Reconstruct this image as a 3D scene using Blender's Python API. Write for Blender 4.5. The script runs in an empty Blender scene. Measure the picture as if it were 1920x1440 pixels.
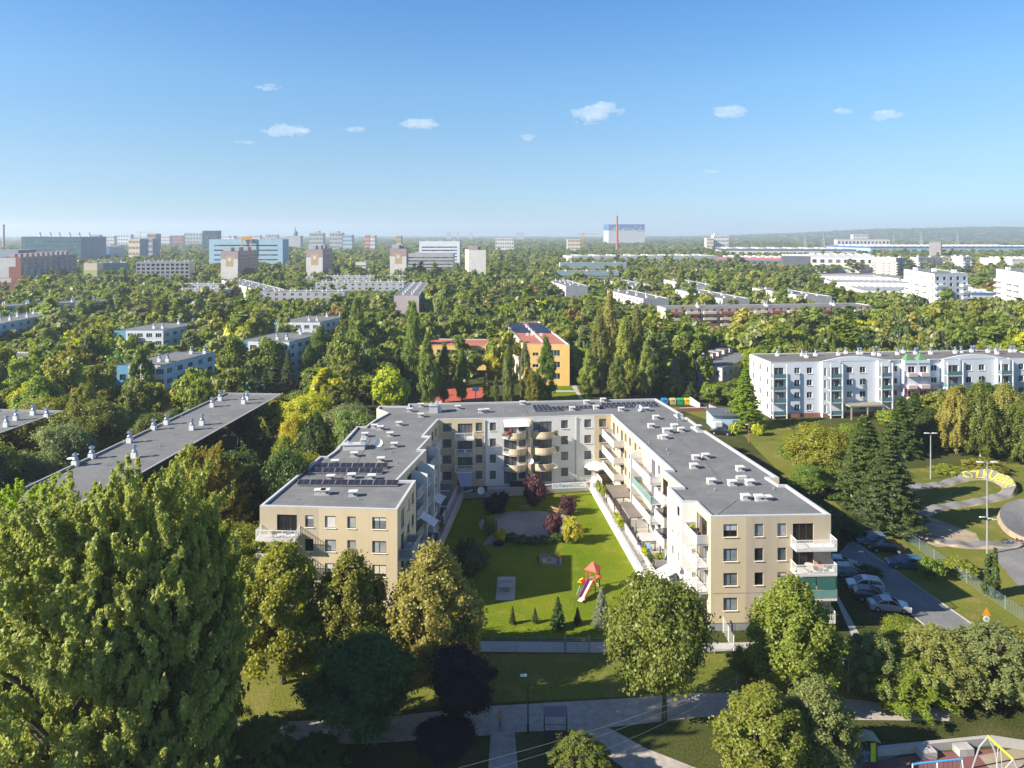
import bpy, math, random
import numpy as np
from mathutils import Vector, Matrix
from mathutils.geometry import tessellate_polygon
R = math.radians
S = bpy.context.scene
COL = S.collection
# ------------------------------------------------------------------ camera, sky, sun
F, CU, VH, H = 1340.0, 960.0, 437.0, 45.0          # focal length in photo pixels, horizon row, flying height
cam_d = bpy.data.cameras.new('camera')
cam_d.sensor_width = 36.0
cam_d.lens = 36.0 * F / 1920.0
cam_d.shift_y = -(720.0 - VH) / 1920.0
cam_d.clip_end = 30000.0
cam = bpy.data.objects.new('camera', cam_d)
cam.location = (0, 0, H)
cam.rotation_euler = (R(90), 0, 0)
COL.objects.link(cam)
S.camera = cam
SUN_EL = R(30.5)
sdir = Vector((-0.945 * math.cos(SUN_EL), -0.327 * math.cos(SUN_EL), math.sin(SUN_EL))).normalized()
W = bpy.data.worlds.new('World')
S.world = W
W.use_nodes = True
wn = W.node_tree
bg = wn.nodes['Background']
sky = wn.nodes.new('ShaderNodeTexSky')
sky.sky_type = 'NISHITA'
sky.sun_disc = False
sky.sun_elevation = SUN_EL
sky.sun_rotation = math.atan2(sdir.x, sdir.y)
sky.air_density = 0.8
sky.dust_density = 0.3
sky.ozone_density = 7.0
sky.altitude = 100
gm = wn.nodes.new('ShaderNodeGamma'); gm.inputs[1].default_value = 0.82
tn = wn.nodes.new('ShaderNodeMix'); tn.data_type = 'RGBA'; tn.blend_type = 'MULTIPLY'; tn.inputs['Factor'].default_value = 1.0
tn.inputs['B'].default_value = (0.84, 1.04, 1.18, 1)
wn.links.new(sky.outputs[0], gm.inputs[0]); wn.links.new(gm.outputs[0], tn.inputs['A']); 
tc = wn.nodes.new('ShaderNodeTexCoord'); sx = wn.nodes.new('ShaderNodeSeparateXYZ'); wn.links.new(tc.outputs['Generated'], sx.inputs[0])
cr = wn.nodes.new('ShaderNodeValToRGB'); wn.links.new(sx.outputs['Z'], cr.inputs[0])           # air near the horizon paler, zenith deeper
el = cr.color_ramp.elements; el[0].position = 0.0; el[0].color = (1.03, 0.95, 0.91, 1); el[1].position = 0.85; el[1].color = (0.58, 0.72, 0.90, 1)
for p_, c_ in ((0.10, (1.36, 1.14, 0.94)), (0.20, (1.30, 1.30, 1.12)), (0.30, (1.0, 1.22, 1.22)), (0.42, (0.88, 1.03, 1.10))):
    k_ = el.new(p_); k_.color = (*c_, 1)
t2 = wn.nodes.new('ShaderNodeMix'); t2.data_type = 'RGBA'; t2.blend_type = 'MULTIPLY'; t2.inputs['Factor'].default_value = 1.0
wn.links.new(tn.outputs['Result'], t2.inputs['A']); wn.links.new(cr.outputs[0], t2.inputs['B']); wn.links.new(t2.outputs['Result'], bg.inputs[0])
bg.inputs[1].default_value = 0.081
sun_d = bpy.data.lights.new('sun', 'SUN')
sun_d.energy = 5.0
sun_d.angle = R(0.5)
sun_d.color = (1.0, 0.915, 0.79)
sun = bpy.data.objects.new('sun', sun_d)
sun.rotation_euler = sdir.to_track_quat('Z', 'Y').to_euler()
sun.location = (-60, -20, 120)
COL.objects.link(sun)
S.view_settings.view_transform = 'Standard'
S.view_settings.look = 'None'
S.view_settings.exposure = 1.2
S.view_settings.gamma = 1.0
S.cycles.max_bounces = 6
S.cycles.diffuse_bounces = 3
S.cycles.glossy_bounces = 2
S.cycles.transmission_bounces = 3
S.cycles.transparent_max_bounces = 8
S.cycles.volume_bounces = 4
S.cycles.caustics_reflective = False
S.cycles.caustics_refractive = False

# ------------------------------------------------------------------ small helpers
OFF = {}
def gp(u, v, z=0.0):
    d = F * (H - z) / (v - VH)
    return ((u - CU) * d / F, d)
def xat(u, d): return (u - CU) * d / F
def zat(v, d): return H - (v - VH) * d / F

def tag(o, label=None, cat=None, group=None, kind=None):
    if label: o['label'] = label
    if cat: o['category'] = cat
    if group: o['group'] = group
    if kind: o['kind'] = kind
    return o
def empty(name, loc, label=None, cat=None, group=None, rz=0.0):
    o = bpy.data.objects.new(name, None)
    o.empty_display_size = 0.5
    o.location = loc
    o.rotation_euler = (0, 0, rz)
    COL.objects.link(o)
    OFF[o.name] = Vector(loc)
    return tag(o, label, cat, group)
def place(mesh, name, parent=None, loc=(0, 0, 0), rz=0.0, sc=None):
    o = bpy.data.objects.new(name, mesh)
    o.location = loc
    o.rotation_euler = (0, 0, rz)
    if sc: o.scale = sc
    COL.objects.link(o)
    if parent:
        o.parent = parent
        OFF[o.name] = OFF.get(parent.name, Vector((0, 0, 0)))
    return o
KIDS = {}
def kids(o): return [c for c in o.children]
def copy_tree(o, parent=None):
    c = o.copy()
    COL.objects.link(c)
    c.parent = parent
    for ch in kids(o): copy_tree(ch, c)
    return c
def repeat(root, loc, rz=0.0, label=None, sc=None):
    c = copy_tree(root)
    c.location = loc
    c.rotation_euler = (0, 0, rz)
    if sc: c.scale = sc
    if label: c['label'] = label
    return c

class MB:
    def __init__(s): s.v = []; s.f = []; s.m = []
    def face(s, pts, m=0):
        n = len(s.v); s.v += [tuple(p) for p in pts]; s.f.append(tuple(range(n, n + len(pts)))); s.m.append(m)
    def obox(s, o, a, b, c, m=0):
        o, a, b, c = Vector(o), Vector(a), Vector(b), Vector(c)
        n = len(s.v)
        s.v += [tuple(p) for p in (o, o+a, o+a+b, o+b, o+c, o+a+c, o+a+b+c, o+b+c)]
        fs = [(0,3,2,1),(4,5,6,7),(0,1,5,4),(1,2,6,5),(2,3,7,6),(3,0,4,7)]
        if a.cross(b).dot(c) < 0: fs = [tuple(reversed(q)) for q in fs]
        for q in fs: s.f.append(tuple(n+i for i in q)); s.m.append(m)
    def box(s, x, y, z, sx, sy, sz, m=0, rz=0.0):      # x,y centre, z bottom
        ca, sa = math.cos(rz), math.sin(rz)
        a = Vector((ca*sx, sa*sx, 0)); b = Vector((-sa*sy, ca*sy, 0))
        s.obox(Vector((x, y, z)) - a/2 - b/2, a, b, (0, 0, sz), m)
    def tube(s, p0, p1, r0, r1=None, n=8, m=0, cap=True):
        r1 = r0 if r1 is None else r1
        p0, p1 = Vector(p0), Vector(p1)
        ax = (p1 - p0)
        if ax.length < 1e-6: return
        q = ax.to_track_quat('Z', 'Y'); k = len(s.v)
        for p, r in ((p0, r0), (p1, r1)):
            for i in range(n):
                t = 2*math.pi*i/n
                s.v.append(tuple(p + q @ Vector((r*math.cos(t), r*math.sin(t), 0))))
        for i in range(n):
            j = (i+1) % n
            s.f.append((k+i, k+j, k+n+j, k+n+i)); s.m.append(m)
        if cap:
            s.f.append(tuple(k+i for i in reversed(range(n)))); s.m.append(m)
            s.f.append(tuple(k+n+i for i in range(n))); s.m.append(m)
    def path(s, pts, r, n=6, m=0):
        for a, b in zip(pts[:-1], pts[1:]): s.tube(a, b, r, r, n, m)
    def lathe(s, c, prof, n=14, m=0):                   # prof: [(r,z)]
        k = len(s.v); c = Vector(c)
        for r, z in prof:
            for i in range(n):
                t = 2*math.pi*i/n
                s.v.append((c.x + r*math.cos(t), c.y + r*math.sin(t), c.z + z))
        for j in range(len(prof)-1):
            for i in range(n):
                i2 = (i+1) % n
                s.f.append((k+j*n+i, k+j*n+i2, k+(j+1)*n+i2, k+(j+1)*n+i)); s.m.append(m)
        s.f.append(tuple(k+i for i in reversed(range(n)))); s.m.append(m)
        s.f.append(tuple(k+(len(prof)-1)*n+i for i in range(n))); s.m.append(m)
    def poly(s, pts, z, m=0):                            # filled polygon, CCW
        tri = tessellate_polygon([[Vector((p[0], p[1], 0)) for p in pts]])
        k = len(s.v)
        for p in pts: s.v.append((p[0], p[1], p[2] if len(p) > 2 else z))
        for t in tri:
            a, b, c = (Vector(s.v[k+i]) for i in t)
            if (b-a).cross(c-a).z < 0: t = (t[0], t[2], t[1])
            s.f.append(tuple(k+i for i in t)); s.m.append(m)
    def prism(s, pts, z0, z1, m=0, mt=None):
        mt = m if mt is None else mt
        s.poly(pts, z1, mt)
        for i in range(len(pts)):
            a, b = pts[i], pts[(i+1) % len(pts)]
            s.face([(a[0],a[1],z0),(b[0],b[1],z0),(b[0],b[1],z1),(a[0],a[1],z1)], m)
    def mesh(s, name, mats, off=None, smooth=False):
        me = bpy.data.meshes.new(name)
        vv = s.v if off is None else [(x-off[0], y-off[1], z-off[2]) for x, y, z in s.v]
        me.from_pydata(vv, [], s.f)
        for mt in (mats if isinstance(mats, (list, tuple)) else [mats]): me.materials.append(mt)
        if any(s.m): me.polygons.foreach_set('material_index', s.m)
        if smooth: me.polygons.foreach_set('use_smooth', [True]*len(s.f))
        me.update()
        return me
    def build(s, name, mats, parent=None, smooth=False):
        off = OFF.get(parent.name) if parent else None
        return place(s.mesh(name, mats, off, smooth), name, parent)

def inset(poly, d):                                       # CCW polygon moved inwards by d
    n = len(poly); out = []
    for i in range(n):
        p0, p1, p2 = Vector(poly[i-1][:2]), Vector(poly[i][:2]), Vector(poly[(i+1) % n][:2])
        a = (p1-p0).normalized(); b = (p2-p1).normalized()
        na, nb = Vector((-a.y, a.x)), Vector((-b.y, b.x))
        k = 1 + na.dot(nb)
        mv = (na+nb) / (k if k > 0.35 else 0.35)
        q = p1 + mv*d
        out.append((q.x, q.y))
    return out

# ------------------------------------------------------------------ materials
def new_mat(name):
    m = bpy.data.materials.new(name); m.use_nodes = True
    return m, m.node_tree.nodes, m.node_tree.links, m.node_tree.nodes['Principled BSDF']
def mat(name, col, rough=0.8, var=0.12, scale=1.5, metal=0.0, spec=0.4, bump=0.0, col2=None, scale2=0.15):
    m, N, L, P = new_mat(name)
    P.inputs['Roughness'].default_value = rough
    P.inputs['Metallic'].default_value = metal
    P.inputs['Specular IOR Level'].default_value = spec
    P.inputs['Base Color'].default_value = (*col, 1)
    if var or col2:
        g = N.new('ShaderNodeNewGeometry')
        n1 = N.new('ShaderNodeTexNoise'); n1.inputs['Scale'].default_value = scale; n1.inputs['Detail'].default_value = 5
        n2 = N.new('ShaderNodeTexNoise'); n2.inputs['Scale'].default_value = scale2; n2.inputs['Detail'].default_value = 4
        L.new(g.outputs['Position'], n1.inputs['Vector']); L.new(g.outputs['Position'], n2.inputs['Vector'])
        mx = N.new('ShaderNodeMix'); mx.data_type = 'RGBA'
        c2 = col2 or tuple(c*(1-1.6*var) for c in col)
        mx.inputs['A'].default_value = (*col, 1); mx.inputs['B'].default_value = (*c2, 1)
        rmp = N.new('ShaderNodeMapRange'); rmp.inputs['From Min'].default_value = 0.38; rmp.inputs['From Max'].default_value = 0.66
        L.new(n2.outputs[0], rmp.inputs[0]); L.new(rmp.outputs[0], mx.inputs['Factor'])
        hs = N.new('ShaderNodeHueSaturation')
        r2 = N.new('ShaderNodeMapRange'); r2.inputs['From Min'].default_value = 0.25; r2.inputs['From Max'].default_value = 0.75
        r2.inputs['To Min'].default_value = 1-var; r2.inputs['To Max'].default_value = 1+var
        L.new(n1.outputs[0], r2.inputs[0]); L.new(r2.outputs[0], hs.inputs['Value'])
        L.new(mx.outputs['Result'], hs.inputs['Color']); L.new(hs.outputs[0], P.inputs['Base Color'])
        if bump:
            b = N.new('ShaderNodeBump'); b.inputs['Strength'].default_value = bump; b.inputs['Distance'].default_value = 0.08
            L.new(n1.outputs[0], b.inputs['Height']); L.new(b.outputs[0], P.inputs['Normal'])
    return m
def tinted(name, rough, spec=0.4, metal=0.0, coat=0.0):   # base colour comes from the object's own colour
    m, N, L, P = new_mat(name)
    o = N.new('ShaderNodeObjectInfo'); L.new(o.outputs['Color'], P.inputs['Base Color'])
    P.inputs['Roughness'].default_value = rough; P.inputs['Specular IOR Level'].default_value = spec
    P.inputs['Metallic'].default_value = metal; P.inputs['Coat Weight'].default_value = coat
    return m
def glass_mat(name, cols, rough=0.06):
    m, N, L, P = new_mat(name)
    o = N.new('ShaderNodeObjectInfo'); cr = N.new('ShaderNodeValToRGB'); cr.color_ramp.interpolation = 'CONSTANT'
    e = cr.color_ramp.elements
    while len(e) < len(cols): e.new(0.5)
    for i, c in enumerate(cols): e[i].position = i/len(cols); e[i].color = (*c, 1)
    L.new(o.outputs['Random'], cr.inputs[0])
    g = N.new('ShaderNodeNewGeometry'); n1 = N.new('ShaderNodeTexNoise'); n1.inputs['Scale'].default_value = 0.9
    L.new(g.outputs['Position'], n1.inputs['Vector'])
    r2 = N.new('ShaderNodeMapRange'); r2.inputs['To Min'].default_value = 0.5; r2.inputs['To Max'].default_value = 1.4
    L.new(n1.outputs[0], r2.inputs[0])
    hs = N.new('ShaderNodeHueSaturation'); L.new(cr.outputs[0], hs.inputs['Color']); L.new(r2.outputs[0], hs.inputs['Value'])
    L.new(hs.outputs[0], P.inputs['Base Color'])
    P.inputs['Roughness'].default_value = rough; P.inputs['Specular IOR Level'].default_value = 0.32
    return m
def leaf_mat(name, use_random=False, fixed=None):
    m, N, L, P = new_mat(name)
    N.remove(P)
    o = N.new('ShaderNodeObjectInfo')
    at = N.new('ShaderNodeAttribute'); at.attribute_name = 'leaf'
    hs = N.new('ShaderNodeHueSaturation')
    h = N.new('ShaderNodeMapRange'); h.inputs['To Min'].default_value = 0.490; h.inputs['To Max'].default_value = 0.512
    v = N.new('ShaderNodeMapRange'); v.inputs['To Min'].default_value = 0.74; v.inputs['To Max'].default_value = 1.26
    sp = N.new('ShaderNodeSeparateColor'); L.new(at.outputs['Color'], sp.inputs[0])
    L.new(sp.outputs[0], h.inputs[0]); L.new(sp.outputs[1], v.inputs[0])
    L.new(h.outputs[0], hs.inputs['Hue'])
    if use_random:
        ml = N.new('ShaderNodeMath'); ml.operation = 'MULTIPLY'
        r = N.new('ShaderNodeMapRange'); r.inputs['To Min'].default_value = 0.84; r.inputs['To Max'].default_value = 1.18
        L.new(o.outputs['Random'], r.inputs[0]); L.new(r.outputs[0], ml.inputs[0]); L.new(v.outputs[0], ml.inputs[1])
        L.new(ml.outputs[0], hs.inputs['Value'])
    else:
        L.new(v.outputs[0], hs.inputs['Value'])
    if fixed: hs.inputs['Color'].default_value = (*fixed, 1)
    else: L.new(o.outputs['Color'], hs.inputs['Color'])
    df = N.new('ShaderNodeBsdfDiffuse'); tr = N.new('ShaderNodeBsdfTranslucent'); gl = N.new('ShaderNodeBsdfGlossy')
    gl.inputs['Roughness'].default_value = 0.45
    gl.inputs['Color'].default_value = (0.9, 0.95, 1.0, 1)
    L.new(hs.outputs[0], df.inputs[0])
    h2 = N.new('ShaderNodeHueSaturation'); h2.inputs['Saturation'].default_value = 1.1; h2.inputs['Value'].default_value = 1.25
    L.new(hs.outputs[0], h2.inputs['Color']); L.new(h2.outputs[0], tr.inputs[0])
    a = N.new('ShaderNodeMixShader'); a.inputs[0].default_value = 0.50
    L.new(df.outputs[0], a.inputs[1]); L.new(tr.outputs[0], a.inputs[2])
    b = N.new('ShaderNodeMixShader'); b.inputs[0].default_value = 0.018
    L.new(a.outputs[0], b.inputs[1]); L.new(gl.outputs[0], b.inputs[2])
    L.new(b.outputs[0], N['Material Output'].inputs[0])
    return m

M = {}
M['leaf'] = leaf_mat('leaves')
M['bark'] = mat('bark', (0.10, 0.085, 0.065), 0.9, 0.3, 6)
M['bark_pale'] = mat('bark_pale', (0.42, 0.40, 0.36), 0.9, 0.3, 6)
M['beige'] = mat('render_beige', (0.61, 0.50, 0.325), 0.9, 0.03, 0.8, col2=(0.58, 0.475, 0.305))
M['taupe'] = mat('render_taupe', (0.49, 0.405, 0.29), 0.9, 0.03, 0.8, col2=(0.465, 0.385, 0.275))
M['white'] = mat('render_white', (0.72, 0.70, 0.65), 0.9, 0.03, 0.8, col2=(0.66, 0.645, 0.60))
M['plinth'] = mat('plinth_grey', (0.30, 0.30, 0.30), 0.9, 0.1)
M['roofing'] = mat('bitumen_roofing', (0.165, 0.167, 0.162), 0.85, 0.10, 0.9, bump=0.0, col2=(0.135, 0.137, 0.135), scale2=0.22)
M['roofing_warm'] = mat('bitumen_worn', (0.155, 0.142, 0.128), 0.9, 0.12, 0.9, col2=(0.125, 0.118, 0.108), scale2=0.12)
M['coping'] = mat('metal_coping', (0.50, 0.50, 0.50), 0.5, 0.08, 2.0, spec=0.5)
M['whitepaint'] = mat('white_paint', (0.78, 0.77, 0.74), 0.6, 0.05, 2.5)
M['concrete'] = mat('concrete', (0.40, 0.38, 0.35), 0.9, 0.12, 1.2)
M['paving'] = mat('paving', (0.44, 0.41, 0.37), 0.9, 0.12, 1.0)
M['asphalt'] = mat('asphalt', (0.21, 0.205, 0.20), 0.9, 0.16, 1.2, col2=(0.155, 0.155, 0.155))
M['footpath'] = mat('footpath', (0.40, 0.36, 0.32), 0.9, 0.2, 1.6, col2=(0.30, 0.26, 0.22))
M['dirt'] = mat('dirt', (0.36, 0.29, 0.20), 0.95, 0.2, 0.8)
M['frame'] = mat('window_frame_brown', (0.07, 0.035, 0.028), 0.5, 0.0)
M['frame_w'] = mat('window_frame_white', (0.70, 0.70, 0.70), 0.5, 0.0)
M['glass'] = glass_mat('window_glass', [(0.012,0.014,0.016),(0.03,0.035,0.04),(0.18,0.20,0.21),(0.018,0.016,0.014),(0.34,0.35,0.34),(0.02,0.022,0.025),(0.10,0.12,0.13),(0.22,0.27,0.30)])
M['glass_far'] = glass_mat('window_glass_far', [(0.02,0.025,0.03),(0.05,0.06,0.07),(0.14,0.15,0.16),(0.03,0.03,0.035)], 0.12)
M['metal'] = mat('grey_metal', (0.42, 0.43, 0.44), 0.45, 0.05, 3, metal=0.4)
M['chrome'] = mat('bright_cowl_metal', (0.62, 0.63, 0.66), 0.28, 0.05, 3, metal=0.9)
M['dark'] = mat('dark_metal', (0.035, 0.035, 0.038), 0.5, 0.0)
M['black'] = mat('black_rubber', (0.018, 0.018, 0.018), 0.8, 0.0)
M['railing'] = mat('railing_grey', (0.50, 0.50, 0.50), 0.5, 0.0, metal=0.2)
M['panel'] = mat('balcony_panel', (0.60, 0.58, 0.55), 0.6, 0.04)
M['solar'] = mat('solar_cells', (0.022, 0.022, 0.030), 0.28, 0.05, 3, spec=0.6)
M['redroof'] = mat('red_roof', (0.40, 0.135, 0.085), 0.85, 0.10, 0.6)
M['schoolwall'] = mat('school_yellow', (0.74, 0.49, 0.16), 0.9, 0.05)
M['tint'] = tinted('painted', 0.6)
M['fabric'] = tinted('cloth', 0.85, 0.2)
M['paint'] = tinted('car_paint', 0.28, 0.5, 0.25, 0.6)
M['carglass'] = mat('car_glass', (0.015, 0.02, 0.025), 0.05, 0.0, spec=0.8)
M['wood'] = mat('wood', (0.34, 0.22, 0.12), 0.8, 0.2, 5)
M['slat'] = mat('weathered_slats', (0.26, 0.22, 0.185), 0.85, 0.2, 5)
M['skin'] = mat('skin', (0.55, 0.34, 0.25), 0.6, 0.0)
M['hair'] = mat('hair', (0.05, 0.03, 0.02), 0.7, 0.0)
def streaks(m, amt=0.10):
    N, L = m.node_tree.nodes, m.node_tree.links; P = N['Principled BSDF']; src_ = P.inputs['Base Color'].links[0].from_socket
    g = N.new('ShaderNodeNewGeometry'); mp = N.new('ShaderNodeMapping'); mp.inputs['Scale'].default_value = (1.3, 1.3, 0.09)
    n = N.new('ShaderNodeTexNoise'); n.inputs['Scale'].default_value = 1.0; n.inputs['Detail'].default_value = 6
    L.new(g.outputs['Position'], mp.inputs[0]); L.new(mp.outputs[0], n.inputs['Vector'])
    r = N.new('ShaderNodeMapRange'); r.inputs['From Min'].default_value = 0.48; r.inputs['From Max'].default_value = 0.75; r.inputs['To Min'].default_value = 1.0; r.inputs['To Max'].default_value = 1.0-amt
    h = N.new('ShaderNodeHueSaturation'); L.new(n.outputs[0], r.inputs[0]); L.new(r.outputs[0], h.inputs['Value']); L.new(src_, h.inputs['Color']); L.new(h.outputs[0], P.inputs['Base Color'])
def seams(m, ang, amt=0.13, bw=7.5, rh=1.05, mo=0.035):
    N, L = m.node_tree.nodes, m.node_tree.links; P = N['Principled BSDF']; src_ = P.inputs['Base Color'].links[0].from_socket
    g = N.new('ShaderNodeNewGeometry'); mp = N.new('ShaderNodeMapping'); mp.inputs['Rotation'].default_value = (0, 0, ang)
    b = N.new('ShaderNodeTexBrick'); b.inputs['Scale'].default_value = 1.0; b.inputs['Brick Width'].default_value = bw; b.inputs['Row Height'].default_value = rh; b.inputs['Mortar Size'].default_value = mo; b.inputs['Mortar Smooth'].default_value = 0.4
    b.inputs['Color1'].default_value = (1, 1, 1, 1); b.inputs['Color2'].default_value = (0.93, 0.93, 0.93, 1); b.inputs['Mortar'].default_value = (1-amt*2.4, 1-amt*2.4, 1-amt*2.4, 1)
    L.new(g.outputs['Position'], mp.inputs[0]); L.new(mp.outputs[0], b.inputs['Vector'])
    v = N.new('ShaderNodeTexNoise'); v.inputs['Scale'].default_value = 0.33; v.inputs['Detail'].default_value = 3; v.inputs['Distortion'].default_value = 0.6; L.new(g.outputs['Position'], v.inputs['Vector'])
    r = N.new('ShaderNodeMapRange'); r.inputs['From Min'].default_value = 0.60; r.inputs['From Max'].default_value = 0.66; r.inputs['To Min'].default_value = 1.0; r.inputs['To Max'].default_value = 1.14
    L.new(v.outputs[0], r.inputs[0])
    x = N.new('ShaderNodeMix'); x.data_type = 'RGBA'; x.blend_type = 'MULTIPLY'; x.inputs['Factor'].default_value = 1.0; L.new(src_, x.inputs['A']); L.new(b.outputs[0], x.inputs['B'])
    h = N.new('ShaderNodeHueSaturation'); L.new(x.outputs['Result'], h.inputs['Color']); L.new(r.outputs[0], h.inputs['Value']); L.new(h.outputs[0], P.inputs['Base Color'])
for k_ in ('beige', 'taupe', 'white', 'plinth'): streaks(M[k_])
seams(M['roofing'], 0.06); seams(M['roofing_warm'], 0.1); seams(M['paving'], 0.1, 0.10, 0.9, 0.9, 0.04); seams(M['asphalt'], 0.75, 0.06, 14.0, 4.6, 0.03); seams(M['footpath'], 0.1, 0.07, 9.0, 5.0, 0.03)
def cm(key, col, rough=0.85, var=0.05, **k):
    if key not in M: M[key] = mat(key, col, rough, var, **k)
    return M[key]

def grass_mat(name, a, b, c, s1=0.12, s2=0.9):
    m, N, L, P = new_mat(name)
    P.inputs['Roughness'].default_value = 0.9; P.inputs['Specular IOR Level'].default_value = 0.0
    g = N.new('ShaderNodeNewGeometry')
    def noise(sc, det=6):
        n = N.new('ShaderNodeTexNoise'); n.inputs['Scale'].default_value = sc; n.inputs['Detail'].default_value = det
        L.new(g.outputs['Position'], n.inputs['Vector']); return n
    def ramp(n, lo, hi):
        r = N.new('ShaderNodeMapRange'); r.inputs['From Min'].default_value = lo; r.inputs['From Max'].default_value = hi
        L.new(n.outputs[0], r.inputs[0]); return r
    n1, n2, n3 = noise(s1), noise(s2), noise(5.0, 8)
    m1 = N.new('ShaderNodeMix'); m1.data_type = 'RGBA'; m1.inputs['A'].default_value = (*a, 1); m1.inputs['B'].default_value = (*b, 1)
    L.new(ramp(n1, 0.35, 0.65).outputs[0], m1.inputs['Factor'])
    m2 = N.new('ShaderNodeMix'); m2.data_type = 'RGBA'; m2.inputs['B'].default_value = (*c, 1)
    L.new(m1.outputs['Result'], m2.inputs['A']); L.new(ramp(n2, 0.52, 0.78).outputs[0], m2.inputs['Factor'])
    hs = N.new('ShaderNodeHueSaturation'); L.new(m2.outputs['Result'], hs.inputs['Color'])
    r3 = ramp(n3, 0.25, 0.75); r3.inputs['To Min'].default_value = 0.62; r3.inputs['To Max'].default_value = 1.35
    L.new(r3.outputs[0], hs.inputs['Value']); L.new(hs.outputs[0], P.inputs['Base Color'])
    bp = N.new('ShaderNodeBump'); bp.inputs['Strength'].default_value = 0.7; bp.inputs['Distance'].default_value = 0.12
    L.new(n3.outputs[0], bp.inputs['Height']); L.new(bp.outputs[0], P.inputs['Normal'])
    return m
M['lawn'] = grass_mat('lawn_grass', (0.100, 0.152, 0.009), (0.148, 0.180, 0.013), (0.20, 0.195, 0.03), 0.16, 0.55)
M['rough'] = grass_mat('rough_grass', (0.10, 0.125, 0.022), (0.17, 0.17, 0.035), (0.24, 0.19, 0.07), 0.05, 0.35)
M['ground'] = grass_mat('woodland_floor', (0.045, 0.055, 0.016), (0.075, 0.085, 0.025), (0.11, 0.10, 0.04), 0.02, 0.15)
# ------------------------------------------------------------------ the setting: ground, hills, paths, road, lawns
def sheet(name, pts, z, m, kind='structure', label=None):
    b = MB(); b.poly(pts, z); o = b.build(name, m); tag(o, kind=kind, label=label); return o
def pix(pts, z=0.0): return [gp(u, v, z) for u, v in pts]
def ccw(p):
    a = sum(p[i][0]*p[(i+1) % len(p)][1]-p[(i+1) % len(p)][0]*p[i][1] for i in range(len(p)))
    return p if a > 0 else p[::-1]
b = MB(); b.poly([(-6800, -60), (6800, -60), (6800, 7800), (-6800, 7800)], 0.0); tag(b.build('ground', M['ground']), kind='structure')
# low wooded hills on the right half of the horizon
def hill_h(x, y):
    if y < 3300: return 0.0
    t = min(1.0, (y-3300)/1700.0); t = t*t*(3-2*t)
    u = CU + x/y*F
    k = min(1.0, max(0.0, (u-1150)/800.0)); k = k*k*(3-2*k)
    return t*k*(76 + 13*math.sin(x/410.0+1.3) + 6*math.sin(x/170.0) + 6*math.sin(y/260.0))
b = MB(); nx, ny = 60, 26
for j in range(ny):
    for i in range(nx):
        y = 3300 + j*4300/(ny-1); x = 350 + i*6300/(nx-1)
        b.v.append((x, y, hill_h(x, y) + 0.02))
for j in range(ny-1):
    for i in range(nx-1):
        k = j*nx+i; b.f.append((k, k+1, k+nx+1, k+nx)); b.m.append(0)
tag(b.build('hills', M['ground'], smooth=True), kind='structure')

sheet('lawn', ccw(pix([(868, 938), (1110, 922), (1212, 1098), (1330, 1196), (1100, 1198), (905, 1194), (760, 1170), (812, 1050)])), 0.012, M['lawn'])
sheet('grass_verge', ccw(pix([(430, 1226), (1700, 1226), (1760, 1320), (1330, 1300), (905, 1318), (430, 1352)])), 0.004, M['rough'])
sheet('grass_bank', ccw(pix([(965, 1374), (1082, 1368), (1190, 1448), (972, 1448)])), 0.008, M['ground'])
sheet('meadow', ccw(pix([(1285, 772), (1390, 768), (1480, 800), (1560, 900), (1580, 960), (1480, 905), (1390, 812)])), 0.004, M['rough'])
sheet('track_meadow', ccw(pix([(1580, 900), (1680, 880), (1930, 868), (1930, 1215), (1850, 1200), (1690, 1010), (1590, 950)])), 0.004, M['rough'])
sheet('roadside_grass', ccw(pix([(1600, 1010), (1680, 1000), (1930, 1185), (1930, 1260), (1830, 1190)])), 0.010, M['rough'])
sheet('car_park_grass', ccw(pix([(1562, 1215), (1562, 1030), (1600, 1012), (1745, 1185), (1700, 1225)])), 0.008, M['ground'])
sheet('path', ccw(pix([(880, 1202), (1100, 1204), (1330, 1206), (1420, 1204), (1640, 1196), (1640, 1210), (1420, 1219), (1330, 1222), (1100, 1224), (880, 1222)])), 0.014, M['concrete'])
sheet('footpath', ccw(pix([(330, 1362), (560, 1352), (700, 1347), (905, 1325), (1130, 1312), (1310, 1300), (1420, 1298), (1600, 1312), (1780, 1330), (1780, 1352), (1600, 1350), (1420, 1345), (1310, 1345), (1110, 1368), (985, 1372), (905, 1380), (700, 1394), (330, 1402)])), 0.018, M['footpath'])
sheet('footpath_branch', ccw(pix([(920, 1376), (965, 1372), (972, 1450), (915, 1450)])), 0.022, M['footpath'])
sheet('footpath_diagonal', ccw(pix([(1075, 1370), (1140, 1364), (1215, 1405), (1330, 1450), (1180, 1450), (1130, 1410)])), 0.022, M['footpath'])
sheet('trodden_path', ccw(pix([(1600, 1200), (1640, 1196), (1690, 1270), (1665, 1280)])), 0.024, M['dirt'])
sheet('road', ccw([gp(1590, 1018), gp(1606, 1016), gp(1821, 1170), gp(1825, 1186), gp(1930, 1200), gp(1930, 1224), gp(1745, 1222), gp(1700, 1200), gp(1745, 1182), gp(1572, 1040)]), 0.016, M['asphalt'])
sheet('pavement', ccw(pix([(1566, 1120), (1572, 1118), (1612, 1190), (1600, 1200)])), 0.02, M['concrete'])
b = MB()
for a, c in (((1598, 1016), (1821, 1170)), ((1572, 1042), (1745, 1183))):
    p, q = gp(*a), gp(*c); d = Vector((q[0]-p[0], q[1]-p[1], 0)); n = Vector((-d.y, d.x, 0)).normalized()*0.14
    b.obox((p[0], p[1], 0), d, n, (0, 0, 0.11))
tag(b.build('kerb', M['concrete']), kind='structure')
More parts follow.
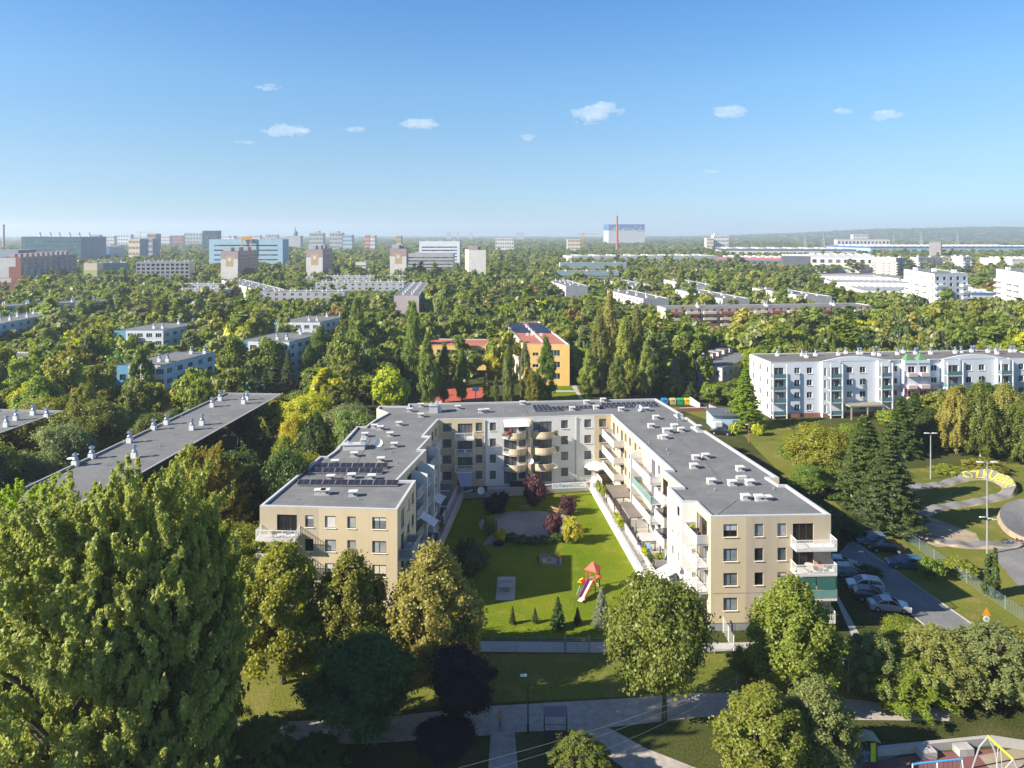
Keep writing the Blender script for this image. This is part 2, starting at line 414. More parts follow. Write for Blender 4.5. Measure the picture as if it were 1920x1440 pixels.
# playground at the lower right
sheet('playground_surface', ccw(pix([(1620, 1430), (1750, 1412), (1860, 1405), (1960, 1412), (1960, 1475), (1600, 1475)])), 0.03, cm('rubber', (0.20, 0.085, 0.075), 0.95, 0.2, scale=1.2))
sheet('playground_path', ccw(pix([(1590, 1412), (1640, 1400), (1760, 1395), (1660, 1425), (1600, 1475), (1570, 1475)])), 0.026, M['asphalt'])
sheet('sand_patch', ccw(pix([(1835, 1418), (1900, 1405), (1960, 1412), (1960, 1440), (1860, 1448)])), 0.05, M['dirt'])
# sports court, school lawn
sheet('sports_court', ccw(pix([(822, 727), (908, 727), (912, 757), (815, 757)])), 0.02, cm('court_red', (0.42, 0.085, 0.05), 0.9, 0.08))
sheet('school_lawn', ccw(pix([(1030, 722), (1100, 722), (1115, 756), (1000, 756)])), 0.012, M['lawn'])
sheet('school_path', ccw(pix([(1036, 732), (1078, 732), (1080, 735), (1036, 735)])), 0.03, M['concrete'])
sheet('school_path_branch', ccw(pix([(1070, 722), (1080, 722), (1096, 752), (1090, 752)])), 0.034, M['concrete'])
# streets seen between the trees
sheet('street', ccw([(-150, 260), (-142, 258), (-128, 330), (-150, 420), (-158, 420), (-138, 330)]), 0.02, M['asphalt'])
sheet('shop_yard', ccw([(120, 520), (330, 480), (420, 800), (180, 800)]), 0.02, M['asphalt'])

# ------------------------------------------------------------------ buildings
WCACHE = {}
def window_meshes(w, h, style, n):
    key = (round(w, 2), round(h, 2), style, n)
    if key in WCACHE: return WCACHE[key]
    fm = {'b': M['frame'], 'w': M['frame_w'], 'd': M['dark']}[style[0]]
    a = MB(); t = 0.07 if h > 1.0 else 0.05
    y = 0.11
    a.obox((-w/2, y, 0), (w, 0, 0), (0, 0.05, 0), (0, 0, t)); a.obox((-w/2, y, h-t), (w, 0, 0), (0, 0.05, 0), (0, 0, t))
    a.obox((-w/2, y, t), (t, 0, 0), (0, 0.05, 0), (0, 0, h-2*t)); a.obox((w/2-t, y, t), (t, 0, 0), (0, 0.05, 0), (0, 0, h-2*t))
    for i in range(1, n):
        x = -w/2 + w*i/n
        a.obox((x-t/2, y, t), (t, 0, 0), (0, 0.048, 0), (0, 0, h-2*t))
    if 's' in style: a.obox((-w/2-0.06, -0.09, -0.06), (w+0.12, 0, 0), (0, 0.21, 0), (0, 0, 0.055), 1)
    p = MB(); p.obox((-w/2+t*0.5, y+0.02, t*0.5), (w-t, 0, 0), (0, 0.012, 0), (0, 0, h-t))
    one = MB(); one.v = a.v + p.v; k = len(a.v); one.f = a.f + [tuple(i+k for i in q) for q in p.f]; one.m = [0 if x == 0 else 2 for x in a.m] + [1]*len(p.f)
    r = (a.mesh('window', [fm, M['whitepaint']]), p.mesh('pane', M['glass']), one.mesh('window', [fm, M['glass_far'], M['whitepaint']]))
    WCACHE[key] = r
    return r
def s_of_u(p0, p1, u):
    k = (u-CU)/F
    dx, dy = p1[0]-p0[0], p1[1]-p0[1]
    return (k*p0[1]-p0[0])/(dx-k*dy) * math.hypot(dx, dy)

class Bld:
    def __init__(s, name, label, cat, c, group=None):
        s.root = empty(name, (c[0], c[1], 0), label, cat, group); s.win = []; s.nwin = 0; s.walls = []
    def wallmb(s, key):
        if not s.walls or s.walls[-1][0] != key: s.walls.append((key, MB()))
        return s.walls[-1][1]
    def wall(s, p0, p1, z0, z1, ops, m, rev=0.16, wm=None):
        # ops: (s0, s1, zb, zt, style, n); real openings with reveals
        mb = s.wallmb(m)
        p0 = Vector((p0[0], p0[1], 0)); p1 = Vector((p1[0], p1[1], 0)); d = (p1-p0); Ln = d.length; d.normalize()
        inn = Vector((-d.y, d.x, 0))
        ops = [o for o in ops if o[0] > 0.05 and o[1] < Ln-0.05 and o[3] < z1-0.02 and o[2] >= z0]
        ss = sorted({0.0, Ln} | {o[0] for o in ops} | {o[1] for o in ops}); zs = sorted({z0, z1} | {o[2] for o in ops} | {o[3] for o in ops})
        P = lambda a, z, y=0.0: tuple(p0 + d*a + inn*y + Vector((0, 0, z)))
        for i in range(len(ss)-1):
            run = None
            for j in range(len(zs)-1):
                cx, cz = (ss[i]+ss[i+1])/2, (zs[j]+zs[j+1])/2
                hole = any(o[0] < cx < o[1] and o[2] < cz < o[3] for o in ops)
                if not hole and run is None: run = zs[j]
                if run is not None and (hole or j == len(zs)-2):
                    top = zs[j] if hole else zs[j+1]
                    mb.face([P(ss[i], run), P(ss[i+1], run), P(ss[i+1], top), P(ss[i], top)]); run = None
        ang = math.atan2(d.y, d.x)
        for o in ops:
            a, c, zb, zt = o[:4]
            mb.face([P(a, zb), P(c, zb), P(c, zb, rev), P(a, zb, rev)]); mb.face([P(a, zt, rev), P(c, zt, rev), P(c, zt), P(a, zt)])
            mb.face([P(a, zb, rev), P(a, zt, rev), P(a, zt), P(a, zb)]); mb.face([P(c, zb), P(c, zt), P(c, zt, rev), P(c, zb, rev)])
            mid = p0 + d*((a+c)/2) + Vector((0, 0, zb))
            s.win.append((mid, ang, c-a, zt-zb, o[4], o[5]))
    def finish(s, fine=False):
        off = OFF[s.root.name]
        for m, mb in s.walls: mb.build('wall', M[m], s.root)
        s.win.sort(key=lambda w: (w[0]-Vector((0, 0, H))).length)
        rest = MB()
        for i, (p, ang, w, h, st, n) in enumerate(s.win):
            fr, pa, one = window_meshes(w, h, st, n)
            if i < 100:
                if fine:
                    o = place(fr, 'window', s.root, p-off, ang); q = place(pa, 'pane', o)
                    if (i*7919 % 100) < 34 and h < 1.6:
                        f_ = (0.35, 0.55, 1.0, 0.8)[i % 4]; bl = MB(); bl.obox((-w/2+0.05, 0.118, h*(1-f_)+0.05), (w-0.1, 0, 0), (0, 0.006, 0), (0, 0, h*f_-0.1)); bo = place(bl.mesh('blind', M['tint']), 'blind', o); bo.color = ((0.62, 0.60, 0.55, 1), (0.45, 0.47, 0.50, 1), (0.66, 0.58, 0.46, 1))[i % 3]
                else: place(one, 'window', s.root, p-off, ang)
            else:
                k = len(rest.v); mt = Matrix.Translation(p) @ Matrix.Rotation(ang, 4, 'Z')
                rest.v += [tuple(mt @ v.co) for v in one.vertices]
                for q in one.polygons: rest.f.append(tuple(k+x for x in q.vertices)); rest.m.append(q.material_index)
        if rest.f:
            o = rest.build('window', [M['frame_w'] if 'w' in s.win[-1][4] else M['frame'], M['glass_far'], M['whitepaint']], s.root); o['kind'] = 'stuff'
        return s.root
def grid(Ln, cols, w, h, rows, z0, dz, st='w', n=2, margin=None, skip=()):
    out = []; mg = margin if margin is not None else Ln/(cols*2)
    for i in range(cols):
        c = mg + (Ln-2*mg)*i/max(1, cols-1) if cols > 1 else Ln/2
        for r in range(rows):
            if (i, r) in skip: continue
            zb = z0 + dz*r; out.append((c-w/2, c+w/2, zb, zb+h, st, n))
    return out
def flat_roof(s, poly, h, m='roofing', cop='coping', par=0.3, cw=0.32):
    i1 = inset(poly, cw)
    mb = MB(); mb.poly(i1, h-par)
    rf = mb.build('roof', M[m], s.root)
    cb = MB(); n = len(poly)
    for i in range(n):
        j = (i+1) % n
        a, b_, c, d = poly[i], poly[j], i1[j], i1[i]
        cb.face([(*a, h), (*b_, h), (*c, h), (*d, h)])
        cb.face([(*d, h), (*c, h), (*c, h-par), (*d, h-par)])
        cb.face([(*a, h-0.12), (*b_, h-0.12), (*b_, h), (*a, h)])
    cb.build('coping', M[cop], rf)
    return rf
def cowl(s, rf, x, y, z, sc=1.0, m='chrome', nm='chimney'):
    b = MB()
    b.box(x, y, z, 0.75*sc, 0.75*sc, 0.75*sc, 1)
    b.lathe((x, y, z+0.74*sc), [(0.33*sc, 0), (0.40*sc, 0.25*sc), (0.22*sc, 0.55*sc), (0.22*sc, 0.75*sc), (0.42*sc, 0.85*sc), (0.40*sc, 1.0*sc), (0.08*sc, 1.2*sc)], 10)
    b.build(nm, [M[m], M['whitepaint']], rf)
def slab(name, label, p, q, width, h, wall, gable, cols, rows, group=None, roof='roofing', cowls=0, cat='building', z0=0.9, dz=2.75, w=1.7, wh=1.4, end_cols=1, st='w', copm='coping', bands=None, loggia=None, cow=1.0, cowrow=2):
    # rectangle: p->q is the long facade nearest the camera (walked so that outside is to its right)
    p, q = Vector(p), Vector(q); d = (q-p); L = d.length; d.normalize(); nin = Vector((-d.y, d.x))
    a, b_, c, e = p, q, q+nin*width, p+nin*width
    poly = [tuple(x) for x in (a, b_, c, e)]
    ctr = (a+b_+c+e)/4
    s = Bld(name, label, cat, ctr, group)
    for i in range(4):
        p0, p1 = Vector(poly[i]), Vector(poly[(i+1) % 4]); dd = p1-p0; nrm = Vector((dd.y, -dd.x)).normalized(); mid = (p0+p1)/2
        facing = nrm.dot(-mid.normalized()) > -0.15
        long = i in (0, 2)
        ops = []
        if facing:
            if long: ops = grid(dd.length, cols, w, wh, rows, z0+0.8, dz, st)
            elif end_cols: ops = grid(dd.length, end_cols, min(w, 1.3), wh, rows, z0+0.8, dz, st)
        s.wall(p0, p1, 0, h, ops, wall if long else gable)
    rf = flat_roof(s, poly, h, roof, copm)
    for k in range(cowls):
        t = (k//cowrow+0.5)/math.ceil(cowls/cowrow); r_ = 0.5 if cowrow == 1 else 0.32+0.36*(k % 2)
        x = a + d*(L*t + (k % 2)*1.2) + nin*width*r_
        cowl(s, rf, x.x, x.y, h-0.3, cow)
    return s, poly, rf
FOOT = []                                                 # footprints trees keep clear of
def foot(poly, mg=3.0): FOOT.append((inset(list(poly), -mg)))

# ---- the horseshoe apartment building
HR = 13.0
px = [(487,948),(745,955),(780,900),(745,900),(800,842),(786,842),(809,817),(795,816),(822,786),
      (942,784),(1045,780.5),(1115,778),(1146,777),(1259,880),(1241,880),(1278,912),(1251,912),(1278,940),(1304,940.5),(1332.5,968),
      (1558,964.5),(1475,908),(1461,908),(1441,895.5),(1461,895.5),(1323,807),(1310,807),(1300,800),(1313,800),(1288,782),(1275,782),(1268,777),(1281,777),(1230,747),
      (765,757),(765,761),(711,761),(706,766),(726,774),(702,787),(685,799),(669,799),(627,845),(613,855),(600,855)]
UP = [gp(u, v, HR) for u, v in px]
foot(UP, 2.0)
B = Bld('apartment_building', 'beige and white four storey horseshoe apartment building with a grey flat roof around the lawn', 'apartment building', (0, 105))
ROWS = (10.62, 7.86, 5.10, 2.30)
def cols_u(i, specs, rows=ROWS, st='bs'):
    out = []
    for sp in specs:
        u, w, h, dzb, n = (list(sp) + [1.4, 0.0, 1])[:5] if len(sp) == 2 else sp
        c = s_of_u(UP[i], UP[(i+1) % len(UP)], u)
        for r in rows:
            out.append((c-w/2, c+w/2, r+dzb, r+dzb+h, st, n))
    return out
wl = {i: 'beige' for i in range(len(UP))}
edge_ops = {
 0: cols_u(0, [(538,2.4,2.25,-0.85,3),(580,1.0,1.4,0,1),(619.5,1.3,1.4,0,1),(659,1.0,1.4,0,1),(711,1.65,1.4,0,2)]),
 1: cols_u(1, [(755,1.5,2.25,-0.85,2),(766,1.2,1.4,0,1),(774,1.2,1.4,0,1)]),
 3: cols_u(3, [(757,1.3,1.4,0,1),(768,2.0,2.25,-0.85,2),(780,2.0,2.25,-0.85,2),(790,1.2,1.4,0,1)]),
 5: cols_u(5, [(792,1.2,1.4,0,1),(799,2.0,2.25,-0.85,2)]),
 7: cols_u(7, [(803,2.0,2.25,-0.85,2),(811,1.2,1.4,0,1),(817,1.2,1.4,0,1)]),
 8: cols_u(8, [(838.5,1.45,1.45,0.2,2),(872,2.5,2.2,-0.65,4),(898,1.1,1.45,0.2,1),(924,1.05,1.45,0.2,1)]),
 9: cols_u(9, [(957,2.2,2.2,-0.65,3),(979,1.2,1.4,0.1,1),(1006,1.2,1.4,0.1,1),(1022,2.4,2.2,-0.65,3)]),
 10: cols_u(10, [(1058.5,1.25,1.45,0.2,2),(1102,1.25,1.45,0.2,1)]),
 11: cols_u(11, [(1130,1.3,1.45,0.2,1)]),
 12: cols_u(12, [(1151,1.6,2.2,-0.8,2),(1158,1.2,1.4,0,1),(1166,1.5,2.2,-0.8,2),(1173,1.25,1.4,0,1),(1181.5,1.25,1.4,0,1),(1191.5,1.25,1.4,0,1),(1200,1.2,1.4,0,1),(1225,1.9,2.25,-0.85,2),(1236,1.2,1.4,0,1),(1247,1.2,1.4,0,1)]),
 14: cols_u(14, [(1247.5,1.9,2.25,-0.85,2),(1266,1.3,1.4,0,1)]),
 16: cols_u(16, [(1260,1.25,1.4,0,1),(1271,1.25,1.4,0,1)], st='ws'),
 18: cols_u(18, [(1310,1.3,2.2,-0.8,2),(1318.5,2.2,2.2,-0.8,3)]),
 19: cols_u(19, [(1369.5,1.6,1.45,0,2),(1423,1.0,1.45,0,1),(1466,1.0,1.45,0,1),(1506,2.4,2.25,-0.85,3)]),
}
nU = len(UP)
splits = {0: (598, 'taupe', 'beige'), 8: (911, 'beige', 'white'), 19: (1399, 'beige', 'taupe'), 12: (1213, 'beige', 'white')}
for k in (9, 10, 13, 15, 16, 17): wl[k] = 'white'
for k in (2, 4, 6): wl[k] = 'white'
for i in range(nU):
    p0, p1 = UP[i], UP[(i+1) % nU]
    ops = edge_ops.get(i, [])
    if i in splits:
        u, m0, m1 = splits[i]; sp = s_of_u(p0, p1, u); Ln = math.hypot(p1[0]-p0[0], p1[1]-p0[1])
        pm = (p0[0]+(p1[0]-p0[0])*sp/Ln, p0[1]+(p1[1]-p0[1])*sp/Ln)
        B.wall(p0, pm, 0.9, HR-0.12, [o for o in ops if o[1] < sp], m0)
        B.wall(pm, p1, 0.9, HR-0.12, [(o[0]-sp, o[1]-sp, *o[2:]) for o in ops if o[0] > sp], m1)
    else:
        if not ops and i >= 20:
            Ln = math.hypot(p1[0]-p0[0], p1[1]-p0[1])
            if Ln > 6 and i not in (33,): ops = grid(Ln, int(Ln/3.4), 1.3, 1.4, 4, 2.3, 2.76, 'bs', 1)
        B.wall(p0, p1, 0.9, HR-0.12, ops, wl[i])
pl = MB()
ip = inset(UP, 0.05)
for i in range(nU):
    a, c = ip[i], ip[(i+1) % nU]; pl.face([(*a, 0), (*c, 0), (*c, 0.9), (*a, 0.9)])
pl.build('plinth', M['plinth'], B.root)
#                                                 # dark trim line between the two lower storeys of the street fronts
for i in (0, 19):
    tb = MB(); p, q = Vector((*UP[i], 4.25)), Vector((*UP[i+1], 4.25)); d = q-p; n = Vector((d.y, -d.x, 0)).normalized()*0.02
    tb.obox(p + d*0.02, d*0.8, n, (0, 0, 0.07)); tb.build('trim', M['plinth'], B.root)
ROOF = flat_roof(B, UP, HR, 'roofing', 'coping', 0.28, 0.34)
HZ = HR - 0.28
def vent(u, v, sx=1.15, sy=0.75, hh=0.62, cap=True):
    x, y = gp(u, v, HZ); b = MB(); sx *= 0.88; hh *= 0.9
    b.box(x, y, HZ, sx, sy, hh, 0, R(6))
    if cap:
        b.box(x, y, HZ+hh, sx*1.10, sy*1.15, 0.10, 0, R(6))
        for sx_ in (-0.32, 0.32): b.box(x+sx_*sx, y-sy/2-0.012, HZ+hh*0.45, sx*0.42, 0.02, hh*0.32, 1, R(6))
    b.build('chimney', [M['panel'], M['dark']], ROOF)
for u, v in ((610,927),(662,930),(620,900),(659,897),(697,899),(628,871),(664,856),(714,866),(684,819),(731,818),(713,806),(702,803),(748,798),(768,772),(789,763),(789,782),(739,838),(858,767),
             (902,774),(912,773),(980,758.5),(1073,769.5),(1118,767),(1131,753),(1100,757),(1165,770.5),(1230,786),(1221,802),(1265,803),(1277,809),(1246,823),(1309,804.5),
             (1305,862),(1323,859),(1301,878),(1388,883),(1334,907),(1373,910),(1406,909),(1398,937),(1423,938)): vent(u, v)
vent(600,927,1.5); vent(1252,812,1.7,0.9,0.75); vent(1207,771,2.2); vent(1432,938,2.0,0.7,0.5); vent(1390,898,1.5,0.5,0.45, False); vent(1264,798,1.4,0.3,0.4,False)
vent(1240,822,1.2,0.6,0.4)
def stack(u, v, sx, sy, hh):
    x, y = gp(u, v, HZ); b = MB(); b.box(x, y, HZ, sx, sy, hh, 0, R(5)); b.box(x, y, HZ+hh, sx+0.2, sy+0.2, 0.1, 1, R(5))
    for k in (-0.3, 0.3): b.box(x+k*sx, y, HZ+hh+0.1, 0.3, 0.3, 0.35, 1)
    b.build('chimney', [M['panel'], M['coping']], ROOF)
stack(664, 842, 3.2, 1.2, 0.75); stack(682, 838, 0.7, 1.3, 1.2); stack(813, 773, 1.5, 1.6, 1.3); stack(822, 772, 1.1, 1.6, 1.5)
cm('seam', (0.10, 0.10, 0.10), 0.9, 0.1)                      # cable runs and vent pipes on the roofing
for a, c in (((695,822),(655,893)),((640,895),(675,868)),((985,766),(991,778)),((1260,812),(1300,848)),((1320,862),(1350,900)),((1385,935),(1345,965))):
    b = MB(); p, q = gp(*a, HZ), gp(*c, HZ); d = Vector((q[0]-p[0], q[1]-p[1], 0)); n = Vector((-d.y, d.x, 0)).normalized()*0.10
    b.obox((p[0], p[1], HZ+0.002), d, n, (0, 0, 0.02)); b.build('roof_seam', M['seam'], ROOF)
for u, v in ((556,938),(672,938),(718,798),(790,800),(700,838),(733,849),(744,869),(1250,845),(1253,852),(1340,920),(1450,918),(1216,832),(874,768),(945,770)):
    b = MB(); x, y = gp(u, v, HZ); b.tube((x, y, HZ), (x, y, HZ+0.35), 0.07, 0.07, 6); b.build('roof_pipe', M['metal'], ROOF)

# balconies of the horseshoe building
def balcony(p0, p1, s0, s1, depth, z, style, ends=True):
    # slab out of the facade p0->p1 between s0 and s1; railing is a sub-part
    p0 = Vector((*p0[:2], 0)); p1 = Vector((*p1[:2], 0)); d = (p1-p0).normalized(); out = Vector((d.y, -d.x, 0))
    a = p0 + d*s0 + Vector((0, 0, z)); L = s1-s0
    sl = MB(); sl.obox(a + out*0.003, d*L, out*depth, (0, 0, -0.2))
    so = sl.build('balcony', M['panel'], B.root)
    r = MB(); hgt = 1.08
    def run(q, e, ln):
        if style == 'solid':
            r.obox(q + Vector((0, 0, 0.02)), e*ln, e.cross(Vector((0, 0, 1)))*-0.05, (0, 0, 1.0), 1)
        else:
            r.obox(q + Vector((0, 0, hgt-0.06)), e*ln, e.cross(Vector((0, 0, 1)))*-0.05, (0, 0, 0.06))
            r.obox(q + Vector((0, 0, 0.08)), e*ln, e.cross(Vector((0, 0, 1)))*-0.04, (0, 0, 0.04))
            k = max(1, int(ln/1.2))
            for i in range(k+1):
                r.obox(q + e*(ln*i/k - (0.05 if i == k else 0)), e*0.05, e.cross(Vector((0, 0, 1)))*-0.05, (0, 0, hgt-0.06))
            if style == 'bars':
                k = int(ln/0.13)
                for i in range(1, k): r.obox(q + e*(ln*i/k) + Vector((0, 0, 0.12)), e*0.028, e.cross(Vector((0, 0, 1)))*-0.02, (0, 0, hgt-0.18))
            else:
                r.obox(q + e*0.03 + Vector((0, 0, 0.14)), e*(ln-0.06), e.cross(Vector((0, 0, 1)))*-0.012, (0, 0, hgt-0.24), 1)
    f = a + out*(depth-0.06)
    run(f, d, L)
    if ends:
        run(a + d*0.05, out, depth-0.07); run(a + d*(L-0.0), out, depth-0.07)
    pm = {'solid': M['panel'], 'bars': M['panel'], 'panel': M['panel'], 'glass': cm('glass_green', (0.16, 0.30, 0.27), 0.12, 0.0, spec=0.6), 'grey': cm('panel_grey', (0.30, 0.31, 0.33), 0.4, 0.0)}[style]
    r.build('railing', [M['railing'] if style != 'bars' else M['whitepaint'], pm], so)
    return so
FL = (9.68, 6.92, 4.16, 1.42)
def bal_u(i, u0, u1, depth, floors, style, ends=True):
    s0, s1 = s_of_u(UP[i], UP[i+1], u0), s_of_u(UP[i], UP[i+1], u1)
    for k, z in enumerate(floors): balcony(UP[i], UP[i+1], min(s0, s1), max(s0, s1), depth, z, style[k] if isinstance(style, (list, tuple)) else style, ends)
bal_u(0, 489, 562, 1.5, FL[:2], 'bars')
bal_u(1, 748, 764, 1.6, FL[1:3], ('grey', 'grey')); 
bal_u(3, 758, 797, 1.9, FL[:3], 'grey')
bal_u(5, 790, 806, 1.5, FL[:3], 'grey')
bal_u(7, 798, 812, 1.5, FL[:3], 'bars')
bal_u(8, 853, 889, 1.4, [z+0.15 for z in FL[:3]], ('bars', 'bars', 'bars'))
bal_u(12, 1148, 1171, 1.9, FL[:3], 'solid')
bal_u(12, 1205, 1240, 1.7, FL[:3], ('panel', 'glass', 'panel'))
bal_u(14, 1243, 1262, 1.3, FL[:3], ('bars', 'panel', 'panel'))
bal_u(18, 1304.8, 1329, 1.5, FL[:3], ('solid', 'bars', 'bars'))
bal_u(19, 1482, 1557, 1.55, FL[:3], ('bars', 'bars', 'glass'))
bal_u(19, 1520, 1557, 1.2, FL[3:], 'bars')
# glass screen closing the third balcony of the right front
s0, s1 = s_of_u(UP[19], UP[20], 1482), s_of_u(UP[19], UP[20], 1557)
p0, d = Vector((*UP[19], 0)), (Vector((*UP[20], 0))-Vector((*UP[19], 0))).normalized(); out = Vector((d.y, -d.x, 0))
b = MB()
for k in range(2):
    b.obox(p0 + d*(s0+0.1+(s1-s0-0.1)*k/2) + out*1.5 + Vector((0, 0, FL[2]+1.08)), d*((s1-s0)/2-0.2), out*0.015, (0, 0, 1.35))
b.obox(p0 + d*(s1-0.03) + out*0.1 + Vector((0, 0, FL[2]+1.08)), out*1.4, d*0.015, (0, 0, 1.35))
b.build('glass_screen', cm('glass_dark_green', (0.05, 0.15, 0.12), 0.08, 0.0, spec=0.7), B.root)
# curved balconies in the middle of the rear wing
def arc_pts(i, u0, u1, bulge, n=10):
    p0, p1 = UP[i], UP[i+1]; d = Vector((p1[0]-p0[0], p1[1]-p0[1])); d.normalize(); out = Vector((d.y, -d.x))
    a, c = s_of_u(p0, p1, u0), s_of_u(p0, p1, u1); r = []
    for k in range(n+1):
        t = k/n; q = Vector(p0) + d*(a+(c-a)*t) + out*(0.45+bulge*(1-(2*t-1)**2)); r.append((q.x, q.y))
    return r, (Vector(p0)+d*a), (Vector(p0)+d*c)
for u0, u1, rail in ((943, 991, 0), (993.5, 1046, 1)):
    ap, qa, qb = arc_pts(9, u0, u1, 1.25)
    for z in [k+0.1 for k in FL[:3]]:
        sl = MB(); sl.prism([tuple(qa)] + ap + [tuple(qb)] if False else ccw([(qa.x, qa.y)] + ap + [(qb.x, qb.y)]), z-0.2, z, 0)
        k = len(ap); n0, n1 = (2, k) if rail == 0 else (0, k-3)
        for j in range(k-1):
            a, c = ap[j], ap[j+1]
            if n0 <= j < n1:
                dd = Vector((c[0]-a[0], c[1]-a[1], 0)); nn = Vector((-dd.y, dd.x, 0)).normalized()*0.12
                sl.obox((a[0], a[1], z-0.25), dd, nn, (0, 0, 1.2), 1)
        so = sl.build('balcony', [M['panel'], M['beige']], B.root)
        rb = MB()
        for j in range(k-1):
            if not (n0 <= j < n1):
                a, c = ap[j], ap[j+1]; dd = Vector((c[0]-a[0], c[1]-a[1], 0)); nn = Vector((-dd.y, dd.x, 0)).normalized()*0.03
                rb.obox((a[0], a[1], z+1.0), dd, nn, (0, 0, 0.05))
                for t in range(4): rb.obox((a[0]+dd.x*t/4, a[1]+dd.y*t/4, z), (0.03, 0, 0), (0, 0.03, 0), (0, 0, 1.0))
        rb.build('railing', M['railing'], so)
b = MB(); q = gp(992.3, 781.5, HR); b.box(q[0], q[1]-0.75, 0, 0.55, 1.5, HR-0.4); b.build('column', M['beige'], B.root)
# fins between the balconies of the inner courts
def fin(i, u, depth, ztop, m, z0=0.0):
    p0, p1 = UP[i], UP[i+1]; d = Vector((p1[0]-p0[0], p1[1]-p0[1], 0)).normalized(); out = Vector((d.y, -d.x, 0))
    a = Vector((*p0, 0)) + d*s_of_u(p0, p1, u); b = MB(); t = d*0.2
    pr = [a, a+out*depth, a+out*depth+Vector((0, 0, ztop-0.5)), a+Vector((0, 0, ztop))]
    b.face(pr); b.face([x+t for x in reversed(pr)])
    for k in range(4): b.face([pr[k], pr[k]+t, pr[(k+1) % 4]+t, pr[(k+1) % 4]])
    b.build('dividing_wall', M[m], B.root)
fin(3, 771, 2.3, 12.4, 'white'); fin(3, 785, 2.3, 12.4, 'white'); fin(5, 801, 2.0, 12.2, 'white')
fin(12, 1203, 1.8, 12.0, 'white'); 

# rainwater pipes down the fronts
def downpipe(i, u):
    p0, p1 = UP[i], UP[(i+1) % nU]; d = Vector((p1[0]-p0[0], p1[1]-p0[1], 0)).normalized(); o2 = Vector((d.y, -d.x, 0)); q = Vector((*p0, 0)) + d*s_of_u(p0, p1, u) + o2*0.08
    b = MB(); b.tube(q, q + Vector((0, 0, HR-0.2)), 0.055, 0.055, 6); b.box(q.x, q.y, HR-0.5, 0.26, 0.14, 0.22); b.build('downpipe', M['coping'], B.root)
for i, u in ((8, 909), (10, 1080), (12, 1186), (16, 1265)): downpipe(i, u)
# ------------------------------------------------------------------ the other buildings
cm('bluewhite', (0.68, 0.71, 0.76), 0.9, 0.04); cm('paleblue', (0.42, 0.55, 0.66), 0.9, 0.05); cm('midblue', (0.15, 0.37, 0.54), 0.9, 0.05)
cm('palepink', (0.62, 0.52, 0.50), 0.9, 0.05); cm('cream', (0.66, 0.56, 0.42), 0.9, 0.05); cm('offwhite', (0.66, 0.63, 0.60), 0.9, 0.06, scale=0.4)
cm('greywall', (0.42, 0.42, 0.43), 0.9, 0.08); cm('mauve', (0.40, 0.31, 0.30), 0.9, 0.08); cm('rust', (0.36, 0.14, 0.10), 0.9, 0.08); cm('tanpaint', (0.52, 0.36, 0.20), 0.9, 0.04)
cm('teal', (0.018, 0.075, 0.105), 0.5, 0.2, spec=0.3, scale=0.15); cm('tealgrey', (0.22, 0.30, 0.34), 0.8, 0.05); cm('skyblue', (0.36, 0.51, 0.62), 0.85, 0.04)
cm('pinkish', (0.60, 0.30, 0.24), 0.9, 0.05); cm('hallgrey', (0.46, 0.47, 0.48), 0.7, 0.06, scale=0.2); cm('halldark', (0.10, 0.11, 0.13), 0.7, 0.1); cm('halltop', (0.30, 0.30, 0.31), 0.8, 0.08, scale=0.1)
cm('orange', (0.60, 0.28, 0.04), 0.8, 0.05); cm('yellowgreen', (0.46, 0.47, 0.20), 0.9, 0.04); cm('green', (0.18, 0.38, 0.20), 0.9, 0.04); cm('deepblue', (0.06, 0.14, 0.32), 0.7, 0.05)
cm('brick', (0.30, 0.12, 0.08), 0.9, 0.15)
cm('rosered', (0.34, 0.12, 0.11), 0.9, 0.06)
def X_(u, d): return ((u-CU)*d/F, d)

# long slab on the left and its neighbour
s, poly, rf = slab('slab_block', 'long low slab block with a dark bitumen roof left of the horseshoe building', (-51.9, 86), (-47.3, 147), 12.0, 12.0, 'bluewhite', 'beige', 17, 4, None, cowls=0, cat='building', w=1.6, copm='plinth')
foot(poly, 2.0)
RZ = 11.7
for u, v in ((243,836-6),(172,860),(398,763),(413,751),(463,750),(457,757) ,(288,806),(312,796),(360,806),(379,797),(141,874),(252,858)):
    x, y = gp(u, v, RZ); cowl(s, rf, x, y, RZ, 1.0)
x, y = gp(133, 872, RZ); b = MB(); b.lathe((x, y, RZ+0.8), [(0.05, 0), (0.5, 0.12), (0.55, 0.2)], 12); b.build('satellite_dish', M['whitepaint'], rf)
for u, v in ((288,826),(325,815),(392,780),(340,783),(200,874),(260,866),(300,838)):
    b = MB(); x, y = gp(u, v, RZ); b.tube((x, y, RZ), (x, y, RZ+0.45), 0.09, 0.09, 6); b.build('roof_pipe', M['metal'], rf)
s, poly, rf = slab('slab_block', 'slab block cut by the left edge of the view with three bright roof cowls', (-86.5, 95), (-83.3, 133), 13.0, 12.0, 'bluewhite', 'paleblue', 14, 4, None, cowls=0, copm='plinth')
foot(poly, 2.0)
for u, v in ((30,788),(62,778),(88,784),(12,800)):
    x, y = gp(u, v, RZ); cowl(s, rf, x, y, RZ, 1.0)

